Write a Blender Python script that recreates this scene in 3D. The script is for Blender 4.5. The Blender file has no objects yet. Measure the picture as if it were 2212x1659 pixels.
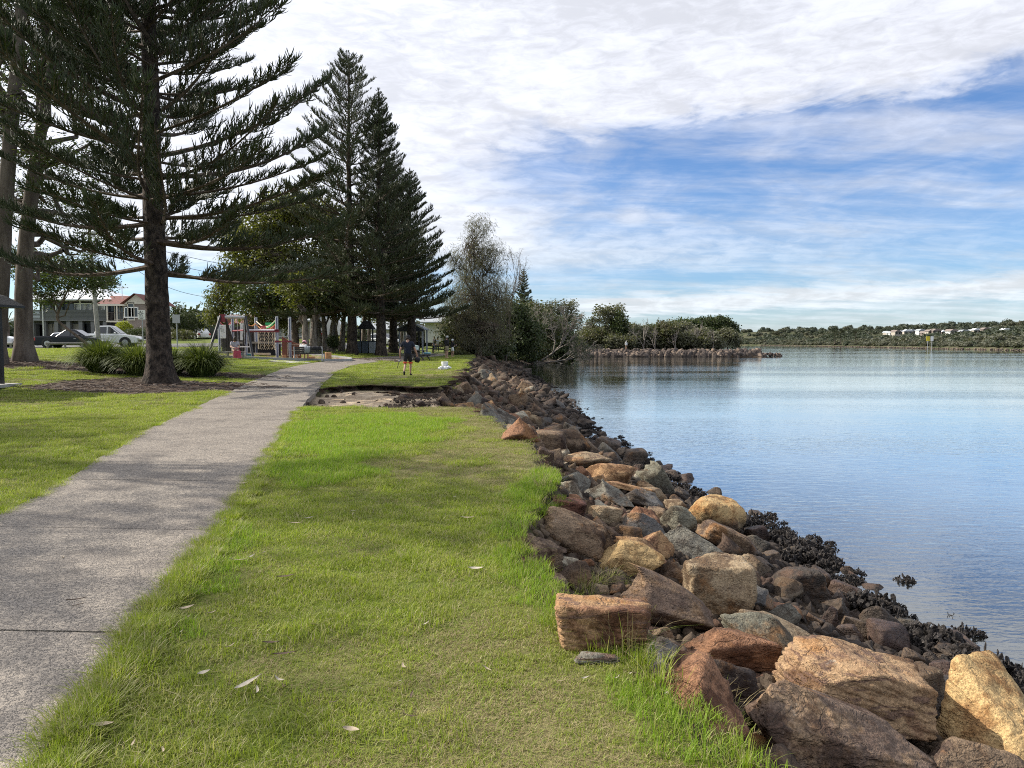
import bpy, bmesh, math, random
import numpy as np
from mathutils import Vector, Matrix, Euler

# ------------------------------------------------------------------ camera
F = 710.0 / 1024.0            # focal length as a share of the picture width
EYE = 1.5
PITCH = math.atan(41 / 710)
cam_d = bpy.data.cameras.new("camera"); cam = bpy.data.objects.new("camera", cam_d)
bpy.context.scene.collection.objects.link(cam); bpy.context.scene.camera = cam
cam_d.sensor_width = 36; cam_d.lens = 36 * F; cam_d.clip_start = 0.05; cam_d.clip_end = 9000
cam.location = (0, 0, EYE); cam.rotation_euler = (math.pi / 2 - PITCH, 0, 0)
SC = bpy.context.scene; COL = SC.collection
SC.render.engine = 'CYCLES'
SC.cycles.use_adaptive_sampling = True; SC.cycles.adaptive_threshold = 0.012
SC.cycles.use_denoising = False; SC.cycles.filter_width = 1.05
SC.cycles.max_bounces = 6; SC.cycles.diffuse_bounces = 3; SC.cycles.glossy_bounces = 3
SC.cycles.transmission_bounces = 4; SC.cycles.transparent_max_bounces = 8
SC.cycles.caustics_reflective = False; SC.cycles.caustics_refractive = False
SC.view_settings.view_transform = 'Standard'; SC.view_settings.look = 'None'
SC.view_settings.exposure = 0.5; SC.view_settings.gamma = 1.0
SC.view_settings.use_curve_mapping = False

# ------------------------------------------------------------------ sun and sky
SUN_EL = math.radians(34); SUN_AZ = math.radians(-75)      # azimuth from +Y, minus = left
S = Vector((math.sin(SUN_AZ) * math.cos(SUN_EL), math.cos(SUN_AZ) * math.cos(SUN_EL), math.sin(SUN_EL)))
sd = bpy.data.lights.new("sun", 'SUN'); sd.energy = 5.0; sd.angle = math.radians(0.55); sd.color = (1, .93, .82)
so = bpy.data.objects.new("sun", sd); COL.objects.link(so); so.rotation_euler = S.to_track_quat('Z', 'Y').to_euler()


class NT:
    """small helper to write node trees"""
    def __init__(s, nt): s.nt = nt; s.n = nt.nodes; s.l = nt.links
    def put(s, sock, v):
        if v is None: return
        if isinstance(v, bpy.types.NodeSocket): s.l.new(v, sock)
        elif isinstance(v, bpy.types.Node): s.l.new(v.outputs[0], sock)
        elif isinstance(v, (tuple, list)) and len(v) == 3 and sock.type == 'RGBA': sock.default_value = (*v, 1)
        else: sock.default_value = v
    def __call__(s, t, *ins, **kw):
        nd = s.n.new(t)
        for k, v in kw.items():
            if k.startswith('i_'): s.put(nd.inputs[k[2:].replace('_', ' ')], v)
            else: setattr(nd, k, v)
        for i, v in enumerate(ins): s.put(nd.inputs[i], v)
        return nd
    def m(s, op, *ins, clamp=False): return s('ShaderNodeMath', *ins, operation=op, use_clamp=clamp).outputs[0]
    def vm(s, op, *ins):
        nd = s('ShaderNodeVectorMath', *ins, operation=op)
        return nd.outputs['Value' if op in ('DOT_PRODUCT', 'LENGTH', 'DISTANCE') else 'Vector']
    def mix(s, f, a, b, mode='MIX'):
        nd = s.n.new('ShaderNodeMix'); nd.data_type = 'RGBA'; nd.blend_type = mode
        s.put(nd.inputs[0], f); s.put(nd.inputs[6], a); s.put(nd.inputs[7], b); return nd.outputs[2]
    def noise(s, vec, scale, detail=3, rough=.55, dist=0, out=0):
        nd = s('ShaderNodeTexNoise', i_Scale=scale, i_Detail=detail, i_Roughness=rough, i_Distortion=dist); s.put(nd.inputs[0], vec); return nd.outputs[out]
    def ramp(s, f, lo, hi, a=0., b=1., smooth=True):
        nd = s.n.new('ShaderNodeMapRange'); nd.interpolation_type = 'SMOOTHSTEP' if smooth else 'LINEAR'
        for i, v in enumerate((f, lo, hi, a, b)): s.put(nd.inputs[i], v)
        return nd.outputs[0]
    def mapv(s, vec, scale=(1, 1, 1), rot=(0, 0, 0), loc=(0, 0, 0)):
        nd = s('ShaderNodeMapping', vec, loc, rot, scale); return nd.outputs[0]
    def bump(s, h, dist=.01, strength=1., normal=None):
        nd = s('ShaderNodeBump', i_Strength=strength, i_Distance=dist); s.put(nd.inputs['Height'], h)
        if normal is not None: s.put(nd.inputs['Normal'], normal)
        return nd.outputs[0]


world = bpy.data.worlds.new("World"); SC.world = world; world.use_nodes = True
w = NT(world.node_tree); w.n.clear()
sky = w('ShaderNodeTexSky', sky_type='NISHITA'); sky.sun_disc = False
sky.sun_elevation = SUN_EL; sky.sun_rotation = SUN_AZ
sky.altitude = 0; sky.air_density = 1.0; sky.dust_density = .4; sky.ozone_density = 2.5
D = w('ShaderNodeTexCoord').outputs['Generated']
sx = w('ShaderNodeSeparateXYZ', D)
X, Y, Z = sx.outputs
az = w.m('ARCTAN2', X, Y); el = w.m('ARCSINE', Z)
zc = w.m('MAXIMUM', w.m('ADD', Z, .11), .02)
px = w.m('DIVIDE', X, zc); py = w.m('DIVIDE', Y, zc)
P = w('ShaderNodeCombineXYZ', px, py, 0.).outputs[0]
warp = w.noise(P, .35, 4, .6, out=1)
Pw = w.vm('ADD', P, w.vm('SCALE', w.vm('SUBTRACT', warp, (.5, .5, .5)), None))
for l in list(w.l):
    pass
sc = [n for n in w.n if n.type == 'VECT_MATH' and n.operation == 'SCALE'][0]; sc.inputs['Scale'].default_value = .8
# ripple streaks of altocumulus and cirrus, on the cloud plane
rip = w.noise(w.mapv(Pw, (2.0, 5.2, 1), (0, 0, .25)), 2.2, 5, .62)
cell = w.noise(w.mapv(Pw, (1, 2.2, 1), (0, 0, .1)), 1.5, 6, .6)
SP = w('ShaderNodeCombineXYZ', az, w.m('MULTIPLY', el, 2.7), .3).outputs[0]
fine = w.noise(w.mapv(SP, (1, 1.2, 1), (0, 0, -.12)), 22, 5, .62, .4)
puff = w.noise(w.mapv(SP, (1, 1.1, 1), (0, 0, -.2)), 7, 5, .6, .6)
cir = w.noise(w.mapv(Pw, (.55, 2.6, 1), (0, 0, -.95)), .9, 6, .65)
# large shape of the cloud sheet: an opening of clear sky to the north east
elw = w.m('ADD', el, w.m('MULTIPLY', w.m('SUBTRACT', cell, .5), .045))
def bump1(c, a, b):   # smooth hump around a centre value
    return w.m('POWER', 2.718, w.m('MULTIPLY', w.m('POWER', w.m('ABSOLUTE', w.m('DIVIDE', w.m('SUBTRACT', c, a), b)), 2.), -1.))
# lower border of the upper sheet rises to the right
up_b = w.m('ADD', .268, w.m('MULTIPLY', w.m('MAXIMUM', az, -.3), .050))
upper = w.ramp(w.m('SUBTRACT', w.m('ADD', elw, w.m('MULTIPLY', w.m('SUBTRACT', puff, .5), .09)), up_b), -.028, .03)
left = w.m('MULTIPLY', w.ramp(w.m('ADD', w.m('ADD', az, w.m('MULTIPLY', w.m('SUBTRACT', puff, .5), .28)), w.m('MULTIPLY', w.m('ABSOLUTE', w.m('SUBTRACT', el, .245)), -.9)), .20, -.14), w.ramp(el, .07, .135))
mid_d = w.m('MULTIPLY', w.ramp(w.m('ADD', el, w.m('MULTIPLY', w.m('SUBTRACT', puff, .5), .12)), .22, .12), w.ramp(el, .075, .115))
mid = w.m('MULTIPLY', mid_d, w.ramp(az, .75, -.2, .30, .85))
low = w.m('MULTIPLY', bump1(elw, w.m('ADD', .047, w.m('MULTIPLY', az, .03)), .019), w.ramp(az, -.05, .12))
haz = w.m('MULTIPLY', w.ramp(el, .10, -.01), .36)
veil = w.m('MULTIPLY', w.ramp(w.m('ADD', w.m('MULTIPLY', cir, .6), w.m('MULTIPLY', puff, .4)), .36, .64), .62)
wis = w.m('MULTIPLY', w.m('MULTIPLY', bump1(az, .165, .045), bump1(el, .172, .022)), .75)
cov = w.m('MAXIMUM', w.m('MAXIMUM', upper, left), w.m('MAXIMUM', mid, low))
cov = w.m('MAXIMUM', cov, wis)
tex = w.m('ADD', w.m('ADD', w.m('MULTIPLY', rip, .22), w.m('MULTIPLY', fine, .48)), w.m('MULTIPLY', puff, .30))
d1 = w.m('MULTIPLY', cov, w.ramp(w.m('ADD', tex, w.m('MULTIPLY', cov, .40)), .44, .82, .08, 1))
dens = w.m('MAXIMUM', w.m('MAXIMUM', d1, veil), haz, clamp=True)
# brightness: towards the sun the sheet glows, away from it greyer
sdot = w.m('MAXIMUM', w.vm('DOT_PRODUCT', D, tuple(S)), 0.)
glow = w.m('ADD', w.m('MULTIPLY', w.m('POWER', sdot, 3.), 4.6), 6.9)
grain = w.m('MULTIPLY', w.ramp(w.m('ADD', w.m('MULTIPLY', cell, .45), w.m('MULTIPLY', fine, .55)), .38, .62, .83, 1.08), glow)
cc = w.mix(w.ramp(el, .02, .25), (.90, .97, 1.03), (.93, .96, 1.06))
ccol = w.vm('SCALE', cc, None); w.n[-1].inputs['Scale'].default_value = 1; w.l.new(grain, w.n[-1].inputs['Scale'])
skyc = w.mix(1.0, sky.outputs[0], (.66, .84, 1.10), 'MULTIPLY')
fin = w.mix(dens, skyc, ccol)
bg = w('ShaderNodeBackground', fin, .1)
wo = w('ShaderNodeOutputWorld', bg)

# ------------------------------------------------------------------ picture geometry -> place
K = 2212 / 1024.0
def ray(dx, dy):
    u = (dx / K - 512) / 710; v = (384 - dy / K) / 710
    c, s_ = math.cos(PITCH), math.sin(PITCH)
    return np.array((u, c + v * s_, -s_ + v * c))
def at(dx, dy, y):
    r = ray(dx, dy); t = y / r[1]; return Vector((r[0] * t, y, EYE + r[2] * t))
def size(dpx, y): return dpx / K / 710 * y

def ss(t, a=0., b=1.):
    t = np.clip((t - a) / (b - a), 0, 1); return t * t * (3 - 2 * t)

def _h(i, j, k, seed):
    n = (i * 374761393 + j * 668265263 + k * 2147483647 + seed * 974634777) & 0xFFFFFFFF
    n = ((n ^ (n >> 13)) * 1274126177) & 0xFFFFFFFF
    return ((n ^ (n >> 16)) & 0xFFFF) / 65535.0
def vnoise(P, seed=0):
    P = np.asarray(P, dtype=np.float64); I = np.floor(P).astype(np.int64); f = P - I; f = f * f * (3 - 2 * f)
    r = 0
    for a in (0, 1):
        for b in (0, 1):
            for c in (0, 1):
                wgt = (f[..., 0] if a else 1 - f[..., 0]) * (f[..., 1] if b else 1 - f[..., 1]) * (f[..., 2] if c else 1 - f[..., 2])
                r = r + wgt * _h(I[..., 0] + a, I[..., 1] + b, I[..., 2] + c, seed)
    return r * 2 - 1
def fbm(P, seed=0, oct=4, gain=.5):
    r = 0; a = 1
    for o in range(oct): r = r + a * vnoise(np.asarray(P) * 2 ** o, seed + o * 17); a *= gain
    return r
def n2(x, y, f, seed=0, oct=3):
    return fbm(np.stack([x * f, y * f, np.zeros_like(x) + .37], -1), seed, oct)

WATER = -1.25
# grass edge (E) and water edge (W) of the near bank, x as a function of y
E_Y = np.array([-5, 1.0, 2.4, 2.75, 3.35, 3.6, 4.0, 4.35, 4.75, 5.6, 6.6, 7.8, 9.4, 11.5, 14, 17, 20, 24, 30, 36, 46, 57, 75, 95, 110, 125, 140, 150, 200, 260])
E_X = np.array([.9, .9, .85, .72, .62, .45, .30, .20, .10, -.02, .22, .42, .36, .20, -.5, -1.25, -2.2, -2.3, -2.2, -2.4, -3.2, -3.2, -3.8, -2, 2, 8, 12, 12, 10, 8])
W_Y = np.array([-5, 2, 4.5, 5.3, 5.9, 6.6, 7.4, 8.5, 9.6, 11, 12.8, 15.5, 18.5, 22.5, 27, 34, 42, 60, 84, 98, 112, 125, 138, 150, 200, 260])
W_X = np.array([3.4, 3.9, 4.05, 3.95, 3.95, 3.85, 3.75, 3.85, 3.8, 3.65, 3.45, 3.0, 2.75, 2.4, 2.6, 2.6, 2.4, 1.7, .9, 3.5, 8, 12, 15, 16, 14, 12])
def xE(y): return np.interp(y, E_Y, E_X)
def xW(y): return np.interp(y, W_Y, W_X)
HY = np.array([-6.6, -5.9, -5.2, -4.4, -3.4, -2.8, -2.2, -1.6, -.8])
HF = np.array([20.5, 23.4, 24.6, 24.4, 23.9, 23.4, 23.2, 23.6, 24.2])
def hollow(x, y):
    yf = np.interp(x, HY, HF) + .35 * n2(x, y * 0, 1.3, 5) + .1 * n2(x, y * 0, 5, 6)
    yn = 15.6 + .25 * n2(x, y * 0, .8, 7) + np.clip(-x - 3.2, 0, 5) * .45
    a = ss(y - yn, 0, 2.6) * np.clip((yf - y) / .14, 0, 1)
    a = a * ss(x, -6.7, -6.3)
    return a
def land(x, y):
    yy = np.minimum(y, 85)
    L = np.clip((-x - 8) / 12, 0, 1.2) * ss(yy, 14, 36) * .65
    return .006 * np.maximum(yy - 10, 0) + L + .75 * ss(y, 60, 86) * ss(-x, 14, 26)
def ground(x, y):
    """height of the terrain"""
    x = np.asarray(x, float); y = np.asarray(y, float)
    e, wl = xE(y), xW(y)
    lz = land(x, y) + .015 * n2(x, y, .9, 3) - .27 * hollow(x, y)
    # second low ledge inside the washed out hollow
    lz = lz + .08 * ss(n2(x, y, .9, 11) + (y - 21.3) * .35, 0, .12) * hollow(x, y)
    t = np.clip((x - e) / np.maximum(wl - e, .3), 0, None)
    drop = ss(t, 0, .10) * .22
    z = np.where(t > 0, (lz - drop) * (1 - np.minimum(t, 1)) + (WATER + .0) * np.minimum(t, 1), lz)
    z = np.where((t > 0) & (t < 1), z - .10 + .06 * n2(x, y, 2.2, 9), z)
    bed = WATER - .05 - .13 * np.maximum(x - wl, 0) ** .9
    z = np.where(t > 1, np.maximum(bed, -3.6) + .03 * n2(x, y, 1.1, 13), z)
    pt = np.minimum(np.minimum((y - 141.6) / 3.0, (51 - x) / 5.0), (x - 8) / 3) + .15 * n2(x, y, .35, 19)
    zp = (WATER - .5) + ss(pt, -.3, 1) * 1.75
    z = np.where((y > 139) & (x > 6), np.maximum(z, zp), z)
    return z
def gz(x, y): return float(ground(np.array([x]), np.array([y]))[0])
def gp(dx, dy, y0=1.5, y1=400):
    """the ground point seen at a place of the picture"""
    r = ray(dx, dy); ys = y0 * (y1 / y0) ** np.linspace(0, 1, 2500)
    xs = r[0] / r[1] * ys; zs = EYE + r[2] / r[1] * ys; g = np.maximum(ground(xs, ys), WATER)
    k = np.argmax(zs < g)
    if zs[k] >= g[k]: k = len(ys) - 1
    return Vector((xs[k], ys[k], float(ground(xs[k:k + 1], ys[k:k + 1])[0])))

# ------------------------------------------------------------------ mesh helpers
def props(o, label=None, cat=None, group=None, kind=None):
    if label: o['label'] = label
    if cat: o['category'] = cat
    if group: o['group'] = group
    if kind: o['kind'] = kind
    return o
def rawmesh(name, V, Fs, smooth=False, mats=(), matidx=None, attrs=None):
    V = np.asarray(V, np.float32).reshape(-1, 3)
    if isinstance(Fs, np.ndarray): Fs = [Fs]
    me = bpy.data.meshes.new(name); me.vertices.add(len(V)); me.vertices.foreach_set('co', V.ravel())
    li, st, o = [], [], 0
    for f in Fs:
        f = np.asarray(f, np.int32)
        if f.size == 0: continue
        li.append(f.ravel()); st.append(o + np.arange(len(f), dtype=np.int32) * f.shape[1]); o += f.size
    li = np.concatenate(li); st = np.concatenate(st)
    me.loops.add(len(li)); me.loops.foreach_set('vertex_index', li)
    me.polygons.add(len(st)); me.polygons.foreach_set('loop_start', st)
    for m in mats: me.materials.append(m)
    if matidx is not None: me.polygons.foreach_set('material_index', np.asarray(matidx, np.int32))
    me.update(calc_edges=True)
    me.polygons.foreach_set('use_smooth', np.full(len(st), smooth))
    for k, a in (attrs or {}).items():
        a = np.asarray(a, np.float32)
        if a.ndim == 1:
            at_ = me.attributes.new(k, 'FLOAT', 'POINT'); at_.data.foreach_set('value', a)
        else:
            at_ = me.attributes.new(k, 'FLOAT_COLOR', 'POINT'); at_.data.foreach_set('color', a.ravel())
    return me
def link(name, data, parent=None, loc=None, rot=None, scale=None):
    o = bpy.data.objects.new(name, data); COL.objects.link(o)
    if parent is not None: o.parent = parent
    if loc is not None: o.location = loc
    if rot is not None: o.rotation_euler = rot
    if scale is not None: o.scale = (scale,) * 3 if isinstance(scale, (int, float)) else scale
    return o
def empty(name, loc, rz=0., **kw):
    o = link(name, None, None, loc, (0, 0, rz)); o.empty_display_size = .2; return props(o, **kw)

class MB:
    """collects simple solids into one mesh"""
    def __init__(s): s.v = []; s.f = []; s.n = 0; s.mi = []; s.M = Matrix()
    def add(s, V, Fc, mi=0):
        V = [s.M @ Vector(p) for p in V]
        s.v += [tuple(p) for p in V]; s.f += [tuple(i + s.n for i in f) for f in Fc]; s.n += len(V); s.mi += [mi] * len(Fc); return s
    def box(s, c, d, rz=0., mi=0, tilt=None, taper=1.):
        hx, hy, hz = d[0] / 2, d[1] / 2, d[2] / 2
        R = Euler(tilt or (0, 0, rz)).to_matrix(); c = Vector(c); V = []
        for z in (-1, 1):
            k = taper if z > 0 else 1
            for x, y in ((-1, -1), (1, -1), (1, 1), (-1, 1)): V.append(c + R @ Vector((x * hx * k, y * hy * k, z * hz)))
        return s.add(V, [(0, 3, 2, 1), (4, 5, 6, 7), (0, 1, 5, 4), (1, 2, 6, 5), (2, 3, 7, 6), (3, 0, 4, 7)], mi)
    def tube(s, pts, rad, sides=8, mi=0, caps=True):
        pts = [Vector(p) for p in pts]; rad = rad if isinstance(rad, (list, tuple)) else [rad] * len(pts)
        V = []; Fc = []; up = None
        for i, p in enumerate(pts):
            t = (pts[min(i + 1, len(pts) - 1)] - pts[max(i - 1, 0)]).normalized()
            if up is None: up = Vector((0, 0, 1)) if abs(t.z) < .9 else Vector((1, 0, 0))
            a = t.cross(up).normalized(); b = a.cross(t).normalized(); up = b
            for k in range(sides):
                q = 2 * math.pi * k / sides; V.append(p + (a * math.cos(q) + b * math.sin(q)) * rad[i])
        for i in range(len(pts) - 1):
            for k in range(sides):
                k2 = (k + 1) % sides; Fc.append((i * sides + k, i * sides + k2, (i + 1) * sides + k2, (i + 1) * sides + k))
        if caps: Fc.append(tuple(range(sides))[::-1]); Fc.append(tuple((len(pts) - 1) * sides + k for k in range(sides)))
        return s.add(V, Fc, mi)
    def lathe(s, c, prof, sides=16, mi=0, axis='z'):
        V = []; Fc = []; c = Vector(c)
        for r, h in prof:
            for k in range(sides):
                q = 2 * math.pi * k / sides; a, b = r * math.cos(q), r * math.sin(q)
                V.append(c + Vector((a, b, h) if axis == 'z' else (a, h, b) if axis == 'y' else (h, a, b)))
        for i in range(len(prof) - 1):
            for k in range(sides):
                k2 = (k + 1) % sides; Fc.append((i * sides + k, i * sides + k2, (i + 1) * sides + k2, (i + 1) * sides + k))
        Fc.append(tuple(range(sides))[::-1]); Fc.append(tuple((len(prof) - 1) * sides + k for k in range(sides)))
        return s.add(V, Fc, mi)
    def prism(s, poly, a, b, axis='y', mi=0):
        """polygon in the plane across the axis, pulled from a to b"""
        n = len(poly); V = []
        for t in (a, b):
            for p, q in poly: V.append({'y': (p, t, q), 'x': (t, p, q), 'z': (p, q, t)}[axis])
        Fc = [tuple(range(n))[::-1], tuple(range(n, 2 * n))] + [(i, (i + 1) % n, n + (i + 1) % n, n + i) for i in range(n)]
        return s.add(V, Fc, mi)
    def build(s, name, mat, parent=None, smooth=False, loc=None, rot=None, bevel=0, recalc=True):
        me = bpy.data.meshes.new(name); me.from_pydata(s.v, [], s.f)
        mats = mat if isinstance(mat, (list, tuple)) else [mat]
        for m in mats: me.materials.append(m)
        for p, i in zip(me.polygons, s.mi): p.material_index = i; p.use_smooth = smooth
        if recalc:
            bm = bmesh.new(); bm.from_mesh(me); bmesh.ops.recalc_face_normals(bm, faces=bm.faces)
            if bevel: bmesh.ops.bevel(bm, geom=list(bm.edges), offset=bevel, segments=1, affect='EDGES')
            bm.to_mesh(me); bm.free()
        return link(name, me, parent, loc, rot)

def segs(P0, P1, R0, R1, sides=4):
    """many tapered rods at once"""
    P0, P1 = np.asarray(P0, float), np.asarray(P1, float); R0 = np.asarray(R0, float); R1 = np.asarray(R1, float)
    d = P1 - P0; L = np.linalg.norm(d, axis=1, keepdims=True) + 1e-9; t = d / L
    ref = np.where(np.abs(t[:, 2:3]) < .8, np.array([[0, 0, 1.]]), np.array([[1., 0, 0]]))
    a = np.cross(t, ref); a /= np.linalg.norm(a, axis=1, keepdims=True) + 1e-9; b = np.cross(t, a)
    V = []
    for P, R in ((P0, R0), (P1, R1)):
        for k in range(sides):
            q = 2 * math.pi * k / sides; V.append(P + (a * math.cos(q) + b * math.sin(q)) * R[:, None])
    V = np.stack(V, 1); n = len(P0); base = (np.arange(n) * 2 * sides)[:, None]
    Fc = []
    for k in range(sides):
        k2 = (k + 1) % sides; Fc.append(np.concatenate([base + k, base + k2, base + sides + k2, base + sides + k], 1))
    return V.reshape(-1, 3), np.concatenate(Fc, 0)

def scatter(name, pts, rot, scl, idx, sources, kind='stuff', **kw):
    """one object that shows the source meshes at many points"""
    me = bpy.data.meshes.new(name); pts = np.asarray(pts, np.float32); n = len(pts)
    me.vertices.add(n); me.vertices.foreach_set('co', pts.ravel())
    a = me.attributes.new('rot', 'FLOAT_VECTOR', 'POINT'); a.data.foreach_set('vector', np.asarray(rot, np.float32).ravel())
    a = me.attributes.new('scl', 'FLOAT', 'POINT'); a.data.foreach_set('value', np.asarray(scl, np.float32))
    a = me.attributes.new('idx', 'INT', 'POINT'); a.data.foreach_set('value', np.asarray(idx, np.int32))
    c = bpy.data.collections.new(name + '_kinds')
    for i, s_ in enumerate(sources):
        o = bpy.data.objects.new('%s_kind_%02d' % (name, i), s_); c.objects.link(o)
    ng = bpy.data.node_groups.new(name, 'GeometryNodeTree')
    ng.interface.new_socket('Geometry', in_out='INPUT', socket_type='NodeSocketGeometry')
    ng.interface.new_socket('Geometry', in_out='OUTPUT', socket_type='NodeSocketGeometry')
    g = ng.nodes; L = ng.links
    gi = g.new('NodeGroupInput'); go = g.new('NodeGroupOutput'); ip = g.new('GeometryNodeInstanceOnPoints')
    ci = g.new('GeometryNodeCollectionInfo'); ci.inputs['Collection'].default_value = c
    ci.inputs['Separate Children'].default_value = True; ci.inputs['Reset Children'].default_value = True
    L.new(gi.outputs[0], ip.inputs['Points']); L.new(ci.outputs[0], ip.inputs['Instance']); ip.inputs['Pick Instance'].default_value = True
    for nm, ty, sk in (('rot', 'FLOAT_VECTOR', 'Rotation'), ('scl', 'FLOAT', 'Scale'), ('idx', 'INT', 'Instance Index')):
        na = g.new('GeometryNodeInputNamedAttribute'); na.data_type = ty; na.inputs['Name'].default_value = nm
        L.new(na.outputs['Attribute'], ip.inputs[sk])
    L.new(ip.outputs[0], go.inputs[0])
    o = link(name, me); md = o.modifiers.new('scatter', 'NODES'); md.node_group = ng
    return props(o, kind=kind, **kw)

# ------------------------------------------------------------------ materials
def mat(name):
    m = bpy.data.materials.new(name); m.use_nodes = True; m.node_tree.nodes.clear(); return m, NT(m.node_tree)
def out(t, sh, disp=None):
    o = t('ShaderNodeOutputMaterial'); t.l.new(sh if isinstance(sh, bpy.types.NodeSocket) else sh.outputs[0], o.inputs[0])
def pbr(t, col, rough=.8, normal=None, metal=0., spec=.5, coat=0.):
    b = t('ShaderNodeBsdfPrincipled'); t.put(b.inputs['Base Color'], col); t.put(b.inputs['Roughness'], rough)
    t.put(b.inputs['Metallic'], metal); t.put(b.inputs['Specular IOR Level'], spec); t.put(b.inputs['Coat Weight'], coat)
    if normal is not None: t.put(b.inputs['Normal'], normal)
    return b.outputs[0]
_MC = {}
def plain(name, col, rough=.7, metal=0., var=.18, scale=6., bump=.15, spec=.5, coat=0., dirt=.25):
    """surface with grain, slight colour variation and grime"""
    if name in _MC: return _MC[name]
    m, t = mat(name); ob = t('ShaderNodeTexCoord').outputs['Object']
    a = t.noise(ob, scale, 4, .6); b = t.noise(ob, scale * .23, 3, .6)
    c = t.mix(t.ramp(a, .3, .7), tuple(x * (1 - var) for x in col), tuple(min(x * (1 + var), 1) for x in col))
    c = t.mix(t.m('MULTIPLY', t.ramp(b, .5, .75), dirt), c, tuple(x * .45 + .02 for x in col))
    out(t, pbr(t, c, t.ramp(a, .2, .8, max(rough - .08, .03), min(rough + .1, 1)), t.bump(a, .01, bump), metal, spec, coat))
    _MC[name] = m; return m
def leafmat(name, c1, c2, trans=.35, patch=None, rough=.55):
    m, t = mat(name)
    r = t('ShaderNodeAttribute', attribute_name='rnd').outputs['Fac']
    g = t('ShaderNodeNewGeometry'); n = t.noise(g.outputs['Position'], .55, 3)
    c = t.mix(r, c1, c2)
    if patch: c = t.mix(t.ramp(n, .48, .66), c, patch)
    p = pbr(t, c, rough, spec=.35)
    tr = t('ShaderNodeBsdfTranslucent', t.mix(1., c, (1.25, 1.35, .6), 'MULTIPLY'))
    mx = t('ShaderNodeMixShader', trans, p, tr.outputs[0]); out(t, mx); return m

# ================================================================== ground, water, path
def axis(segs_):
    o = []
    for a, b, s_ in segs_: o += list(np.arange(a, b, s_))
    return np.array(o)
gx = axis([(-1400, -200, 150), (-200, -60, 14), (-60, -24, 3), (-24, -8, .8), (-8, 5.6, .14), (5.6, 12, .5), (12, 60, 1.2), (60, 200, 20), (200, 1300, 200)])
gy = axis([(-40, -4, 6), (-4, 1.5, .8), (1.5, 8, .14), (8, 15, .2), (15, 27, .11), (27, 60, .6), (60, 136, 2), (136, 150, .5), (150, 205, 3), (205, 320, 12)])
GX, GY = np.meshgrid(gx, gy); GZ = ground(GX, GY)
hol = hollow(GX, GY); tE = GX - xE(GY)
# water bed must not rise under the far river bank
V = np.stack([GX, GY, GZ], -1).reshape(-1, 3); nx, ny = len(gx), len(gy)
ii = (np.arange(ny - 1)[:, None] * nx + np.arange(nx - 1)[None]).reshape(-1, 1)
Fq = np.concatenate([ii, ii + 1, ii + nx + 1, ii + nx], 1)

def seg_d(x, y, ax, ay, rx, ry=None):
    ry = ry or rx; return np.sqrt(((x - ax) / rx) ** 2 + ((y - ay) / ry) ** 2)
PINE_A = gp(345, 828)
GUM_B = gp(52, 780)
def mulchness(x, y):
    nz = n2(x, y, .8, 21) * .25
    m = 1 - ss(seg_d(x, y, PINE_A.x + .3, PINE_A.y - 1.1, 4.0, 3.0) + nz, .75, 1.05)
    m = np.maximum(m, 1 - ss(seg_d(x, y, GUM_B.x + 1.2, GUM_B.y - 1.2, 4.8, 2.2) + nz, .75, 1.1))
    m = np.maximum(m, 1 - ss(seg_d(x, y, -13.2, 27.8, 4.6, 1.6) + nz, .75, 1.05))
    m = np.maximum(m, 1 - ss(seg_d(x, y, -9.0, 50.5, 2.6, 3.4) + nz, .8, 1.1))
    return m
def dryness(x, y):
    d = .30 + .35 * n2(x, y, .55, 31) + .25 * n2(x, y, 2.1, 33)
    e = x - xE(y)
    d = d + .85 * ss(e, -2.6, -.6) * ss(y, 7, 8.5) * (1 - ss(y, 20, 26)) + .50 * (1 - ss(seg_d(x, y, .15, 3.0, 1.1, 1.3), .3, 1.4)) + .35 * (1 - ss(seg_d(x, y, -1.3, 8.2, 2.2, 1.8), .4, 1.2))
    d = d - .7 * (1 - ss(seg_d(x, y, -2.2, 12.0, 1.7, 3.0), .5, 1.1)) - .35 * ss(e, -.5, -.1) * (1 - ss(y, 6, 8))
    d = d + .5 * ss(y, 22, 30) * (1 - ss(y, 31, 40)) * ss(x, -7, -4)
    return np.clip(d, 0, 1)
G_ = np.ones(GX.shape); 
farbank = ss(GY - np.interp(GX, HY, HF), -1.15, -.55)
sandm = np.clip(ss(hol, .45, .8) * (1 - farbank), 0, 1)
soil = np.clip(ss(tE, -.12, .12) + ss(hol, .04, .3) * (1 - sandm), 0, 1)
mask = np.stack([sandm, soil, mulchness(GX, GY), dryness(GX, GY)], -1).reshape(-1, 4)

m_ground, t = mat('lawn and earth')
A = t('ShaderNodeAttribute', attribute_name='mask'); sp = t('ShaderNodeSeparateColor', A.outputs['Color'])
pos = t('ShaderNodeNewGeometry').outputs['Position']
fineN = t.noise(pos, 34, 4, .7); midN = t.noise(pos, 5.5, 4, .65); bigN = t.noise(pos, .8, 3, .55); tiny = t.noise(pos, 150, 2, .6)
green = t.mix(t.ramp(midN, .35, .7), (.12, .16, .022), (.19, .23, .04))
green = t.mix(t.ramp(fineN, .3, .75), t.mix(1., green, (.55, .55, .5), 'MULTIPLY'), green)
straw = t.mix(fineN, (.15, .12, .055), (.29, .25, .12))
dry = t.ramp(t.m('ADD', A.outputs['Alpha'], t.m('MULTIPLY', t.m('SUBTRACT', midN, .5), .9)), .35, .95)
lawn = t.mix(t.m('MULTIPLY', dry, .75), green, straw)
sand = t.mix(t.ramp(t.noise(pos, 3.2, 5, .6), .42, .62), (.50, .40, .28), (.33, .25, .17))
sand = t.mix(t.ramp(t.noise(pos, 5, 5, .7), .62, .74), sand, (.10, .065, .04))
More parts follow.
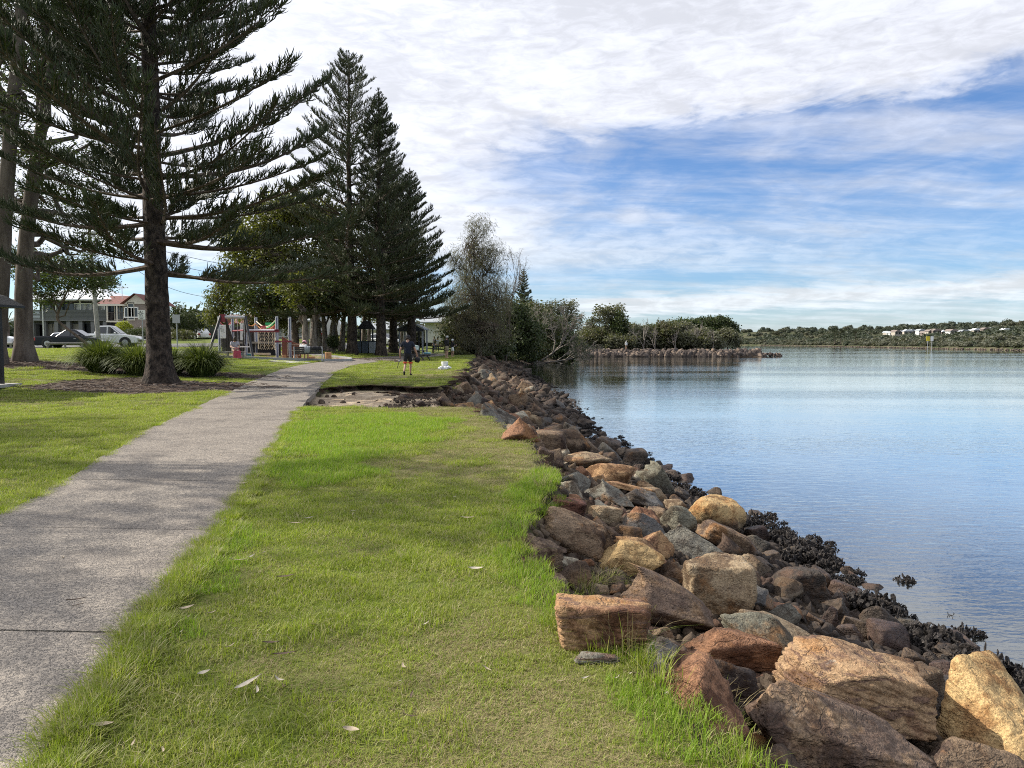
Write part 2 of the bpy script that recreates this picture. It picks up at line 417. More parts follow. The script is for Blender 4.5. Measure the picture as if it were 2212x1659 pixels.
earth = t.mix(t.ramp(fineN, .3, .7), (.022, .016, .011), (.075, .053, .035))
mul = t.mix(t.ramp(t.noise(pos, 22, 4, .75), .38, .66), (.028, .019, .013), (.16, .115, .08))
sxyz = t('ShaderNodeSeparateXYZ', pos)
c = t.mix(t.ramp(t.m('ADD', sp.outputs[2], t.m('MULTIPLY', t.m('SUBTRACT', midN, .5), .7)), .35, .6), lawn, mul)
c = t.mix(sp.outputs[1], c, earth); c = t.mix(sp.outputs[0], c, sand)
bed = t.mix(t.ramp(t.noise(pos, 1.6, 5, .7), .46, .58), (.15, .118, .09), (.035, .035, .024))
c = t.mix(t.ramp(sxyz.outputs[2], WATER - .0, WATER - .12), c, bed)
hgt = t.m('ADD', t.m('MULTIPLY', fineN, .6), t.m('MULTIPLY', tiny, .4))
out(t, pbr(t, c, .93, t.bump(hgt, .03, .8), spec=.2))
ground_me = rawmesh('ground', V, Fq, True, [m_ground], attrs={'mask': mask})
props(link('ground', ground_me), kind='structure')

# water
m_water, t = mat('river water')
pos = t('ShaderNodeNewGeometry').outputs['Position']
w1 = t.noise(t.mapv(pos, (1, 1.0, 1), (0, 0, .5)), 2.3, 3, .55, .6)
w2 = t.noise(t.mapv(pos, (1.0, 3.0, 1), (0, 0, -.42)), 2.6, 3, .6, .5)
w3 = t.noise(t.mapv(pos, (.22, 1, 1), (0, 0, -.18)), .55, 3, .6)
w4 = t.noise(t.mapv(pos, (.5, 1, 1), (0, 0, .2)), 11, 2, .5)
calm = t.ramp(t.noise(t.mapv(pos, (.3, 1.6, 1), (0, 0, -.1)), .045, 3), .40, .62, .35, 1.15)
hh = t.m('ADD', t.m('ADD', t.m('MULTIPLY', w1, .35), t.m('MULTIPLY', w2, .55)), t.m('MULTIPLY', w4, .10))
nb = t.bump(t.m('ADD', t.m('MULTIPLY', hh, calm), t.m('MULTIPLY', w3, .6)), .04, .38)
fr = t('ShaderNodeFresnel', 1.55, nb)
gl = t('ShaderNodeBsdfGlossy'); t.put(gl.inputs['Roughness'], .03); t.put(gl.inputs['Normal'], nb); t.put(gl.inputs['Color'], (.95, .985, .965))
tr = t('ShaderNodeBsdfTransparent', (.62, .64, .62))
df = t('ShaderNodeBsdfDiffuse', (.21, .245, .26))
A = t('ShaderNodeAttribute', attribute_name='deep').outputs['Fac']
body = t('ShaderNodeMixShader', A, tr.outputs[0], df.outputs[0])
wsh = t('ShaderNodeMixShader', t.m('MULTIPLY', fr.outputs[0], 2.1, clamp=True), body.outputs[0], gl.outputs[0]); out(t, wsh)
wx = axis([(-1500, -20, 300), (-20, 14, 1.0), (14, 60, 4), (60, 400, 30), (400, 3200, 300)]); wy = axis([(-60, -4, 14), (-4, 40, 1.), (40, 200, 5), (200, 500, 40), (500, 3400, 300)])
WX, WY = np.meshgrid(wx, wy); dist = WX - xW(WY)
deep = ss(dist, .6, 7.5); deep[(WY > 135)] = 1
ii = (np.arange(len(wy) - 1)[:, None] * len(wx) + np.arange(len(wx) - 1)[None]).reshape(-1, 1)
Fw = np.concatenate([ii, ii + 1, ii + len(wx) + 1, ii + len(wx)], 1)
props(link('water', rawmesh('water', np.stack([WX, WY, WX * 0 + WATER], -1), Fw, True, [m_water], attrs={'deep': deep.ravel()})), kind='structure')

# path: slabs of exposed aggregate concrete with joints
PR = np.array([(-1.25, -1), (-1.42, 1), (-1.68, 2.5), (-1.96, 3.9), (-2.58, 6.8), (-3.9, 12.2), (-5.2, 18), (-6.5, 24.4), (-8.2, 33), (-9.0, 40), (-8.9, 46), (-8.2, 52), (-7.3, 58), (-6.5, 65), (-6.3, 73)])
PL = np.array([(-3.5, -1), (-3.65, 1), (-3.8, 2.5), (-3.98, 3.9), (-4.6, 6.8), (-6.15, 11.8), (-7.6, 18), (-9.1, 24.4), (-10.7, 33), (-11.3, 40), (-11.2, 46.5), (-10.5, 53), (-9.6, 60), (-8.9, 67), (-8.7, 74)])
def pr(y): return np.interp(y, PR[:, 1], PR[:, 0])
def pl(y): return np.interp(y, PL[:, 1], PL[:, 0])
m_path, t = mat('exposed aggregate concrete')
pos = t('ShaderNodeNewGeometry').outputs['Position']
v1 = t('ShaderNodeTexVoronoi', i_Scale=165.); t.put(v1.inputs['Vector'], pos)
v2 = t('ShaderNodeTexVoronoi', i_Scale=58.); t.put(v2.inputs['Vector'], pos)
st = t('ShaderNodeSeparateColor', v1.outputs['Color']).outputs[0]; st2 = t('ShaderNodeSeparateColor', v2.outputs['Color']).outputs[0]
c = t.mix(t.ramp(st, .15, .95, smooth=False), (.070, .061, .052), (.345, .30, .25))
c = t.mix(t.m('MULTIPLY', t.ramp(st2, .72, .9), .6), c, (.42, .36, .285))
c = t.mix(t.m('MULTIPLY', t.ramp(t.noise(pos, 1.1, 5, .65), .4, .7), .38), c, (.075, .062, .055))
c = t.mix(t.m('MULTIPLY', t.ramp(t.noise(pos, 3.2, 5, .75), .53, .66), .38), c, (.07, .06, .05))
h = t.m('ADD', t.m('MULTIPLY', v1.outputs['Distance'], -.6), t.m('MULTIPLY', t.noise(pos, 60, 3), .5))
out(t, pbr(t, c, t.ramp(st, 0, 1, .62, .86), t.bump(h, .007, .75), spec=.35))
m_joint = plain('joint grit', (.03, .026, .022), .95)
path = empty('footpath', (0, 0, 0), kind='structure')
def strip(n, ya, yb):
    """points of the left and right path edge between two stations (measured along the path)"""
    L, R = [], []
    for k in range(n + 1):
        q = ya + (yb - ya) * k / n
        L.append(cl(PLs, q)); R.append(cl(PRs, q))
    return L, R
def arclen(P): return np.concatenate([[0], np.cumsum(np.linalg.norm(np.diff(P, axis=0), axis=1))])
PLs, PRs = (PL, arclen(PL)), (PR, arclen(PR))
TL = PLs[1][-1]; TR = PRs[1][-1]
def cl(Pz, q):
    P, s_ = Pz; q = q * s_[-1]; return np.array((np.interp(q, s_, P[:, 0]), np.interp(q, s_, P[:, 1])))
PLh, PRh = PLs, PRs
joints = [0, 2.75 / 80, 4.92 / 80] + [(4.92 + 2.18 * k) / 80 for k in range(1, 14)] + [(4.92 + 2.18 * 13 + 4.4 * k) / 80 for k in range(1, 11)] + [1.0]
joints = [j for j in joints if j <= 1]
rngp = random.Random(4)
for k in range(len(joints) - 1):
    a, b = joints[k], joints[k + 1]; gap = (.012 if k < 3 else rngp.choice([.003, .006, .011])) / 80
    n = 6; L, R = strip(n, a + gap / 2, b - gap / 2); V = []; Fc = []; m_ = 8
    tilt = rngp.uniform(-.004, .004)
    for i in range(n + 1):
        for j in range(m_ + 1):
            p = L[i] + (R[i] - L[i]) * j / m_
            if j in (0, m_): p = p + np.array((.05 * float(vnoise(np.array([p[1] * 2.1, j * 3., .5]))), 0))
            V.append((p[0], p[1], gz(*p) * 0 + float(land(np.array([p[0]]), np.array([p[1]]))[0]) + .020 + tilt * (i / n)))
    W_ = m_ + 1
    for i in range(n):
        for j in range(m_): Fc.append((i * W_ + j, i * W_ + j + 1, (i + 1) * W_ + j + 1, (i + 1) * W_ + j))
    nb_ = len(V); V += [(x, y, z - .12) for x, y, z in V]
    for i in range(n): Fc += [(i * W_, (i + 1) * W_, nb_ + (i + 1) * W_, nb_ + i * W_), (i * W_ + m_, nb_ + i * W_ + m_, nb_ + (i + 1) * W_ + m_, (i + 1) * W_ + m_)]
    for j in range(m_): Fc += [(j, nb_ + j, nb_ + j + 1, j + 1), (n * W_ + j, n * W_ + j + 1, nb_ + n * W_ + j + 1, nb_ + n * W_ + j)]
    me = bpy.data.meshes.new('slab'); me.from_pydata(V, [], Fc); me.materials.append(m_path)
    link('slab', me, path)
V = []
for q in np.linspace(0, 1, 90): V += [(*cl(PLs, q), 0), (*cl(PRs, q), 0)]
V = [(x, y, float(land(np.array([x]), np.array([y]))[0]) - .012 + .012) for x, y, _ in V]
me = bpy.data.meshes.new('joint_bed'); me.from_pydata(V, [], [(2 * i, 2 * i + 1, 2 * i + 3, 2 * i + 2) for i in range(89)]); me.materials.append(m_joint)
link('joint_bed', me, path)

# ================================================================== rocks
_ICO = {}
def ico(res):
    if res not in _ICO:
        bm = bmesh.new(); bmesh.ops.create_icosphere(bm, subdivisions=res, radius=1)
        _ICO[res] = (np.array([v.co[:] for v in bm.verts]), np.array([[v.index for v in f.verts] for f in bm.faces])); bm.free()
    return _ICO[res]
def rock_shape(seed, res=4, p=14, n=11, wedge=0., rough=1., strata=0., box=False, shear=0.):
    """boulder of unit half size: planes cut from a ball, worn edges, broken surface"""
    rg = np.random.RandomState(seed); Dv, Fc = ico(res)
    n = max(n - 4, 4); N = rg.normal(size=(n, 3)); N /= np.linalg.norm(N, axis=1, keepdims=True)
    d = rg.uniform(.60, 1.0, n)
    ax = np.array([[1, 0, 0], [-1, 0, 0], [0, 1, 0], [0, -1, 0], [0, 0, 1], [0, 0, -1.]]) + rg.normal(size=(6, 3)) * (.10 if box else .42)
    ax /= np.linalg.norm(ax, axis=1, keepdims=True)
    N = np.concatenate([N, ax]); d = np.concatenate([d, rg.uniform(.60, .76, 6) if box else rg.uniform(.62, .92, 6)])
    dt = np.maximum(Dv @ N.T, 0) / d
    p = p * 1.9; r = (dt ** p).sum(1) ** (-1 / p)
    V = Dv * r[:, None]
    big = fbm(V * 1.7 + seed, seed, 3); sm = fbm(V * 5.5 + seed, seed + 5, 4, .55)
    rid = np.abs(fbm(V * 2.6 + seed * 2, seed + 9, 3)); 
    k = (big * .035 + sm * .036 - np.clip(.10 - rid, 0, 1) * .42) * rough
    V = V * (1 + k)[:, None]
    if strata:
        z = V @ (np.array([.15, .1, 1])); q = (z * 5.5 + fbm(V * 1.5, seed + 3, 2) * .5); s_ = np.abs((q % 1) - .5)
        V[:, :2] *= (1 - strata * np.clip(.16 - s_, 0, 1))[:, None]
    V[:, :2] *= (1 - wedge * V[:, 2:3])
    V[:, 0] += shear * V[:, 2]
    # fit to unit box
    lo, hi = V.min(0), V.max(0); V = (V - (lo + hi) / 2) / ((hi - lo) / 2)
    return V, Fc

m_rock, t = mat('revetment stone')
tc = t('ShaderNodeTexCoord').outputs['Object']; pos = t('ShaderNodeNewGeometry').outputs['Position']
oi = t('ShaderNodeObjectInfo'); rnd = oi.outputs['Random']
off = t.vm('ADD', pos, t('ShaderNodeCombineXYZ', t.m('MULTIPLY', rnd, 31.), t.m('MULTIPLY', rnd, 17.), 0.).outputs[0])
c2 = t('ShaderNodeAttribute', attribute_type='OBJECT', attribute_name='tint').outputs['Color']
lay = t('ShaderNodeAttribute', attribute_type='OBJECT', attribute_name='veins').outputs['Fac']
a = t.noise(off, 2.6, 5, .62); b = t.noise(off, 9, 5, .68); g_ = t.noise(off, 70, 3, .7); gg = t.noise(off, 220, 2, .6)
c = t.mix(t.ramp(t.m('ADD', t.m('MULTIPLY', a, .7), t.m('MULTIPLY', b, .3)), .49, .60), oi.outputs['Color'], c2)
c = t.mix(t.m('MULTIPLY', t.ramp(b, .46, .68), .62), c, t.mix(1., c, (.50, .38, .29), 'MULTIPLY'))
var_ = t.noise(off, 1.7, 6, .66); c = t.mix(t.m('MULTIPLY', t.ramp(var_, .53, .585), .80), c, t.mix(1., c, (.30, .235, .20), 'MULTIPLY'))
rus = t.noise(t.vm('ADD', off, (9., 4., 2.)), 2.1, 6, .64); c = t.mix(t.m('MULTIPLY', t.ramp(rus, .55, .66), .55), c, (.33, .155, .05))
vv = t.noise(t.mapv(off, (2, 2, 13), (.3, .2, 0)), 2.2, 4, .65, .6)
c = t.mix(t.m('MULTIPLY', t.m('MULTIPLY', t.ramp(vv, .52, .60), lay), .85), c, (.15, .09, .065))
c = t.mix(t.ramp(g_, .28, .72), t.mix(1., c, (.62, .60, .58), 'MULTIPLY'), t.mix(1., c, (1.35, 1.35, 1.33), 'MULTIPLY'))
c = t.mix(t.m('MULTIPLY', t.ramp(gg, .62, .74), .22), c, (.42, .38, .32))
lich = t.m('MULTIPLY', t.ramp(t.noise(off, 4.2, 5, .7), .66, .72), t.ramp(g_, .35, .55))
c = t.mix(t.m('MULTIPLY', lich, .45), c, (.34, .34, .30))
sz_ = t('ShaderNodeSeparateXYZ', pos).outputs[2]
tide = t.ramp(t.m('ADD', sz_, t.m('MULTIPLY', t.m('SUBTRACT', b, .5), .35)), WATER + .50, WATER + .22)
wetc = t.mix(t.ramp(t.noise(off, 16, 3), .4, .6), (.022, .019, .017), (.06, .045, .034))
wetc = t.mix(t.ramp(t.noise(off, 60, 2), .70, .76), wetc, (.28, .27, .24))
c = t.mix(t.m('MULTIPLY', tide, .82), c, wetc)
crk = t.m('ABSOLUTE', t.m('SUBTRACT', t.noise(t.mapv(off, (1, 1, 2.6), (.2, .15, 0)), 2.4, 5, .62, .5), .5))
h = t.m('ADD', t.m('ADD', t.m('MULTIPLY', b, .55), t.m('MULTIPLY', g_, .2)), t.m('ADD', t.m('MULTIPLY', gg, .06), t.m('MULTIPLY', t.ramp(crk, 0, .03), .16)))
out(t, pbr(t, c, t.m('SUBTRACT', .88, t.m('MULTIPLY', tide, .35)), t.bump(h, .07, .9), spec=.3))

PAL = {'tan': ((.34, .26, .165), (.24, .18, .12)), 'gold': ((.46, .32, .15), (.34, .20, .085)), 'orange': ((.38, .235, .12), (.26, .14, .08)),
       'rust': ((.26, .135, .075), (.16, .09, .055)), 'red': ((.21, .095, .065), (.13, .065, .05)), 'brown': ((.22, .155, .10), (.085, .058, .046)),
       'dark': ((.07, .055, .05), (.13, .10, .08)), 'grey': ((.19, .18, .15), (.12, .11, .095)), 'green': ((.19, .18, .135), (.12, .11, .08)),
       'pale': ((.36, .33, .255), (.25, .21, .155)), 'slate': ((.13, .125, .12), (.19, .165, .13)), 'umber': ((.11, .074, .052), (.24, .16, .095)),
       'plum': ((.40, .265, .15), (.27, .165, .10)), 'mud': ((.06, .05, .042), (.11, .07, .05))}
GR = 'sandstone boulders of the rock revetment'
PAL['dusk'] = ((.15, .105, .078), (.30, .205, .125))
HERO = [  # centre x, y, width, height in the photo; tilt, sharpness, wedge, strata, palette, box?, depth ratio, label
 (1835, 1600, 470, 250, 5, 26, .38, .12, 'dusk', 0, 1.0, 'big dark purple brown boulder with white specks at the bottom edge, nearest the camera'),
 (1890, 1525, 385, 225, 15, 24, .05, .25, 'plum', 1, .9, 'big flat topped tan and orange boulder with purple veins behind the dark speckled one'),
 (2170, 1600, 290, 260, -18, 7, .1, 0, 'gold', 0, 1.1, 'large rounded golden boulder cut by the right edge'),
 (2120, 1665, 240, 110, 4, 12, .0, 0, 'brown', 0, .8, 'low greyish brown boulder below the rounded golden boulder'),
 (1560, 1482, 190, 120, 18, 16, .2, 0, 'dark', 0, 1.0, 'black boulder with a sunlit golden end beside the long grass'),
 (1570, 1410, 235, 105, 8, 24, .2, .2, 'rust', 1, .7, 'reddish wedge shaped boulder with a crisp lower edge'),
 (1665, 1410, 210, 150, 22, 13, .1, 0, 'green', 0, .9, 'wrinkled grey green boulder behind the reddish wedge'),
 (1710, 1378, 250, 120, 22, 11, .1, 0, 'tan', 0, .7, 'long smooth tan boulder sloping down to the right'),
 (1305, 1358, 235, 125, 5, 20, -.1, .5, 'orange', 1, .8, 'layered orange and grey slab sitting in the lawn edge'),
 (1450, 1305, 235, 185, 2, 26, .62, .1, 'dusk', 0, .7, 'tall brown triangular boulder leaning over the layered slab'),
 (1552, 1278, 160, 140, 2, 22, -.12, 0, 'tan', 1, .9, 'square tan block with a flat top and a dark hollow in its side'),
 (1365, 1212, 155, 85, 0, 10, .1, 0, 'gold', 0, .9, 'yellow boulder with white bird droppings on top'),
 (1232, 1162, 180, 130, 14, 10, .1, 0, 'brown', 0, .9, 'large rounded boulder, pale on its left end and dark brown on top'),
 (1218, 1222, 95, 45, 8, 20, .1, .2, 'pale', 0, .9, 'small pale grey stone at the foot of the large rounded boulder'),
 (1302, 1158, 85, 80, 12, 12, .2, 0, 'umber', 0, .9, 'dark brown stone tucked behind the large rounded boulder'),
 (1308, 1117, 78, 52, 4, 7, .1, 0, 'tan', 0, .9, 'small mottled tan rounded stone with barnacle shells'),
 (1398, 1150, 125, 78, 8, 14, .1, 0, 'slate', 0, 1., 'blue black faceted boulder in the middle of the heap'),
 (1497, 1185, 140, 104, -8, 24, .5, 0, 'grey', 0, .9, 'grey brown pointed boulder behind the square tan block'),
 (1465, 1128, 82, 74, 0, 8, .1, 0, 'green', 0, .9, 'greenish grey rounded stone left of the golden dome'),
 (1545, 1122, 145, 92, 10, 6, .1, 0, 'gold', 0, 1., 'golden orange dome shaped boulder near the water'),
 (1583, 1175, 150, 100, 24, 16, .1, 0, 'brown', 0, .9, 'tan brown boulder with a dark underside below the golden dome'),
 (1642, 1158, 58, 50, 0, 10, .1, 0, 'red', 0, 1., 'small pinkish red pitted stone at the water'),
 (1388, 1196, 130, 80, 24, 20, .2, .1, 'orange', 0, .8, 'brown slab with a rusty flank behind the yellow boulder'),
 (1526, 1205, 66, 64, 4, 26, .65, 0, 'orange', 0, .8, 'small orange pointed stone beside the square tan block'),
 (1452, 1245, 66, 58, 10, 10, .1, 0, 'umber', 0, .9, 'small dark brown stone right of the yellow boulder'),
 (1222, 1098, 100, 50, 4, 24, -.15, 0, 'red', 1, .8, 'flat topped maroon block at the edge of the grass'),
 (1310, 1070, 130, 72, 10, 30, .45, 0, 'grey', 0, .8, 'light grey wedge shaped boulder with a black underside'),
 (1382, 1085, 105, 55, 14, 24, .1, 0, 'slate', 0, .9, 'blue grey broken slab behind the blue black boulder'),
 (1240, 1045, 85, 50, 0, 9, .1, 0, 'grey', 0, .9, 'smooth grey dome shaped stone near the lawn'),
 (1318, 1030, 130, 60, 8, 12, .0, .2, 'orange', 0, .8, 'broad orange brown boulder with a flat back'),
 (1268, 1002, 125, 52, -4, 14, .0, .4, 'tan', 0, .8, 'rough layered tan boulder in the middle distance'),
 (1354, 1055, 120, 36, 20, 28, .1, 0, 'orange', 0, .7, 'thin rusty slab lying above the light grey wedge'),
 (1186, 962, 92, 62, 6, 24, .1, 0, 'brown', 1, .9, 'brown block with a dark front beside the dry lawn'),
 (1268, 966, 84, 46, 14, 26, .3, 0, 'brown', 0, .9, 'brown ridge backed boulder beyond the layered tan one'),
 (1212, 987, 48, 38, 0, 12, .1, 0, 'pale', 0, .9, 'small whitish stone left of the layered tan boulder'),
 (1372, 992, 58, 44, 0, 13, .1, 0, 'brown', 1, .9, 'brown cube shaped stone overlooking the water'),
 (1415, 1040, 95, 84, 34, 26, .1, 0, 'green', 0, .6, 'long greenish slab sloping steeply to the water'),
 (1315, 978, 62, 44, 18, 18, .2, 0, 'pale', 0, .9, 'pale grey broken stone just below the brown cube'),
 (1126, 932, 95, 62, 2, 30, .6, .2, 'rust', 0, .9, 'reddish pyramid shaped boulder beyond the dry lawn'),
 (1176, 988, 46, 46, 10, 22, .1, 0, 'umber', 1, .9, 'small dark maroon block at the lawn edge'),
 (1075, 897, 52, 30, 0, 24, -.05, 0, 'rust', 1, .8, 'flat topped reddish block with a second stone against it'),
 (1105, 913, 46, 26, 4, 16, .1, 0, 'brown', 0, .9, 'low dark boulder in front of the flat topped reddish block'),
 (1732, 1268, 112, 84, 4, 8, .1, 0, 'mud', 0, 1., 'dark dome shaped boulder crusted with barnacles by the water'),
 (1935, 1388, 102, 80, 20, 9, .1, 0, 'red', 0, .9, 'half red half olive rounded boulder at the waterline'),
 (1970, 1425, 62, 44, 20, 20, .2, 0, 'orange', 0, .9, 'orange red pointed stone at the waterline'),
 (2045, 1455, 62, 52, 0, 8, .1, 0, 'red', 0, .9, 'dark red rounded stone among black oyster clusters'),
 (1880, 1425, 120, 36, 14, 18, .1, 0, 'pale', 0, .8, 'flat pale yellow stone behind the purple veined boulder'),
 (1990, 1462, 100, 52, 24, 16, .1, 0, 'green', 0, .8, 'greenish stone against the back of the purple veined boulder'),
 (1690, 1322, 100, 40, 12, 14, .1, 0, 'rust', 0, .8, 'long reddish brown stone behind the smooth tan boulder'),
 (1640, 1300, 84, 60, 10, 20, .1, 0, 'slate', 0, .9, 'dark blue grey broken stone right of the square tan block'),
 (1790, 1335, 44, 52, 20, 20, .3, 0, 'red', 0, .9, 'small dark red upright stone near the oyster clusters'),
 (1835, 1372, 66, 40, 10, 12, .1, 0, 'rust', 0, .9, 'brownish red stone crusted with small shells'),
 (1430, 1412, 90, 58, 0, 12, .1, 0, 'slate', 0, .9, 'blue grey stone in the shade below the layered slab'),
 (1290, 1424, 110, 30, 4, 16, .0, .5, 'grey', 0, .7, 'flat weathered grey stone sunk into the grass'),
 (2075, 1500, 110, 60, 10, 12, .1, 0, 'umber', 0, .9, 'pitted dark brown stone left of the rounded golden boulder'),
 (1655, 1222, 70, 40, 20, 14, .1, 0, 'brown', 0, .9, 'low brown stone under the oyster covered ledge'),
 (1175, 1178, 110, 34, 26, 22, .0, .3, 'umber', 0, .7, 'thin dark slab sunk beside the large rounded boulder'),
 (1268, 1222, 40, 34, 0, 16, .1, 0, 'rust', 0, .9, 'small pinkish brown stone between the pale stone and the yellow one'),
]
hero_xy = []
SHEAR = {0: -.42, 1: -.15, 5: .25, 7: -.3, 9: -.62, 17: -.35, 20: -.3, 23: -.3, 26: -.45, 33: .3, 38: .1}
def place_rock(V, Fc, cx, cy, wd, hd, tilt, depth, name='boulder'):
    b = gp(cx, cy + hd * .30); y = b.y
    wm, hm = size(wd, y), size(hd, y); c_ = at(cx, cy, y)
    dm = (wm + hm) / 2 * depth
    ca, sa = math.cos(math.radians(tilt)), math.sin(math.radians(tilt))
    # undo the widening that the tilt brings, then turn about the view axis
    q = abs(sa); w0 = max(wm * ca - hm * q, wm * .55) / max(ca * ca - q * q, .3) if tilt else wm
    w0 = min(w0, wm * 1.12); h0 = min(max(hm * ca - wm * q * .62, hm * .55), hm) if tilt else hm
    P_ = V * np.array([w0, dm, h0]) / 2
    x = P_[:, 0] * ca + P_[:, 2] * sa; z = -P_[:, 0] * sa + P_[:, 2] * ca
    P_ = np.stack([x, P_[:, 1], z], -1)
    lo, hi = P_.min(0), P_.max(0); P_ = P_ - (lo + hi) / 2; P_[:, 0] *= wm / (hi[0] - lo[0]); P_[:, 2] *= hm / (hi[2] - lo[2])
    # a rock shows its top too: make the body a little lower than its picture height, and seat it
    P_[:, 2] -= .15 * P_[:, 1] * 0
    return P_, c_, wm, hm, dm
for i, (cx, cy, wd, hd, tilt, p, wedge, strata, pal, bx, dep, lab) in enumerate(HERO):
    V, Fc = rock_shape(100 + i * 7, 6 if i in (0, 1, 2) else (5 if wd * hd > 9000 else 4), p, 9 if p > 20 else 14, wedge, 1.0, strata, bool(bx), SHEAR.get(i, 0.))
    P_, c_, wm, hm, dm = place_rock(V, Fc, cx, cy, wd * .95, hd * .96, tilt, dep)
    me = rawmesh('boulder', P_, Fc, True, [m_rock]); o = link('boulder', me, None, (c_.x, c_.y + dm * .2, c_.z))
    ca_, cb_ = PAL[pal]; j = random.Random(i)
    f = j.uniform(.92, 1.12); o.color = (*[v * f for v in ca_], 1); o['tint'] = [*cb_, 1.0]; o['veins'] = 1.0 if pal == 'plum' or strata > .3 else (.35 if strata else 0.)
    props(o, lab, 'rock', GR); hero_xy.append((c_.x, c_.y + dm * .2, max(wm, dm) * .5, c_.z))

# loose fill between and beyond them
rg = np.random.RandomState(11)
shapes = []
for k in range(20):
    V, Fc = rock_shape(900 + k, 4 if k < 14 else 3, rg.choice([10, 16, 24, 30]), rg.choice([6, 8, 11]), rg.uniform(0, .3), 1.1, rg.choice([0, 0, .3]), k % 3 == 0)
    shapes.append(rawmesh('stone', V * np.array([.5, .42, .36]), Fc, True, [m_rock]))
pals = ['tan', 'brown', 'brown', 'rust', 'umber', 'grey', 'brown', 'orange', 'tan', 'plum', 'slate', 'pale', 'tan', 'brown', 'umber', 'rust']
CN = {'tan': 'tan', 'gold': 'golden', 'orange': 'orange brown', 'rust': 'rusty red', 'red': 'dark red', 'brown': 'brown', 'dark': 'blackish', 'grey': 'grey', 'green': 'greenish grey', 'pale': 'pale', 'slate': 'blue grey', 'umber': 'dark brown', 'plum': 'reddish tan', 'mud': 'muddy'}
placed = []; cells = {}
def free(x, y, r):
    for hx, hy, hr, hz in hero_xy:
        if (x - hx) ** 2 + (y - hy) ** 2 < (hr * .82 + r * .45) ** 2: return False
    ci, cj = int(x * 1.2), int(y * 1.2)
    for a in range(ci - 1, ci + 2):
        for b_ in range(cj - 1, cj + 2):
            for (x2, y2, r2) in cells.get((a, b_), ()):
                if (x - x2) ** 2 + (y - y2) ** 2 < ((r + r2) * .40) ** 2: return False
    return True
def try_rocks(n, y0, y1, smin, smax, limit):
    got = 0
    for _ in range(n):
        y = y0 * (y1 / y0) ** rg.rand(); e, wl = float(xE(y)), float(xW(y)); q = rg.rand() ** .85
        x = e + (wl + .35 - e) * q + .1; s_ = smin + (smax - smin) * rg.rand() ** 2.0
        s_ *= 1 - .45 * q
        if free(x, y, s_) and not (y > 110):
            placed.append((x, y, s_, q)); cells.setdefault((int(x * 1.2), int(y * 1.2)), []).append((x, y, s_)); got += 1
            if got >= limit: break
    return got
try_rocks(6000, 3.2, 12, .42, .9, 70)
try_rocks(6000, 11, 26, .55, 1.2, 70)
try_rocks(9000, 17, 75, .6, 1.4, 90)
big_n = len(placed)
try_rocks(20000, 3.0, 24, .16, .42, 420)
try_rocks(24000, 18, 100, .3, .7, 700)
# the stones that show largest are things of their own, the rest are one heap
order = sorted(range(len(placed)), key=lambda k: -placed[k][2] / placed[k][1])
single = set(order[:300 - len(HERO)])
hV, hF, hN = [], [], 0
rgc = random.Random(8)
for k, (x, y, s_, q) in enumerate(placed):
    z = max(gz(x, y), WATER - .12) + s_ * (.16 if k < big_n else .10)
    rot = (rg.uniform(-.35, .35), rg.uniform(-.15, .5), rg.uniform(0, 6.28)); pal = rgc.choice(pals)
    if q > .72 and rgc.random() < .6: pal = rgc.choice(['mud', 'red', 'umber', 'rust', 'rust', 'brown'])
    if y > 17 and pal in ('rust', 'red') and rgc.random() < .7: pal = rgc.choice(['brown', 'tan', 'grey'])
    if k in single:
        o = link('stone', shapes[rg.randint(0, 14 if s_ / y > .02 else 20)], None, (x, y, z), rot, s_)
        ca_, cb_ = PAL[pal]; f = rgc.uniform(.75, 1.1); o.color = (*[v * f for v in ca_], 1); o['tint'] = [*[v * f for v in cb_], 1.0]; o['veins'] = 0.
        sz_n = 'little' if s_ < .3 else ('small' if s_ < .45 else ('medium sized' if s_ < .7 else 'large'))
        where = 'at the waterline' if q > .8 else ('low on the bank' if q > .55 else ('halfway down the bank' if q > .25 else 'at the lawn edge'))
        if y < 21:
            j = min(range(len(hero_xy)), key=lambda i_: (hero_xy[i_][0] - x) ** 2 + (hero_xy[i_][1] - y) ** 2); hx, hy = hero_xy[j][:2]
            rel = ('left of' if x < hx else 'right of') if abs(x - hx) > abs(y - hy) * .8 else ('behind' if y > hy else 'in front of'); wds = HERO[j][-1].split()
            e_ = next((i_ for i_, w__ in enumerate(wds) if w__ in ('boulder', 'stone', 'block', 'slab', 'dome')), 4); ref = ' '.join(w__ for w__ in wds[:min(e_ + 1, 6)])
            lab = '%s %s stone %s the %s' % (sz_n, CN[pal], rel, ref)
        else:
            zone = 'beside the washed out hollow' if y < 27 else ('below the white bucket' if y < 42 else ('below the two people fishing' if y < 62 else 'nearing the mangroves'))
            lab = '%s %s stone %s %s' % (sz_n, CN[pal], where, zone)
        props(o, lab, 'rock', 'loose stones of the revetment')
    else:
        Vb, Fb = _STONE[k % 6] if '_STONE' in globals() else (None, None)
        if Vb is None:
            _STONE = [rock_shape(970 + i, 2, 16, 9, .15, .8) for i in range(6)]; Vb, Fb = _STONE[k % 6]
        R_ = np.array(Euler(rot).to_matrix()); hV.append((Vb * np.array([.5, .42, .36]) * s_) @ R_.T + (x, y, z)); hF.append(Fb + hN); hN += len(Vb)
m_rub, t = mat('small stones')
pos = t('ShaderNodeNewGeometry').outputs['Position']; v = t('ShaderNodeTexVoronoi', i_Scale=2.6); t.put(v.inputs['Vector'], pos)
s3 = t('ShaderNodeSeparateColor', v.outputs['Color']).outputs
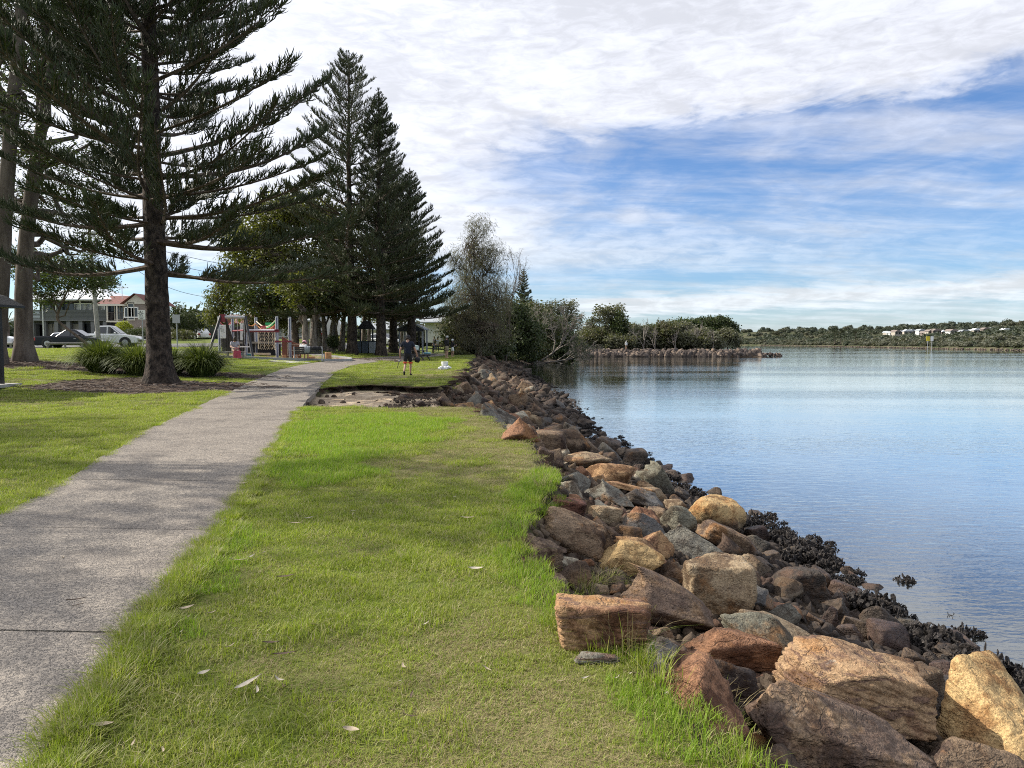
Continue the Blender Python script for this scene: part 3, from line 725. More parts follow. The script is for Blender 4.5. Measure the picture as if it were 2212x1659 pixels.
c = t.mix(s3[0], (.035, .026, .02), (.17, .125, .085)); c = t.mix(t.ramp(s3[1], .7, .9), c, (.13, .075, .05)); c = t.mix(t.ramp(t.noise(pos, 14, 4, .7), .35, .7), t.mix(1., c, (.5, .48, .46), 'MULTIPLY'), c)  # fill colour darkened to deepen the shade in crevices between boulders
zz = t('ShaderNodeSeparateXYZ', pos).outputs[2]
c = t.mix(t.m('MULTIPLY', t.ramp(t.m('ADD', zz, t.m('MULTIPLY', t.noise(pos, 6, 3), .3)), WATER + .62, WATER + .38), .8), c, (.035, .028, .024))
out(t, pbr(t, c, .85, t.bump(t.noise(pos, 25, 4, .7), .03, .8), spec=.3))
if hV:
    props(link('stone_heap', rawmesh('stone_heap', np.concatenate(hV), np.concatenate(hF), True, [m_rub])), 'brown rubble of small stones filling the far rock bank', 'rubble', kind='stuff')
# pebbles and chips that fill the gaps near the camera
Vb, Fb = rock_shape(990, 2, 14, 9); chips = []
for k in range(5):
    Vb, Fb = rock_shape(990 + k, 2, 18, 8); chips.append(rawmesh('chip', Vb * np.array([.5, .42, .34]), Fb, True, [m_rub]))
pts, rot, scl, idx = [], [], [], []
for _ in range(9000):
    y = 2.6 * (40 / 2.6) ** rg.rand(); e, wl = float(xE(y)), float(xW(y)); q = rg.rand(); x = e + (wl + .5 - e) * q
    pts.append((x, y)); rot.append(rg.uniform(0, 6.28, 3)); scl.append(rg.uniform(.05, .13) * (1 + y / 26)); idx.append(rg.randint(5))
for _ in range(2600):   # shingle in the hollow
    y = rg.uniform(17.5, 22.5); x = rg.uniform(-3.4, -.9); pts.append((x, y)); rot.append(rg.uniform(0, 6.28, 3)); scl.append(rg.uniform(.03, .10)); idx.append(rg.randint(5))
for _ in range(60):
    y = rg.uniform(17.5, 23.5); x = rg.uniform(-6.0, -2); pts.append((x, y)); rot.append(rg.uniform(0, 6.28, 3)); scl.append(rg.uniform(.04, .22)); idx.append(rg.randint(5))
pts = np.array(pts); pz = np.maximum(ground(pts[:, 0], pts[:, 1]), WATER - .3)
scatter('rubble', np.column_stack([pts, pz]), rot, scl, idx, chips, label='small broken chips and pebbles between the boulders', cat='rubble')

# oyster clusters on the tide line
m_oy, t = mat('oyster shell')
pos = t('ShaderNodeNewGeometry').outputs['Position']; n_ = t.noise(pos, 45, 4, .7)
c = t.mix(t.ramp(n_, .38, .62), (.010, .009, .009), (.045, .038, .034)); c = t.mix(t.ramp(t.noise(pos, 90, 2), .66, .76), c, (.33, .31, .28))
out(t, pbr(t, c, .72, t.bump(n_, .01, .8), spec=.25))
oys = []
for k in range(3):
    r_ = np.random.RandomState(40 + k); V, Fc, n0 = [], [], 0
    Vi, Fi = ico(1)
    for _ in range(130):
        d = r_.normal(size=3); d[2] = abs(d[2]) * .8; d /= np.linalg.norm(d); c_ = d * r_.uniform(.2, .55) * np.array([1, 1, .7])
        sc_ = np.array([r_.uniform(.05, .12), r_.uniform(.03, .08), r_.uniform(.012, .03)]); R_ = np.array(Euler(r_.uniform(-3, 3, 3)).to_matrix())
        V.append((Vi * (1 + .35 * r_.normal(size=(len(Vi), 1)) * .5) * sc_) @ R_.T + c_); Fc.append(Fi + n0); n0 += len(Vi)
    oys.append(rawmesh('oysters', np.concatenate(V), np.concatenate(Fc), False, [m_oy]))
pts, rot, scl, idx = [], [], [], []
for _ in range(1050):
    y = 3.6 * (60 / 3.6) ** rg.rand(); wl = float(xW(y)); x = wl + rg.normal() * .22 + .02
    if rg.rand() < .12: x = wl + rg.uniform(.2, .75)
    if n2(np.array([x]), np.array([y]), 1.1, 71)[0] < -.12: continue
    pts.append((x, y, WATER + rg.uniform(-.06, .10) - .15 * max(x - wl, 0))); rot.append((rg.uniform(-.4, .4), rg.uniform(-.4, .4), rg.uniform(0, 6.28))); scl.append(rg.uniform(.09, .25)); idx.append(rg.randint(3))
for dx, dy, s_ in [(1625, 1122, .42), (1600, 1115, .3), (1700, 1180, .5), (1740, 1190, .55), (1770, 1205, .5), (1720, 1205, .5), (1680, 1175, .4), (1860, 1300, .4), (1895, 1308, .45), (1925, 1330, .4), (2010, 1385, .5), (2030, 1400, .5), (1995, 1375, .4), (2120, 1450, .55), (2150, 1465, .5), (2100, 1440, .4), (2180, 1470, .4), (1500, 1062, .4), (1470, 1050, .4), (1930, 1312, .25)]:
    r_ = ray(dx, dy + 8); k_ = (WATER - EYE) / r_[2]; pts.append((r_[0] * k_, r_[1] * k_, WATER + .01)); rot.append((0, 0, dx)); scl.append(s_); idx.append(dx % 3)
scatter('oyster_clusters', pts, rot, scl, idx, oys, label='black oyster clusters crusting the stones along the waterline', cat='oysters')

# the eroded earth face behind the sand, with a ragged turf lip
m_bank, t = mat('eroded earth'); pos = t('ShaderNodeNewGeometry').outputs['Position']
n_ = t.noise(t.mapv(pos, (1, 1, 2.2)), 7, 5, .75); c = t.mix(t.ramp(n_, .38, .64), (.018, .012, .009), (.15, .10, .065))
out(t, pbr(t, c, .95, t.bump(n_, .12, 1.), spec=.1))
def bankstrip(xs, yf, top, h, seed, lean=.10):
    V = []; m_ = 7
    for i, x in enumerate(xs):
        for k in range(m_):
            f = k / (m_ - 1); n_ = float(fbm(np.array([x * 2.4, f * 1.6, seed]), seed, 4)); lip = .10 * (1 - f) ** 3 - .16 * math.sin(f * 2.6) * 1.0 + .34 * max(f - .75, 0) * 2
            V.append((x + .04 * n_, yf[i] - lip + .17 * n_, top[i] + .012 - h * f))
        V.append((x, yf[i] + .5, top[i] + .004))
    M_ = m_ + 1; Fc = []
    for i in range(len(xs) - 1):
        for k in range(m_ - 1): a = i * M_ + k; Fc.append((a, a + 1, a + M_ + 1, a + M_))
        a = i * M_; Fc.append((a, a + M_, a + M_ + m_, a + m_))
    return V, Fc
xs = np.arange(-6.5, -2.0, .05); yf = np.interp(xs, HY, HF) - .26 - .9 * ss(xs, -3.0, -2.0) * 0 + .35 * n2(xs, xs * 0, 1.3, 5) + .22 * n2(xs, xs * 0, 4, 6); V, Fc = bankstrip(xs, yf, land(xs, yf) - .03 * (1 + n2(xs, xs * 0, 2, 66)), .24, 3)
me = bpy.data.meshes.new('earth_bank'); me.from_pydata(V, [], Fc); me.materials.append(m_bank); me.polygons.foreach_set('use_smooth', [True] * len(Fc)); props(link('earth_bank', me), kind='structure')
xs = np.arange(-4.4, -2.3, .05); yf = np.interp(xs, HY, HF) - 1.55 + .7 * n2(xs, xs * 0, .9, 15) + .3 * n2(xs, xs * 0, 4, 16); V, Fc = bankstrip(xs, yf, land(xs, yf) - .16 - .10 * np.maximum(n2(xs, xs * 0, 1.3, 67), 0), .16, 8)
me = bpy.data.meshes.new('earth_bank'); me.from_pydata(V, [], Fc); me.materials.append(m_bank); me.polygons.foreach_set('use_smooth', [True] * len(Fc)); props(link('earth_bank', me), kind='structure')
ys = np.arange(24.5, 44, .06); xe = xE(ys) + .10 + .28 * n2(ys, ys * 0, .9, 25); V = []; Fc = []
for i, y_ in enumerate(ys):
    zt_ = float(land(np.array([xe[i]]), np.array([y_]))[0])
    for k in range(6): f = k / 5; n_ = float(fbm(np.array([y_ * 2.2, f * 1.5, 4.]), 9, 4)); V.append((xe[i] + .04 - .08 * math.sin(f * 2.8) + .12 * n_ + .25 * max(f - .7, 0), y_, zt_ + .015 - .46 * f))
    V.append((xe[i] - .4, y_, zt_ + .006))
for i in range(len(ys) - 1):
    for k in range(5): a = i * 7 + k; Fc.append((a, a + 7, a + 8, a + 1))
    a = i * 7; Fc.append((a, a + 6, a + 13, a + 7))
me = bpy.data.meshes.new('earth_bank'); me.from_pydata(V, [], Fc); me.materials.append(m_bank); me.polygons.foreach_set('use_smooth', [True] * len(Fc)); props(link('earth_bank', me), kind='structure')

# ================================================================== grass
def blades(seed, n, r, hmin, hmax, wdt, lean=.5, stiff=.5, segs_=2, clump=0.):
    r_ = np.random.RandomState(seed); q = r_.uniform(-r, r, (n, 2))
    if clump: q = r_.normal(size=(n, 2)) * clump
    a = r_.uniform(0, 6.28, n); h = r_.uniform(hmin, hmax, n); wd = r_.uniform(.6, 1.2, n) * wdt; ln = np.abs(r_.normal(size=n)) * lean * h
    dx, dy = np.cos(a), np.sin(a); sx_, sy_ = -dy, dx; rows = []
    if clump: dx = q[:, 0] / clump + .4 * dx; dy = q[:, 1] / clump + .4 * dy; nn = np.hypot(dx, dy) + 1e-6; dx, dy = dx / nn, dy / nn; sx_, sy_ = -dy, dx
    for k in range(segs_ + 1):
        f = k / segs_; bx = q[:, 0] + dx * ln * f ** 1.8; by = q[:, 1] + dy * ln * f ** 1.8; bz = h * (f - stiff * .35 * f ** 3 * (ln / (h + 1e-6)))
        ww = wd * (1 - .92 * f ** 1.5) / 2
        rows += [np.stack([bx - sx_ * ww, by - sy_ * ww, bz], -1), np.stack([bx + sx_ * ww, by + sy_ * ww, bz], -1)]
    m = len(rows); V = np.stack(rows, 1).reshape(-1, 3); b = (np.arange(n) * m)[:, None]; Fc = []
    for k in range(segs_): Fc.append(np.concatenate([b + 2 * k, b + 2 * k + 1, b + 2 * k + 3, b + 2 * k + 2], 1))
    rnd = np.repeat(r_.rand(n), m); tip = np.tile(np.repeat(np.arange(segs_ + 1) / segs_, 2), n)
    return V, np.concatenate(Fc), rnd, tip
m_grass, t = mat('lawn grass')
rn = t('ShaderNodeAttribute', attribute_name='rnd').outputs['Fac']; tp = t('ShaderNodeAttribute', attribute_name='tip').outputs['Fac']
pos = t('ShaderNodeNewGeometry').outputs['Position']
big = t.noise(pos, .9, 4, .6); md = t.noise(pos, 5, 3, .6)
g = t.mix(rn, (.175, .235, .02), (.40, .44, .065))
g = t.mix(t.m('MULTIPLY', t.ramp(big, .42, .62), .6), g, (.25, .27, .06))
sel = t.ramp(t.m('ADD', rn, t.m('MULTIPLY', t.m('SUBTRACT', md, .5), .9)), .76, .80)
g = t.mix(sel, g, (.47, .41, .22))
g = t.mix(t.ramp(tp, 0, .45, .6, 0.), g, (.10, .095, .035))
pp = pbr(t, g, .5, spec=.35); tl = t('ShaderNodeBsdfTranslucent', t.mix(1., g, (1.1, 1.3, .5), 'MULTIPLY'))
out(t, t('ShaderNodeMixShader', .42, pp, tl.outputs[0]))
m_lush, t = mat('lush grass')
rn = t('ShaderNodeAttribute', attribute_name='rnd').outputs['Fac']; tp = t('ShaderNodeAttribute', attribute_name='tip').outputs['Fac']
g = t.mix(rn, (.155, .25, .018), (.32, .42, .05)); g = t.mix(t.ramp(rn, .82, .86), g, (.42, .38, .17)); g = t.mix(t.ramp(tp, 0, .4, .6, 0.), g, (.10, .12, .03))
pp = pbr(t, g, .5, spec=.35); tl = t('ShaderNodeBsdfTranslucent', t.mix(1., g, (1.1, 1.3, .5), 'MULTIPLY')); out(t, t('ShaderNodeMixShader', .45, pp, tl.outputs[0]))
m_dry, t = mat('dry grass')
rn = t('ShaderNodeAttribute', attribute_name='rnd').outputs['Fac']
g = t.mix(rn, (.24, .19, .085), (.54, .46, .26)); g = t.mix(t.ramp(rn, .55, .58), g, (.22, .28, .04))
pp = pbr(t, g, .6, spec=.3); tl = t('ShaderNodeBsdfTranslucent', g); out(t, t('ShaderNodeMixShader', .3, pp, tl.outputs[0]))
def gmesh(m_, *a, **k):
    V, Fc, rn_, tp_ = blades(*a, **k); return rawmesh('tuft', V, Fc, False, [m_], attrs={'rnd': rn_, 'tip': tp_})
def inpath(x, y):
    return (x > pl(y) - .02) & (x < pr(y) - .015)
def near_grass():
    r = np.random.RandomState(5)
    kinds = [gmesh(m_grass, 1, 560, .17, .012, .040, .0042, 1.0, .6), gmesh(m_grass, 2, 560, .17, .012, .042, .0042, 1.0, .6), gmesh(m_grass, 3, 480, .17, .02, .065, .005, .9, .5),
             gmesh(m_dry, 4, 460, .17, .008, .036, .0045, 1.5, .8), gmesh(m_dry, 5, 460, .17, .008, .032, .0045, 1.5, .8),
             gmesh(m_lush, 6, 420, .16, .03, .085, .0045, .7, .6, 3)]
    P_, I_, S_ = [], [], []
    def lay(x0, x1, y0, y1, st):
        xs = np.arange(x0, x1, st); ys = np.arange(y0, y1, st); a, b = np.meshgrid(xs, ys); a = a.ravel() + r.uniform(-.4, .4, a.size) * st; b = b.ravel() + r.uniform(-.4, .4, b.size) * st
        e = a - xE(b); h_ = hollow(a, b)
        ok = (~((a > pl(b) - .10) & (a < pr(b) + .10))) & (e < .08 + .12 * n2(a, b, 3, 44)) & (h_ < .12) & (np.abs(a) < b * .78 + 1.2) & (mulchness(a, b) < .4)
        return a[ok], b[ok]
    def add(a, b, scl):
        d = dryness(a, b) + r.normal(size=a.size) * .34; e = a - xE(b)
        k = np.where(d > .66, 3 + (r.rand(a.size) < .5), (r.rand(a.size) < .5).astype(int))
        k = np.where((d < .30) & (r.rand(a.size) < .8), 2, k)
        lush = (seg_d(a, b, -2.5, 12.2, 1.5, 3.0) + .3 * n2(a, b, 1.2, 61) < .85) | (seg_d(a, b, -2.15, 8.6, .75, 1.6) + .3 * n2(a, b, 1.6, 62) < .8)
        lush |= (e > -.18 + .2 * n2(a, b, 1.7, 63)) & (b < 8.2) | ((a - pr(b) < .22 + .1 * n2(a, b, 2, 64)) & (a > pr(b)) & (b < 16) & (n2(a, b, .8, 65) > -.1))
        k = np.where(lush & (r.rand(a.size) < .8), 5, k)
        P_.append(np.column_stack([a, b, ground(a, b) - .004])); I_.append(k); S_.append(scl * r.uniform(.8, 1.2, a.size))
    a, b = lay(-6.4, 2.4, 1.9, 7.5, .155); add(a, b, .85)
    a, b = lay(-13, 1.5, 7.5, 15.5, .235); add(a, b, 1.05)
    a, b = lay(-21, 1, 15.5, 27, .42); add(a, b, 1.45)
    a, b = lay(-36, 0, 27, 60, .8); add(a, b, 2.0)
    # blades that hang over the path edge
    NE = 900; q = 1.8 * (16 / 1.8) ** r.rand(NE); s_ = r.rand(NE) < .7; x = np.where(s_, pr(q) + r.uniform(-.07, .09, NE) + .04 * n2(q, q, 2.5, 2), pl(q) - r.uniform(-.04, .09, NE))
    P_.append(np.column_stack([x, q, ground(x, q) + .0])); I_.append(np.where(s_, 6, 6)); S_.append(r.uniform(.6, 1.3, NE))
    kinds.append(gmesh(m_grass, 8, 120, .08, .02, .07, .004, .9, .6, 3, clump=.04))
    P_ = np.concatenate(P_); I_ = np.concatenate(I_); S_ = np.concatenate(S_)
    rot = np.column_stack([np.zeros(len(P_)), np.zeros(len(P_)), r.uniform(0, 6.28, len(P_))])
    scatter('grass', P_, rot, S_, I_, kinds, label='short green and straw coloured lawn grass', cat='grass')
    # long tufts between the first boulders and along the edge
    kt = [gmesh(m_grass, 20 + k, 70, .1, .05, .16, .005, .7, .7, 4, clump=.05) for k in range(3)] + [gmesh(m_dry, 30, 60, .1, .10, .26, .006, .8, .7, 4, clump=.05)]
    T = [(x_, y_) for x_, y_ in [(1480, 1500), (1500, 1515), (1525, 1535), (1470, 1480), (1450, 1490), (1560, 1560), (1590, 1600), (1620, 1640), (1600, 1650), (1300, 1405), (1270, 1400), (1330, 1400), (1360, 1415), (1245, 1390), (1380, 1430), (1290, 1270), (1310, 1262), (1255, 1265), (1230, 1262), (1270, 1285), (1180, 1110), (1165, 1098), (1195, 1120), (1150, 1130), (1125, 1180), (1180, 1050), (1420, 1450), (1220, 1330), (1200, 1350), (1230, 1300), (1540, 1540), (1575, 1590), (1430, 1480), (1640, 1655), (1505, 1490), (1340, 1260), (1210, 1010), (640, 905), (620, 930), (660, 900), (600, 960), (700, 895), (560, 1010), (545, 1040), (500, 1110), (520, 1080), (575, 985), (740, 900), (770, 905), (465, 1170), (440, 1200), (415, 1235)]]
    P_, I_, S_, R_ = [], [], [], []
    for x_, y_ in T:
        for k in range(2):
            p = gp(x_ + r.normal() * 9, y_ + r.normal() * 7)
            f = .55 if x_ < 900 else 1
            P_.append((p.x, p.y, gz(p.x, p.y) - .01)); I_.append(3 if r.rand() < .28 else r.randint(3)); S_.append(r.uniform(.45, 1.0) * f); R_.append((0, 0, r.uniform(0, 6)))
    scatter('long_grass', P_, R_, S_, I_, kt, label='longer grass tufts between the boulders and along the path', cat='grass')
near_grass()

# fallen gum leaves
m_leafd = plain('dry leaf', (.36, .29, .20), .7, var=.3, scale=30); m_leafp = plain('bleached leaf', (.42, .37, .29), .7, var=.2, scale=30); m_leafb = plain('dark leaf', (.09, .055, .035), .7, var=.3, scale=30)
def leaf_me(L, W_, curl, m_):
    V, Fc = [], []; n = 8
    for i in range(n + 1):
        f = i / n; ww = W_ * math.sin(math.pi * min(f * .97 + .03, 1)) ** .8 * (1 - .35 * f); x = L * (f - .5); y = .12 * L * math.sin(f * 2.6); z = .004 + curl * (f - .5) ** 2 * 4 * L * .2
        V += [(x, y - ww / 2, z + .004), (x, y, z), (x, y + ww / 2, z + .004)]
    for i in range(n):
        for j in range(2): Fc.append((i * 3 + j, i * 3 + j + 1, i * 3 + j + 4, i * 3 + j + 3))
    me = bpy.data.meshes.new('fallen_leaf'); me.from_pydata(V, [], Fc); me.materials.append(m_); me.polygons.foreach_set('use_smooth', [True] * len(Fc)); return me
LV = [(538, 1497, .16, .030, 1.1, 'p', 'largest grey curved gum leaf lying in the near lawn'), (615, 1430, .11, .02, .3, 'b', 'dark brown gum leaf in the lawn above the largest grey leaf'),
      (207, 1395, .07, .018, 0., 'p', 'pale gum leaf alone on the near path slab'), (165, 1307, .10, .012, .5, 'b', 'thin dark twig like leaf just above the near path joint'),
      (405, 1327, .09, .03, .9, 'd', 'crumpled tan leaf in the grass right of the path joint'), (1028, 1240, .10, .04, .1, 'p', 'white shell shaped leaf on the lawn near the boulders'),
      (585, 1405, .08, .02, .1, 'b', 'small dark leaf left of the dark brown gum leaf'), (222, 1587, .08, .03, .2, 'd', 'tan leaf in the grass at the lower left'),
      (758, 1596, .07, .03, -.3, 'd', 'pinkish leaf near the bottom edge of the lawn'), (441, 1470, .06, .03, .8, 'p', 'small whitish leaf left of the largest grey leaf'),
      (515, 1222, .12, .015, .1, 'd', 'long straw coloured leaf on the lawn beside the path shade'), (545, 1213, .09, .02, 1.4, 'p', 'upright pale leaf in the grass next to the long straw leaf'),
      (637, 1140, .12, .018, .0, 'd', 'pale leaf in the shaded lawn, upper left one'), (668, 1128, .10, .02, .9, 'p', 'pale leaf in the shaded lawn, upper right one'), (618, 1258, .12, .03, .5, 'b', 'dark curled leaf in the lit lawn beside the path'),
      (525, 1050, .12, .05, .7, 'd', 'crumpled leaf on the right edge of the path'), (520, 1075, .12, .05, 1.3, 'd', 'curled brown leaf just below the crumpled one on the path edge'), (1010, 1128, .12, .03, .1, 'd', 'tan leaf on the dry lawn near the maroon block'),
      (1210, 1008, .3, .10, .4, 'd', 'heap like pale leaf at the lawn edge by the layered tan boulder')]
for x_, y_, L, W_, a, k, lab in LV:
    p = gp(x_, y_); onp = pl(p.y) < p.x < pr(p.y)
    o = link('fallen_leaf', leaf_me(L, W_, .5, {'p': m_leafp, 'd': m_leafd, 'b': m_leafb}[k]), None, (p.x, p.y, p.z + (.023 if onp else .028)), (.12, .05, a)); props(o, lab, 'leaf', 'fallen gum leaves')
rgl = np.random.RandomState(3); pts, rot, scl, idx = [], [], [], []
for _ in range(650):
    y = 2.5 * (34 / 2.5) ** rgl.rand(); x = rgl.uniform(-y * .75, 1)
    if x > xE(y) or hollow(np.array([x]), np.array([y]))[0] > .1: continue
    if rgl.rand() > .35 + .65 * float(mulchness(np.array([x]), np.array([y]))): continue
    onp = pl(y) < x < pr(y); near_e = abs(x - pr(y)) < .15
    if onp and rgl.rand() < .8 and not near_e: continue
    pts.append((x, y, gz(x, y) + (.026 if onp else .02))); rot.append((rgl.uniform(-.3, .3), rgl.uniform(-.3, .3), rgl.uniform(0, 6.3))); scl.append(rgl.uniform(.25, .7)); idx.append(rgl.randint(3))
scatter('leaf_litter', pts, rot, scl, idx, [leaf_me(.09, .022, .5, m_leafd), leaf_me(.08, .02, .8, m_leafp), leaf_me(.09, .02, .3, m_leafb)], label='scattered small dry leaves and bark flecks on the lawn', cat='leaf litter')
m_twig = plain('dead twig', (.13, .10, .08), .9, var=.4, scale=20)
tw = [MB().tube([(-.12, 0, 0), (0, .02, .012), (.12, -.01, 0)], [.004, .005, .002], 4), MB().tube([(-.2, 0, 0), (0, .03, .02), (.2, 0, .005)], [.006, .007, .003], 4).tube([(0, .03, .02), (.1, .12, .01)], [.005, .002], 4), MB().box((0, 0, .004), (.07, .025, .006)), MB().box((0, 0, .006), (.11, .04, .008), rz=.4)]
twm = []
for b_ in tw:
    me = bpy.data.meshes.new('twig'); me.from_pydata(b_.v, [], b_.f); me.materials.append(m_twig if len(twm) % 2 else plain('bark chip', (.10, .06, .04), .9, var=.5, scale=25)); twm.append(me)
pts, rot, scl, idx = [], [], [], []
bx_, by_ = rgl.uniform(-26, -5, 30000), rgl.uniform(18, 54, 30000); ok = mulchness(bx_, by_) > rgl.rand(30000) * .9 + .05; bx_, by_ = bx_[ok], by_[ok]; nb_ = len(bx_)
pts = np.column_stack([bx_, by_, ground(bx_, by_) + .01]); rot = np.column_stack([rgl.uniform(-.2, .2, (nb_, 2)), rgl.uniform(0, 6.3, nb_)]); scl = rgl.uniform(.6, 1.7, nb_); idx = rgl.choice([0, 0, 1, 2, 3, 3], nb_)
scatter('bark_litter', pts, rot, scl, idx, twm, label='twigs and bark chips littering the bare earth under the trees', cat='bark litter')

# ================================================================== trees
def barkmat(name, c1, c2, scale=9., stretch=.2, bumpd=.05, spots=None):
    m, t = mat(name); pos = t('ShaderNodeTexCoord').outputs['Object']
    a = t.noise(t.mapv(pos, (1, 1, stretch)), scale, 5, .7); b = t.noise(pos, scale * .2, 3)
    c = t.mix(t.ramp(a, .36, .66), c1, c2); c = t.mix(t.m('MULTIPLY', t.ramp(b, .45, .7), .5), c, t.mix(1., c, (.5, .48, .45), 'MULTIPLY'))
    if spots: c = t.mix(t.ramp(t.noise(pos, scale * 2.3, 3, .6), .66, .72), c, spots)
    out(t, pbr(t, c, .92, t.bump(a, bumpd, .9), spec=.2)); return m
m_pbark = barkmat('norfolk pine bark', (.018, .014, .012), (.105, .08, .062), 7, .6, .14, (.16, .15, .13))
m_gbark = barkmat('smooth gum bark', (.085, .068, .056), (.175, .145, .12), 2.2, .25, .02, (.10, .07, .055))
m_paper = barkmat('paperbark', (.10, .075, .06), (.34, .29, .25), 7, .12, .06)
m_bare = barkmat('bare grey wood', (.22, .19, .16), (.36, .32, .28), 6, .2, .01)
m_brwood = barkmat('brown branch wood', (.07, .052, .04), (.17, .13, .10), 6, .3, .02)
m_pine = leafmat('norfolk pine foliage', (.028, .042, .013), (.062, .080, .026), .18)
m_pine2 = leafmat('norfolk pine foliage olive', (.034, .050, .018), (.085, .098, .038), .2)
m_gum = leafmat('gum leaves', (.030, .052, .018), (.085, .105, .034), .30)
m_gumy = leafmat('yellow green gum leaves', (.070, .082, .022), (.165, .165, .045), .34)
m_casu = leafmat('casuarina needles', (.085, .085, .055), (.18, .165, .11), .3)
m_mang = leafmat('mangrove leaves', (.026, .042, .015), (.080, .098, .034), .22)
m_point = leafmat('grey olive point foliage', (.075, .080, .048), (.165, .160, .105), .28)
m_scrub = leafmat('scrub leaves', (.052, .062, .026), (.135, .135, .060), .26, patch=(.095, .080, .050))

def pine_branch(seed, L, lat0, n_lat, ll, fing, fl, fr, rad, foliage, bare=.14):
    """one Norfolk pine branch along +x: side shoots that carry upturned rope like fingers"""
    r = np.random.RandomState(seed); n = 10; f = np.linspace(0, 1, n)
    ax = np.stack([L * f, .05 * L * np.sin(f * 3 + seed), L * (.16 * f ** 2.2 - .03 * np.sin(f * 3.1))], -1)
    W0, W1, A0, A1 = [ax[:-1]], [ax[1:]], [rad * (1 - f[:-1] * .86)], [rad * (1 - f[1:] * .86)]
    def axp(q): return np.array([np.interp(q, f, ax[:, i]) for i in range(3)])
    G0, G1, B0, B1, RN = [], [], [], [], []
    def rope(p, d, ln, r0, rn, up=.9):
        d = d / np.linalg.norm(d); m = 3
        for k in range(m):
            q = p + d * ln / m; G0.append(p); G1.append(q); B0.append(r0 * (1 - .12 * k)); B1.append(r0 * (1 - .12 * (k + 1)) if k < m - 1 else r0 * .25); RN.append(rn)
            p = q; d = d + np.array([0, 0, up / m]); d /= np.linalg.norm(d)
    for i in range(n_lat):
        q = bare + (1 - bare) * (i + r.uniform(-.3, .3)) / n_lat; q = min(max(q, .02), 1)
        for sgn in (1, -1):
            if r.rand() < .12: continue
            p = axp(q); l_ = ll * (.45 + .75 * math.sin(math.pi * min(.16 + q * .80, 1))) * r.uniform(.65, 1.2)
            d = np.array([.62 + .5 * q, sgn * r.uniform(.5, 1.0), r.uniform(-.05, .45)]); d /= np.linalg.norm(d); m = 4; pts = [p]
            for k in range(m):
                p = p + d * l_ / m; pts.append(p); d = d + np.array([.05, 0, .20]); d /= np.linalg.norm(d)
            pts = np.array(pts); W0.append(pts[:-1]); W1.append(pts[1:]); A0.append(np.full(m, rad * .16)); A1.append(np.full(m, rad * .12)); rn = r.rand()
            for k in range(fing):
                g = .22 + .78 * (k + r.rand()) / fing; pk = np.array([np.interp(g * m, np.arange(m + 1), pts[:, j]) for j in range(3)])
                dd = d * .7 + r.normal(size=3) * .45 + np.array([.15, 0, .35]); rope(pk, dd, fl * r.uniform(.6, 1.25), fr * r.uniform(.8, 1.2), min(max(rn + r.normal() * .25, 0), 1))
    Vw, Fw_ = segs(np.concatenate(W0), np.concatenate(W1), np.concatenate(A0), np.concatenate(A1), 4)
    Vg, Fg = segs(np.array(G0), np.array(G1), np.array(B0), np.array(B1), 3)
    rn = np.concatenate([np.zeros(len(Vw)), np.repeat(np.array(RN), 6)])
    return rawmesh('branch', np.concatenate([Vw, Vg]), [Fw_, Fg + len(Vw)], False, [m_brwood, foliage], np.concatenate([np.zeros(len(Fw_), int), np.ones(len(Fg), int)]), {'rnd': rn})
# foliage near the camera is finer
PB_near = [pine_branch(s_, 6.0, 0, 26, .80, 14, .32, .017, .085, m_pine, .22) for s_ in (1, 2, 3, 4, 14)]
PB_mid = [pine_branch(s_, 3.6, 0, 20, .70, 9, .26, .022, .05, m_pine2, .12) for s_ in (5, 6, 7)]
PB_top = [pine_branch(s_, 1.6, 0, 11, .48, 8, .24, .022, .03, m_pine2, .05) for s_ in (8, 9)]
PB_midn = [pine_branch(s_, 3.6, 0, 20, .62, 12, .30, .016, .055, m_pine, .14) for s_ in (5, 6)]
PB_big = [pine_branch(s_, 6.0, 0, 27, .95, 9, .32, .027, .07, m_pine2, .18) for s_ in (11, 12, 13)]
PB_open = [pine_branch(s_, 3.6, 0, 13, .62, 8, .28, .024, .055, m_pine2, .22) for s_ in (25, 26, 27)]
PB_openb = [pine_branch(s_, 6.0, 0, 20, .85, 9, .32, .027, .075, m_pine2, .22) for s_ in (28, 29)]
PB_dark = [pine_branch(s_, 3.8, 0, 19, .75, 9, .28, .026, .05, m_pine, .08) for s_ in (15, 16)]

def trunk_mesh(pts, rad, seed, m_, sides=20, flare=0., rough=.05, root=0):
    pts = np.asarray(pts, float); n = len(pts); V = []; k = np.arange(sides) / sides * 2 * math.pi
    for i, p in enumerate(pts):
        hgt_ = p[2] - pts[0][2]
        rr = rad[i] * (1 + flare * math.exp(-hgt_ / .38) * (1 + .45 * np.cos(k * 5 + seed) + .25 * np.cos(k * 3 + 1.3 * seed)))
        q = np.stack([np.cos(k), np.sin(k), np.full(sides, p[2] * 1.1)], -1)
        rr = rr * (1 + rough * fbm(q * 2.2 + seed, seed, 3))
        V.append(np.stack([p[0] + np.cos(k) * rr, p[1] + np.sin(k) * rr, np.full(sides, p[2])], -1))
    V = np.concatenate(V); Fc = []
    for i in range(n - 1):
        a = i * sides + np.arange(sides); b = i * sides + (np.arange(sides) + 1) % sides
        Fc.append(np.stack([a, b, b + sides, a + sides], -1))
    return V, np.concatenate(Fc)
def smoothpts(P_, n):
    P_ = np.asarray(P_, float); s_ = np.concatenate([[0], np.cumsum(np.linalg.norm(np.diff(P_, axis=0), axis=1))]); q = np.linspace(0, s_[-1], n)
    L = np.stack([np.interp(q, s_, P_[:, i]) for i in range(3)], -1)
    for _ in range(3): L[1:-1] = (L[:-2] + 2 * L[1:-1] + L[2:]) / 4
    return L

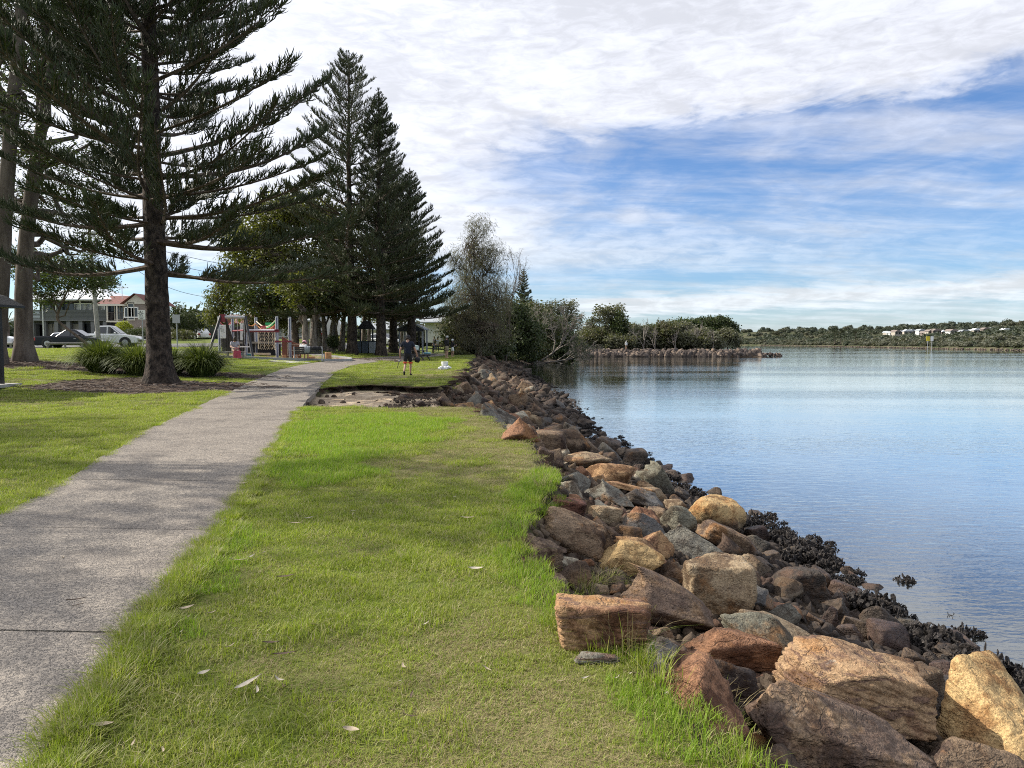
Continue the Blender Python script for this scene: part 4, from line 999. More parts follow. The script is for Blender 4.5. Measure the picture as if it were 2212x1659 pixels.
def norfolk(base, H, r0, prof, z0, whorl, nb, sets, label, seed, elev=(.05, .5), near=False, group='Norfolk pines of the park', jit=.12):
    r = np.random.RandomState(seed); T = empty('norfolk_pine', base, 0, label=label, cat='tree', group=group)
    n = 60 if near else 26; zs = np.linspace(-.15, H, n); pts = np.stack([.05 * np.sin(zs * .3 + seed), .05 * np.cos(zs * .23), zs], -1)
    V, Fc = trunk_mesh(pts, r0 * (1 - zs / H * .93).clip(.03), seed, m_pbark, 26 if near else 12, .55 if near else .35, .08)
    link('trunk', rawmesh('trunk', V, Fc, True, [m_pbark]), T)
    z = z0; a0 = 0.
    while z < H - .15:
        f = (z - z0) / (H - z0); R = prof(f); k = nb + (r.rand() < .4); a0 += r.uniform(.4, 1.1); st = whorl * (1 - .55 * f)
        for i in range(k):
            if r.rand() < .09: continue
            a = a0 + 6.283 * i / k + r.normal() * jit; l_ = R * (r.uniform(.66, 1.12) if near else r.uniform(.80, 1.1))
            src = sets[0] if l_ > 4.2 else (sets[1] if l_ > 1.9 else sets[2]); me = src[r.randint(len(src))]; L0 = 6.0 if l_ > 4.2 else (3.7 if l_ > 1.9 else 1.6)
            e = elev[0] + (elev[1] - elev[0]) * f ** .8 + r.normal() * (.10 if near else .07)
            link('branch', me, T, (0, 0, z + r.uniform(-.22, .22) * st), (r.normal() * .16, -e, a), (l_ / L0, l_ / L0 * r.uniform(.8, 1.15), l_ / L0 * r.uniform(.7, 1.3)))
        z += st
    return T
pA = PINE_A
norfolk((pA.x, pA.y, pA.z), 25, .40, lambda f: 6.3 * (1 - f) ** .80 + .2 if f > .05 else 6.2, 4.0 - pA.z, .76, 6, (PB_near, PB_midn, PB_midn), 'big dark norfolk pine beside the path, its trunk in front of the tussocks', 3, (.00, .62), True)
b_ = gp(760, 766)
def topz(dy, y): return EYE + ray(760, dy)[2] / ray(760, dy)[1] * y
norfolk((b_.x, b_.y, b_.z), topz(118, b_.y) - b_.z, .42, lambda f: ((.25 + 7.6 * (1 - f) ** .66) if f > .12 else 6.2), topz(668, b_.y) - b_.z, 1.15, 5, (PB_openb, PB_open, PB_top), 'tallest norfolk pine with an open crown, rising behind the bench', 7, (-.08, .62))
for dx, dy, ttop, rb, zb, sd_, lb, Yd in [(822, 752, 190, 5.2, 672, 21, 'slender norfolk pine just right of the tallest one', 58), (888, 750, 362, 4.9, 682, 33, 'shorter dark dense norfolk pine right of the slender one', 63), (850, 748, 330, 5.2, 690, 41, 'norfolk pine hidden between the slender and the dark dense one', 70)]:
    y = Yd; q = at(dx, 700, y); bz = gz(q.x, y)
    norfolk((q.x, y, bz), topz(ttop, y) - bz, .44, (lambda rb: lambda f: .15 + rb * (1 - f) ** .85)(rb), topz(zb, y) - bz, .86, 6, (PB_big if dx < 850 else PB_big, PB_mid if dx < 850 else PB_dark, PB_top), lb, sd_, (.0, .55))
q = at(1131, 700, 122); norfolk((q.x, q.y, .6), topz(578, 122) - .6, .25, lambda f: .2 + 2.6 * (1 - f) ** .8, 3, .75, 6, (PB_dark, PB_dark, PB_top), 'small distant norfolk pine standing alone above the mangroves', 55, (.1, .4))

def leaves(C, rad, per, ll, lw, r, droop=0., flat=1.):
    n = len(C) * per; P_ = np.repeat(C, per, 0) + r.normal(size=(n, 3)) * rad * np.array([1, 1, flat]) * .55
    d = r.normal(size=(n, 3)); d[:, 2] = d[:, 2] * .6 - droop; d /= np.linalg.norm(d, axis=1, keepdims=True)
    s_ = np.cross(d, r.normal(size=(n, 3))); s_ /= np.linalg.norm(s_, axis=1, keepdims=True) + 1e-9
    L = ll * r.uniform(.6, 1.3, (n, 1)); W_ = lw * r.uniform(.7, 1.3, (n, 1))
    V = np.stack([P_, P_ + d * L * .5 + s_ * W_ * .5, P_ + d * L, P_ + d * L * .5 - s_ * W_ * .5], 1).reshape(-1, 3)
    Fc = (np.arange(n) * 4)[:, None] + np.arange(4)[None]
    rn = np.repeat(np.clip(np.repeat(r.rand(len(C)), per) * .6 + r.rand(n) * .4, 0, 1), 4)
    return V, Fc, rn
def curve3(a, b, r, k=6, wob=.12, sag=.0):
    a, b = np.asarray(a, float), np.asarray(b, float); L = np.linalg.norm(b - a); f = np.linspace(0, 1, k)[:, None]
    P_ = a + (b - a) * f; w_ = r.normal(size=(k, 3)) * wob * L * np.sin(f * math.pi) * .5; P_ = P_ + w_; P_[:, 2] += (np.sin(f[:, 0] * math.pi) * sag * L); return P_
def broad(name, base, trunk, r0, lobes, leafm, barkm, seed, label, cat='tree', group=None, den=1., per=16, ll=.16, lw=.05, crad=.45, droop=.3, twig=.5, limbs=2, shell=.35, r1=None, flare=.3, sides=14):
    """trunk through given points, limbs to each lobe of the crown, leaf clumps spread through the lobes"""
    r = np.random.RandomState(seed); T = empty(name, base, 0, label=label, cat=cat, group=group); B = np.array(base, float)
    tp = smoothpts(np.array(trunk, float) - B, 26); tp[0, 2] -= .25; r1 = r1 or r0 * .35
    rads = np.linspace(r0, r1, len(tp)); V, Fc = trunk_mesh(tp, rads, seed, barkm, sides, flare, .05); S0, S1, Q0, Q1 = [], [], [], []; C = []
    for (c_, rr) in lobes:
        c_ = np.array(c_, float) - B; rr = np.array(rr, float)
        for _ in range(limbs):
            k = int(np.clip(len(tp) * r.uniform(.45, .98), 3, len(tp) - 1)); k = min(k, int(np.argmin(np.abs(tp[:, 2] - (c_[2] - rr[2] * .5)))) if tp[-1, 2] > c_[2] - rr[2] * .5 else len(tp) - 1); k = max(k, 3)
            e_ = c_ + r.normal(size=3) * rr * .35; P_ = curve3(tp[k], e_, r, 7, .14, .05); f = np.linspace(1, .18, 7); lr = rads[k] * .5
            S0.append(P_[:-1]); S1.append(P_[1:]); Q0.append(lr * f[:-1]); Q1.append(lr * f[1:])
        n = max(int(den * 9 * (rr[0] * rr[1] + rr[0] * rr[2] + rr[1] * rr[2]) / 3 / (crad * 2) ** 1.0), 4)
        d = r.normal(size=(n, 3)); d /= np.linalg.norm(d, axis=1, keepdims=True); rad = r.uniform(0, 1, (n, 1)) ** shell
        g = c_ + d * rad * rr * (1 + .22 * fbm(d * 2 + seed, seed, 2)[:, None]); C.append(g)
        m_ = int(n * twig)
        if m_:
            src = np.concatenate([P_[3:], P_[4:]]); idx_ = r.randint(0, len(src), m_); a = src[idx_]; b = g[:m_]; mid = (a + b) / 2 + r.normal(size=a.shape) * .12 * np.linalg.norm(b - a, axis=1, keepdims=True)
            t0 = np.full(m_, r0 * .07 + .012); S0 += [a, mid]; S1 += [mid, b]; Q0 += [t0, t0 * .65]; Q1 += [t0 * .65, t0 * .3]
    Vs, Fs = segs(np.concatenate(S0), np.concatenate(S1), np.concatenate(Q0), np.concatenate(Q1), 5)
    link('trunk', rawmesh('trunk', np.concatenate([V, Vs]), np.concatenate([Fc, Fs + len(V)]), True, [barkm]), T)
    C = np.concatenate(C); Vl, Fl, rn = leaves(C, crad, per, ll, lw, r, droop)
    link('crown', rawmesh('crown', Vl, Fl, False, [leafm], attrs={'rnd': rn}), T); return T
def LB(dx, dy, rx, ry, y, dd=1.):
    c_ = at(dx, dy, y); return ((c_.x, c_.y, c_.z), (size(rx, y), size(rx, y) * dd, size(ry, y)))
def bare(name, base, stems, seed, barkm, label, depth=4, ang=.5, up=.15, r0=.06, group=None, cat='tree', kids=3, leafm=None, ll=.1, lw=.03, per=3, shrink=.68):
    """leafless or nearly leafless tree of forking branches"""
    r = np.random.RandomState(seed); S0, S1, Q0, Q1, tips = [], [], [], [], []
    def grow(p, d, L, rad, k):
        m = 3
        for i in range(m):
            q = p + d * L / m; S0.append(p); S1.append(q); Q0.append(rad * (1 - .12 * i)); Q1.append(rad * (1 - .12 * (i + 1))); p = q
            d = d + r.normal(size=3) * .14 + np.array([0, 0, up * .3]); d /= np.linalg.norm(d)
            if k > 0 and i > 0:
                for _ in range(1 if kids < 3 else 2):
                    e = d + r.normal(size=3) * ang; e /= np.linalg.norm(e); grow(p, e, L * shrink * r.uniform(.7, 1.1), rad * .55, k - 1)
        tips.append(p)
        if k > 0: e = d + r.normal(size=3) * ang * .5; e /= np.linalg.norm(e); grow(p, e, L * shrink, rad * .62, k - 1)
    for d, L, rr in stems: d = np.array(d, float); grow(np.zeros(3), d / np.linalg.norm(d), L, rr, depth)
    V, Fc = segs(np.array(S0), np.array(S1), np.array(Q0), np.array(Q1), 4)
    T = empty(name, base, 0, label=label, cat=cat, group=group); link('trunk', rawmesh('trunk', V, Fc, True, [barkm]), T)
    if leafm is not None:
        Vl, Fl, rn = leaves(np.array(tips), .22, per, ll, lw, r, .3); link('crown', rawmesh('crown', Vl, Fl, False, [leafm], attrs={'rnd': rn}), T)
    return T

# ---- gums at the left edge
gB = GUM_B
def tr(pts, y): return [tuple(at(a, b, y)) for a, b in pts]
broad('gum_tree', (gB.x, gB.y, gB.z), [(gB.x, gB.y, gB.z)] + tr([(50, 640), (55, 520), (70, 400), (92, 260), (112, 130), (150, 20), (190, -120)], gB.y), .36,
      [LB(60, 130, 90, 60, gB.y + 2), LB(200, 60, 90, 60, gB.y), LB(120, 330, 70, 50, gB.y - 1), LB(190, 470, 60, 40, gB.y + 3), LB(30, 440, 60, 40, gB.y + 2), LB(240, 330, 60, 50, gB.y + 2), LB(280, 130, 80, 60, gB.y + 2), LB(100, -60, 150, 80, gB.y), LB(300, -150, 150, 90, gB.y), LB(100, -280, 170, 90, gB.y), LB(-40, 280, 70, 70, gB.y), LB(20, 220, 60, 60, gB.y - 2), LB(160, 180, 60, 60, gB.y + 3), LB(240, 200, 50, 50, gB.y + 3), LB(90, 430, 60, 40, gB.y + 3), LB(20, 20, 70, 60, gB.y + 1), LB(260, 30, 60, 60, gB.y + 4), LB(225, 530, 55, 36, gB.y + 5), LB(140, 575, 60, 34, gB.y + 4), LB(40, 580, 60, 34, gB.y + 3), LB(170, 400, 55, 45, gB.y + 4), LB(60, 330, 55, 45, gB.y + 4)],
      m_gum, m_gbark, 61, 'gum tree with a smooth grey trunk flaring at its base, left of the big pine', group='gum trees at the left', den=3.2, per=24, ll=.20, lw=.055, crad=.5, r1=.12, flare=.5, sides=22)
q = at(-12, 790, 29); q.z = gz(q.x, q.y)
broad('gum_tree', tuple(q), [tuple(q)] + tr([(0, 640), (8, 480), (22, 300), (38, 120), (48, -20), (60, -200)], 29), .36,
      [LB(10, 60, 60, 60, 29), LB(90, 180, 60, 50, 30), LB(-60, 200, 90, 90, 29), LB(100, -150, 150, 90, 29), LB(-100, -120, 160, 110, 29), LB(0, -330, 170, 100, 29)],
      m_gum, m_gbark, 62, 'second smooth gum tree trunk cut by the left edge behind the dark shelter', group='gum trees at the left', den=1.8, per=22, ll=.19, lw=.045, crad=.5, r1=.15, flare=.4, sides=18)
# trees beyond the left edge of the picture that shade the near lawn
for i, (x, y, h, r_) in enumerate([(-18.3, 8.9, 11, 1.9), (-15.8, 11.3, 10.8, 2.0), (-28.5, 15.6, 15, 3.0)]):
    z_ = gz(x, y); lob = [((x + a * r_, y + b * r_, z_ + h * c), (r_ * .62, r_ * .62, r_ * .42)) for a, b, c in ((-.5, .1, .86), (.6, -.2, .88), (.1, .6, .93), (0, -.6, 1.0))]
    broad('gum_tree', (x, y, z_), [(x, y, z_), (x + .3, y, z_ + h * .4), (x - .1, y + .2, z_ + h * .75)], .3, lob, m_gum, m_gbark, 70 + i, ['gum tree beside the lawn beyond the left edge, nearest the path', 'gum tree beside the lawn beyond the left edge, behind the nearest one', 'tallest gum tree beside the lawn beyond the left edge'][i], group='gum trees beside the lawn', den=1.9, per=16, ll=.26, lw=.09, crad=.5)

# ---- foliage in front of the grey house, and the street trees
y = 50.; q = at(205, 760, y); q.z = gz(q.x, y)
broad('street_tree', tuple(q), [tuple(q)] + tr([(120, 690), (135, 650), (150, 620)], y), .16, [LB(110, 600, 55, 34, y), LB(165, 590, 55, 34, y), LB(215, 612, 35, 24, y), LB(90, 640, 36, 22, y), LB(60, 560, 50, 30, y)], m_gum, m_brwood, 81, 'dark low branching tree in front of the grey house', den=4.5, per=24, ll=.20, lw=.09, crad=.5, droop=.5)
def simple_tree(dx, dyb, y, lob, lm, bm_, seed, label, r0=.3, name='tree', group=None, **k):
    q = at(dx, dyb, y); q.z = gz(q.x, y); top = min(l[1] for l in lob)
    return broad(name, tuple(q), [tuple(q)] + tr([(dx + (lob[0][0] - dx) * .2, dyb - (dyb - top) * .35), (dx + (lob[0][0] - dx) * .5, dyb - (dyb - top) * .62)], y), r0, [LB(a, b, c, d, y + (e[0] if e else 0)) for a, b, c, d, *e in lob], lm, bm_, seed, label, group=group, **k)
kw = dict(den=3.4, per=22, ll=.32, lw=.16, crad=.62)
simple_tree(690, 745, 66, [(600, 470, 70, 45), (540, 520, 60, 50), (660, 460, 60, 45), (720, 500, 60, 60), (600, 560, 80, 60), (700, 590, 80, 60), (520, 590, 50, 50)], m_gumy, m_paper, 91, 'broad rounded yellow green gum tree behind the playground', .5, 'gum_tree', **kw)
simple_tree(640, 745, 60, [(620, 620, 70, 40), (560, 640, 50, 36), (690, 640, 60, 36), (760, 630, 60, 40)], m_mang, m_brwood, 92, 'dark leafy tree with a thick trunk behind the bench', .36, 'shade_tree', **kw)
simple_tree(478, 735, 63, [(480, 640, 34, 40), (510, 625, 30, 30), (470, 680, 26, 26)], m_gumy, m_gbark, 93, 'pale green weeping tree beyond the playground', .2, 'street_tree', den=4.0, per=24, ll=.34, lw=.10, crad=.5, droop=1.)
simple_tree(535, 735, 70, [(545, 670, 40, 34), (590, 680, 40, 30), (620, 690, 30, 24)], m_gumy, m_brwood, 94, 'yellow green leafy tree above the climbing frame', .2, 'street_tree', **kw)
simple_tree(402, 735, 92, [(400, 700, 34, 26), (385, 672, 22, 14), (430, 690, 20, 16)], m_mang, m_brwood, 95, 'dark rounded tree behind the square sign', .25, 'street_tree', **kw)
simple_tree(225, 720, 95, [(225, 600, 22, 22), (205, 620, 20, 18), (240, 612, 12, 14)], m_gum, m_brwood, 96, 'tree showing behind the roof of the grey house', .25, 'street_tree', **kw)
# paperbark trunks in the shade of the pines
pb = [(660, 748, 655, 640, .30, 56), (676, 749, 690, 640, .34, 57), (703, 742, 690, 650, .28, 64), (715, 746, 735, 655, .34, 62), (738, 745, 752, 650, .30, 66), (785, 742, 790, 660, .30, 72), (797, 738, 800, 670, .24, 78), (730, 740, 700, 660, .2, 70), (868, 735, 866, 680, .26, 82), (632, 738, 640, 668, .22, 80)]
for i, (dx, dy, tx, ty, r0, y) in enumerate(pb):
    lab = ['twin stemmed paperbark directly behind the bench, left stem', 'twin stemmed paperbark directly behind the bench, right stem', 'leaning dark paperbark right of the bench', 'thick paperbark trunk leaning right, beyond the bench', 'paperbark trunk close left of the tallest pine', 'paperbark trunk beside the bin shelter', 'thin pale trunk behind the bin shelter', 'thin trunk leaning left among the paperbarks', 'trunk standing behind the curved roof shelter', 'small trunk behind the tall grey play posts'][i]
    simple_tree(dx, dy, y, [(tx, ty, 40, 22), (tx + (30 if i % 2 else -30), ty - 24, 36, 22)], m_mang if i % 3 else m_gumy, m_paper, 110 + i, lab, r0, 'paperbark_tree', 'paperbark trees under the pines', den=2.6, per=18, ll=.34, lw=.17, crad=.6, r1=r0 * .55, flare=.35)

# ---- casuarinas and mangroves by the water
kc = dict(per=26, ll=.5, lw=.035, crad=.6, droop=1.2)
simple_tree(1035, 778, 72, [(1035, 500, 30, 40), (1020, 560, 42, 50), (1060, 560, 40, 50), (1030, 640, 60, 60), (1000, 690, 50, 50), (1075, 650, 40, 50), (985, 560, 22, 30), (1040, 720, 70, 40)], m_casu, m_brwood, 131, 'tall wispy grey green casuarina at the bend of the bank', .28, 'casuarina', den=3.0, r1=.05, twig=.7, **kc)
simple_tree(1005, 770, 78, [(985, 660, 40, 50), (1010, 600, 30, 40), (975, 710, 40, 40)], m_casu, m_brwood, 132, 'smaller brown casuarina against the dark pines', .2, 'casuarina', den=3.0, r1=.05, twig=.7, **kc)
q = at(1092, 775, 80); q.z = gz(q.x, 80)
bare('dead_tree', tuple(q), [((.05, 0, 1), 4.2, .12), ((.14, .1, 1), 3.8, .10), ((-.15, .1, 1), 3.6, .10)], 133, m_brwood, 'bare grey tree rising right of the tall casuarina', 5, .34, .35, kids=2, leafm=m_casu, ll=.3, lw=.02, per=4, shrink=.72)
MG = [(1000, 778, 74, [(985, 720, 34, 40), (1010, 740, 30, 30)], 'shadowy mangrove bush behind the two people fishing'), (1045, 782, 80, [(1040, 700, 44, 44), (1060, 745, 50, 34), (1020, 740, 40, 34)], 'dark mangrove below the tall casuarina'),
      (1105, 782, 90, [(1100, 690, 46, 46), (1130, 730, 50, 46), (1085, 750, 46, 30)], 'dense dark green mangrove in the middle of the thicket'), (1165, 785, 101, [(1150, 680, 34, 30), (1175, 710, 42, 40), (1150, 755, 50, 28)], 'mangrove behind the bare leaning branches'),
      (1215, 775, 112, [(1205, 720, 32, 34), (1228, 740, 24, 26), (1200, 758, 34, 18)], 'outermost mangrove of the thicket over the water')]
for i, (dx, dy, y, lob, lab) in enumerate(MG):
    simple_tree(dx, dy, y, lob, m_mang if i != 3 else m_scrub, m_brwood, 140 + i, lab, .16, 'mangrove', 'mangroves along the inlet', den=5.0, per=22, ll=.34, lw=.20, crad=.6, droop=.1, shell=.6)
q = gp(1158, 783); 
bare('bare_mangrove', (q.x, 98, WATER - .1), [((.9, -.3, .55), 4.2, .16), ((-.8, -.3, .7), 3.6, .15), ((.15, -.2, 1), 3.6, .14), ((1, -.5, .15), 4.2, .12), ((-1, -.4, .25), 3., .10)], 150, m_bare, 'leaning bare mangrove with pale branches over the water', 4, .5, .1, leafm=m_mang, kids=3, ll=.2, lw=.08, per=2, shrink=.62)
simple_tree(1212, 760, 128, [(1195, 672, 22, 20), (1225, 665, 20, 18), (1240, 690, 18, 18), (1215, 690, 20, 16), (1175, 668, 20, 16), (1230, 718, 14, 12)], m_point, m_gbark, 151, 'open crowned gum tree rising behind the mangrove thicket', .26, 'gum_tree', den=2.0, per=20, ll=.40, lw=.2, crad=.55, twig=.9)
# the point: sparse gum, scrub and grey saplings behind the stone groyne
PT = [(1312, 755, 152, [(1300, 680, 26, 20), (1325, 672, 24, 18), (1280, 700, 18, 14), (1320, 705, 22, 16)], m_point, 'sparse grey green gum at the left end of the point', .2), (1342, 755, 150, [(1340, 700, 18, 24), (1348, 725, 18, 18)], m_mang, 'dark upright bush right of the sparse gum on the point', .16),
      (1290, 757, 149, [(1285, 730, 26, 18), (1265, 738, 18, 14)], m_scrub, 'green scrub behind the little beach', .14), (1330, 758, 147, [(1325, 740, 28, 14), (1360, 738, 24, 14)], m_point, 'olive scrub behind the figure on the groyne', .12),
      (1395, 757, 150, [(1390, 725, 26, 20), (1410, 742, 26, 12)], m_point, 'grey scrub in the middle of the point', .14), (1440, 757, 150, [(1438, 715, 28, 20), (1425, 738, 26, 14), (1460, 735, 20, 14)], m_scrub, 'leafy tree with a rounded top in the middle of the point', .16),
      (1490, 757, 149, [(1485, 735, 26, 16), (1505, 742, 20, 12)], m_point, 'olive bush near the outer grass patch', .14), (1530, 757, 149, [(1530, 735, 26, 18), (1548, 744, 18, 12)], m_point, 'bush in front of the big fig tree', .14), (1470, 754, 170, [(1470, 712, 30, 16), (1440, 722, 30, 14)], m_point, 'grey canopy behind the middle of the point', .2),
      (1400, 754, 175, [(1400, 720, 36, 14), (1370, 728, 30, 12)], m_gum, 'dull green canopy far behind the point', .2), (1535, 752, 185, [(1525, 700, 34, 13), (1555, 697, 26, 12), (1500, 706, 26, 12), (1580, 710, 18, 12), (1545, 718, 40, 14)], m_mang, 'big flat topped fig tree near the end of the point', .5), (1300, 752, 176, [(1290, 722, 40, 16), (1350, 718, 40, 18)], m_point, 'grey green canopy behind the sparse gum on the point', .2), (1455, 753, 182, [(1420, 716, 44, 14), (1480, 706, 40, 16), (1510, 722, 40, 14)], m_gum, 'dark canopy joining the fig tree to the middle of the point', .3), (1375, 757, 156, [(1370, 736, 40, 14), (1410, 730, 24, 16)], m_point, 'olive thicket in the middle of the point', .14), (1515, 757, 152, [(1512, 728, 30, 18), (1480, 744, 30, 10)], m_point, 'brownish thicket in front of the fig tree', .14), (1572, 752, 178, [(1570, 728, 24, 18), (1590, 738, 12, 12)], m_point, 'rounded grey green tree at the tip of the point', .3)]
for i, (dx, dy, y, lob, lm, lab, r0) in enumerate(PT):
    simple_tree(dx, dy, y, lob, lm, m_brwood, 160 + i, lab, r0, 'point_tree', 'trees on the point', den=1.3 if i == 0 else 3.4, per=18, ll=.52, lw=.30, crad=.62, droop=.1, twig=.7)
for i, (dx, h, lab) in enumerate([(1412, 3.4, 'pale bare sapling right of the figure on the groyne'), (1458, 3.0, 'bare sapling in front of the middle scrub'), (1503, 4.2, 'dark leafless trunk left of the outer grass patch'), (1388, 4.6, 'thin grey sapling behind the middle scrub'), (1540, 3.2, 'bare twiggy sapling before the fig tree')]):
    q = at(dx, 760, 147); bare('bare_sapling', (q.x, 146 + i % 3, .2), [((.1, 0, 1), h * .55, .10), ((-.25, 0, 1), h * .48, .08)], 180 + i, m_bare, lab, 4, .4, .25, group='bare saplings on the point', kids=2)

# ---- far shore
rf = np.random.RandomState(9)
SH = np.array([(150, 120), (168, 200), (185, 257), (200, 330), (222, 430), (245, 560), (262, 680), (275, 800), (230, 1050), (120, 1250), (60, 1300)])
def shx(y): return np.interp(y, SH[:, 1], SH[:, 0])
m_far, t = mat('far bank earth'); pos = t('ShaderNodeNewGeometry').outputs['Position']
c = t.mix(t.ramp(t.noise(pos, .08, 4), .4, .6), (.045, .055, .025), (.09, .085, .05)); out(t, pbr(t, c, .95, spec=.1))
hy = np.concatenate([np.arange(60, 900, 14), np.arange(900, 3000, 80)]); hx = np.concatenate([[0, 1, 3, 8], np.arange(20, 700, 20), np.arange(700, 2600, 120)])
A_, B_ = np.meshgrid(hx, hy)
def farh(d, y):
    return 1.1 * ss(d, 0, 3) - 1.5 * (d <= 0) + 1.2 * ss(d, 3, 60) + (22 + 8 * n2(d, y, .006, 77)) * ss(d, 70, 420) * ss(y, -500, 700) * (1 - .35 * ss(y, 900, 1600))
ZZ = WATER + farh(A_, B_); XX = shx(B_) + A_
ii = (np.arange(len(hy) - 1)[:, None] * len(hx) + np.arange(len(hx) - 1)[None]).reshape(-1, 1)
props(link('far_hills', rawmesh('far_hills', np.stack([XX, B_, ZZ], -1), np.concatenate([ii, ii + 1, ii + len(hx) + 1, ii + len(hx)], 1), True, [m_far])), kind='structure')
def clump(seed, n, ll, lm, r_=1., flat=.75):
    r = np.random.RandomState(seed); d = r.normal(size=(n, 3)); d /= np.linalg.norm(d, axis=1, keepdims=True); d[:, 2] = np.abs(d[:, 2]) * 1.1 - .25
    C = d * (.82 + .34 * fbm(d * 2.4 + seed, seed, 3))[:, None] * np.array([1, 1, flat]) * r_
    V, Fc, rn = leaves(C, .16, 5, ll, ll * .6, r, 0)
    V0, F0 = rock_shape(seed, 2, 6, 10); V0 = V0 * np.array([.84, .84, .74 * flat]) * r_
    return rawmesh('crown', np.concatenate([V, V0]), [Fc, F0 + len(V)], False, [lm], attrs={'rnd': np.concatenate([rn, np.full(len(V0), .2)])})
m_fw = leafmat('far hazed bush leaves', (.038, .050, .032), (.085, .098, .060), .2); m_fw2 = leafmat('far hazed grey bush leaves', (.075, .08, .055), (.135, .135, .09), .2)  # leaf colours greyed to stand in for haze over the distance
FC = [clump(1, 150, .26, m_fw), clump(2, 150, .26, m_fw2), clump(3, 150, .24, m_fw), clump(4, 130, .28, m_fw, 1, 1.1), clump(5, 130, .26, m_fw2, 1, .6)]
pts, scl, idx = [], [], []
for _ in range(5200):
    y = 110 * (1500 / 110.) ** rf.rand(); d = 3 + rf.rand() ** 1.7 * 480
    if d > 90 and rf.rand() < .15: continue
    x = shx(y) + d; s_ = (1.7 + 3.0 * rf.rand() ** 1.6) * (1 + .45 * ss(d, 30, 120)) * (1.0 if d > 20 else .62)
    pts.append((x, y, WATER + farh(np.array(d), np.array(y)) + s_ * .45)); scl.append(s_); idx.append(rf.choice([1, 1, 4, 0]) if d < 40 else rf.choice([0, 2, 3, 3, 1]))
rot = np.column_stack([np.zeros(len(pts)), np.zeros(len(pts)), rf.uniform(0, 6.28, len(pts))])
scatter('far_woods', pts, rot, scl, idx, FC, label='dark green woods covering the far bank and its low hill', cat='woods')
# low wood that closes the view behind the park and the point
pts, scl, idx = [], [], []
for _ in range(1200):
    y = rf.uniform(108, 420); x = rf.uniform(-.8 * y, min(38, .27 * y))
    if y < 170 and x > -12: continue
    s_ = rf.uniform(2.2, 4.2); pts.append((x, y, .6 + s_ * .5)); scl.append(s_); idx.append(rf.randint(5))
rot = np.column_stack([np.zeros(len(pts)), np.zeros(len(pts)), rf.uniform(0, 6.28, len(pts))])
scatter('back_woods', pts, rot, scl, idx, FC, label='low belt of trees closing the view behind the park', cat='woods')
# breakwaters of pale stone along the far banks
def stone_line(name, line, n, s0, s1, wid, hgt, label, m_=None, seed=5):
    r = np.random.RandomState(seed); line = np.array(line, float); s_ = np.concatenate([[0], np.cumsum(np.linalg.norm(np.diff(line, axis=0), axis=1))]); P_, S_ = [], []
    for _ in range(n):
        q = r.rand() * s_[-1]; x = np.interp(q, s_, line[:, 0]); y = np.interp(q, s_, line[:, 1]); g = r.rand(); P_.append((x + r.normal() * .2, y + g * wid, WATER + .0 + hgt * g + r.uniform(-.1, .15))); S_.append(r.uniform(s0, s1))
    return scatter(name, P_, r.uniform(0, 6.28, (n, 3)), S_, r.randint(0, 5, n), chips_big, label=label, cat='rocks')
m_pst = plain('pale groyne stone', (.155, .115, .085), .9, var=.5, scale=1.4, bump=.5, dirt=.6); m_pst2 = plain('dark groyne stone', (.06, .045, .037), .9, var=.5, scale=1.4, bump=.5, dirt=.6)
chips_big = [rawmesh('groyne_stone', rock_shape(1200 + k, 3, 16, 10, .15)[0] * np.array([.55, .45, .4]), rock_shape(1200 + k, 3, 16, 10, .15)[1], True, [m_pst if k % 2 else m_pst2]) for k in range(5)]
stone_line('stone_groyne', [(10, 141), (20, 141.0), (30, 141.2), (40, 141.4), (50.5, 143.5)], 800, .6, 1.6, 2.0, .95, 'long low groyne of brown boulders running out from the point')
stone_line('stone_groyne', [(48, 144), (56, 147)], 60, .4, .9, 1.2, .5, 'low tail of stones at the outer end of the groyne', seed=6)
stone_line('stone_groyne', [(44, 232), (58, 262), (75, 300)], 500, .8, 1.8, 3, 1.2, 'far breakwater showing past the tip of the point', seed=7)
sl = [(shx(y) - .5, y) for y in np.arange(120, 800, 20)]
stone_line('stone_groyne', sl, 1800, .3, .8, 1.4, .4, 'pale stone edging along the far river bank', seed=8)

# ================================================================== street: verge, road, houses, cars
def gbase(dx, y, dy=745):
    q = at(dx, dy, y); return Vector((q.x, y, gz(q.x, y)))
m_asph, t = mat('asphalt'); pos = t('ShaderNodeNewGeometry').outputs['Position']; n_ = t.noise(pos, 40, 3, .7); b2 = t.noise(pos, .7, 3)
out(t, pbr(t, t.mix(t.ramp(b2, .35, .7), t.mix(n_, (.045, .045, .048), (.11, .11, .11)), (.14, .135, .13)), .88, t.bump(n_, .01, .5)))
m_conc = plain('pale concrete', (.40, .39, .36), .9, var=.12, scale=4, bump=.3, dirt=.35)
m_kerb = plain('kerb concrete', (.30, .30, .29), .9, var=.15, scale=5, bump=.3)
def sheet(name, poly, lift, m_, parent=None, n=1, kind=None, step=1.0):
    """thin sheet that follows the ground inside a four sided outline"""
    a, b, c, d = [np.array(p, float) for p in poly]; nu = max(int(np.linalg.norm(b - a) / step), 2); nv = max(int(np.linalg.norm(d - a) / step), 2); V = []; Fc = []
    for i in range(nu + 1):
        for j in range(nv + 1):
            u, v = i / nu, j / nv; p = a * (1 - u) * (1 - v) + b * u * (1 - v) + c * u * v + d * (1 - u) * v; V.append((p[0], p[1], float(land(p[0:1], p[1:2])[0]) + lift))
    for i in range(nu):
        for j in range(nv): q = i * (nv + 1) + j; Fc.append((q, q + nv + 1, q + nv + 2, q + 1))
    me = bpy.data.meshes.new(name); me.from_pydata(V, [], Fc); me.materials.append(m_); o = link(name, me, parent)
    return props(o, kind=kind)
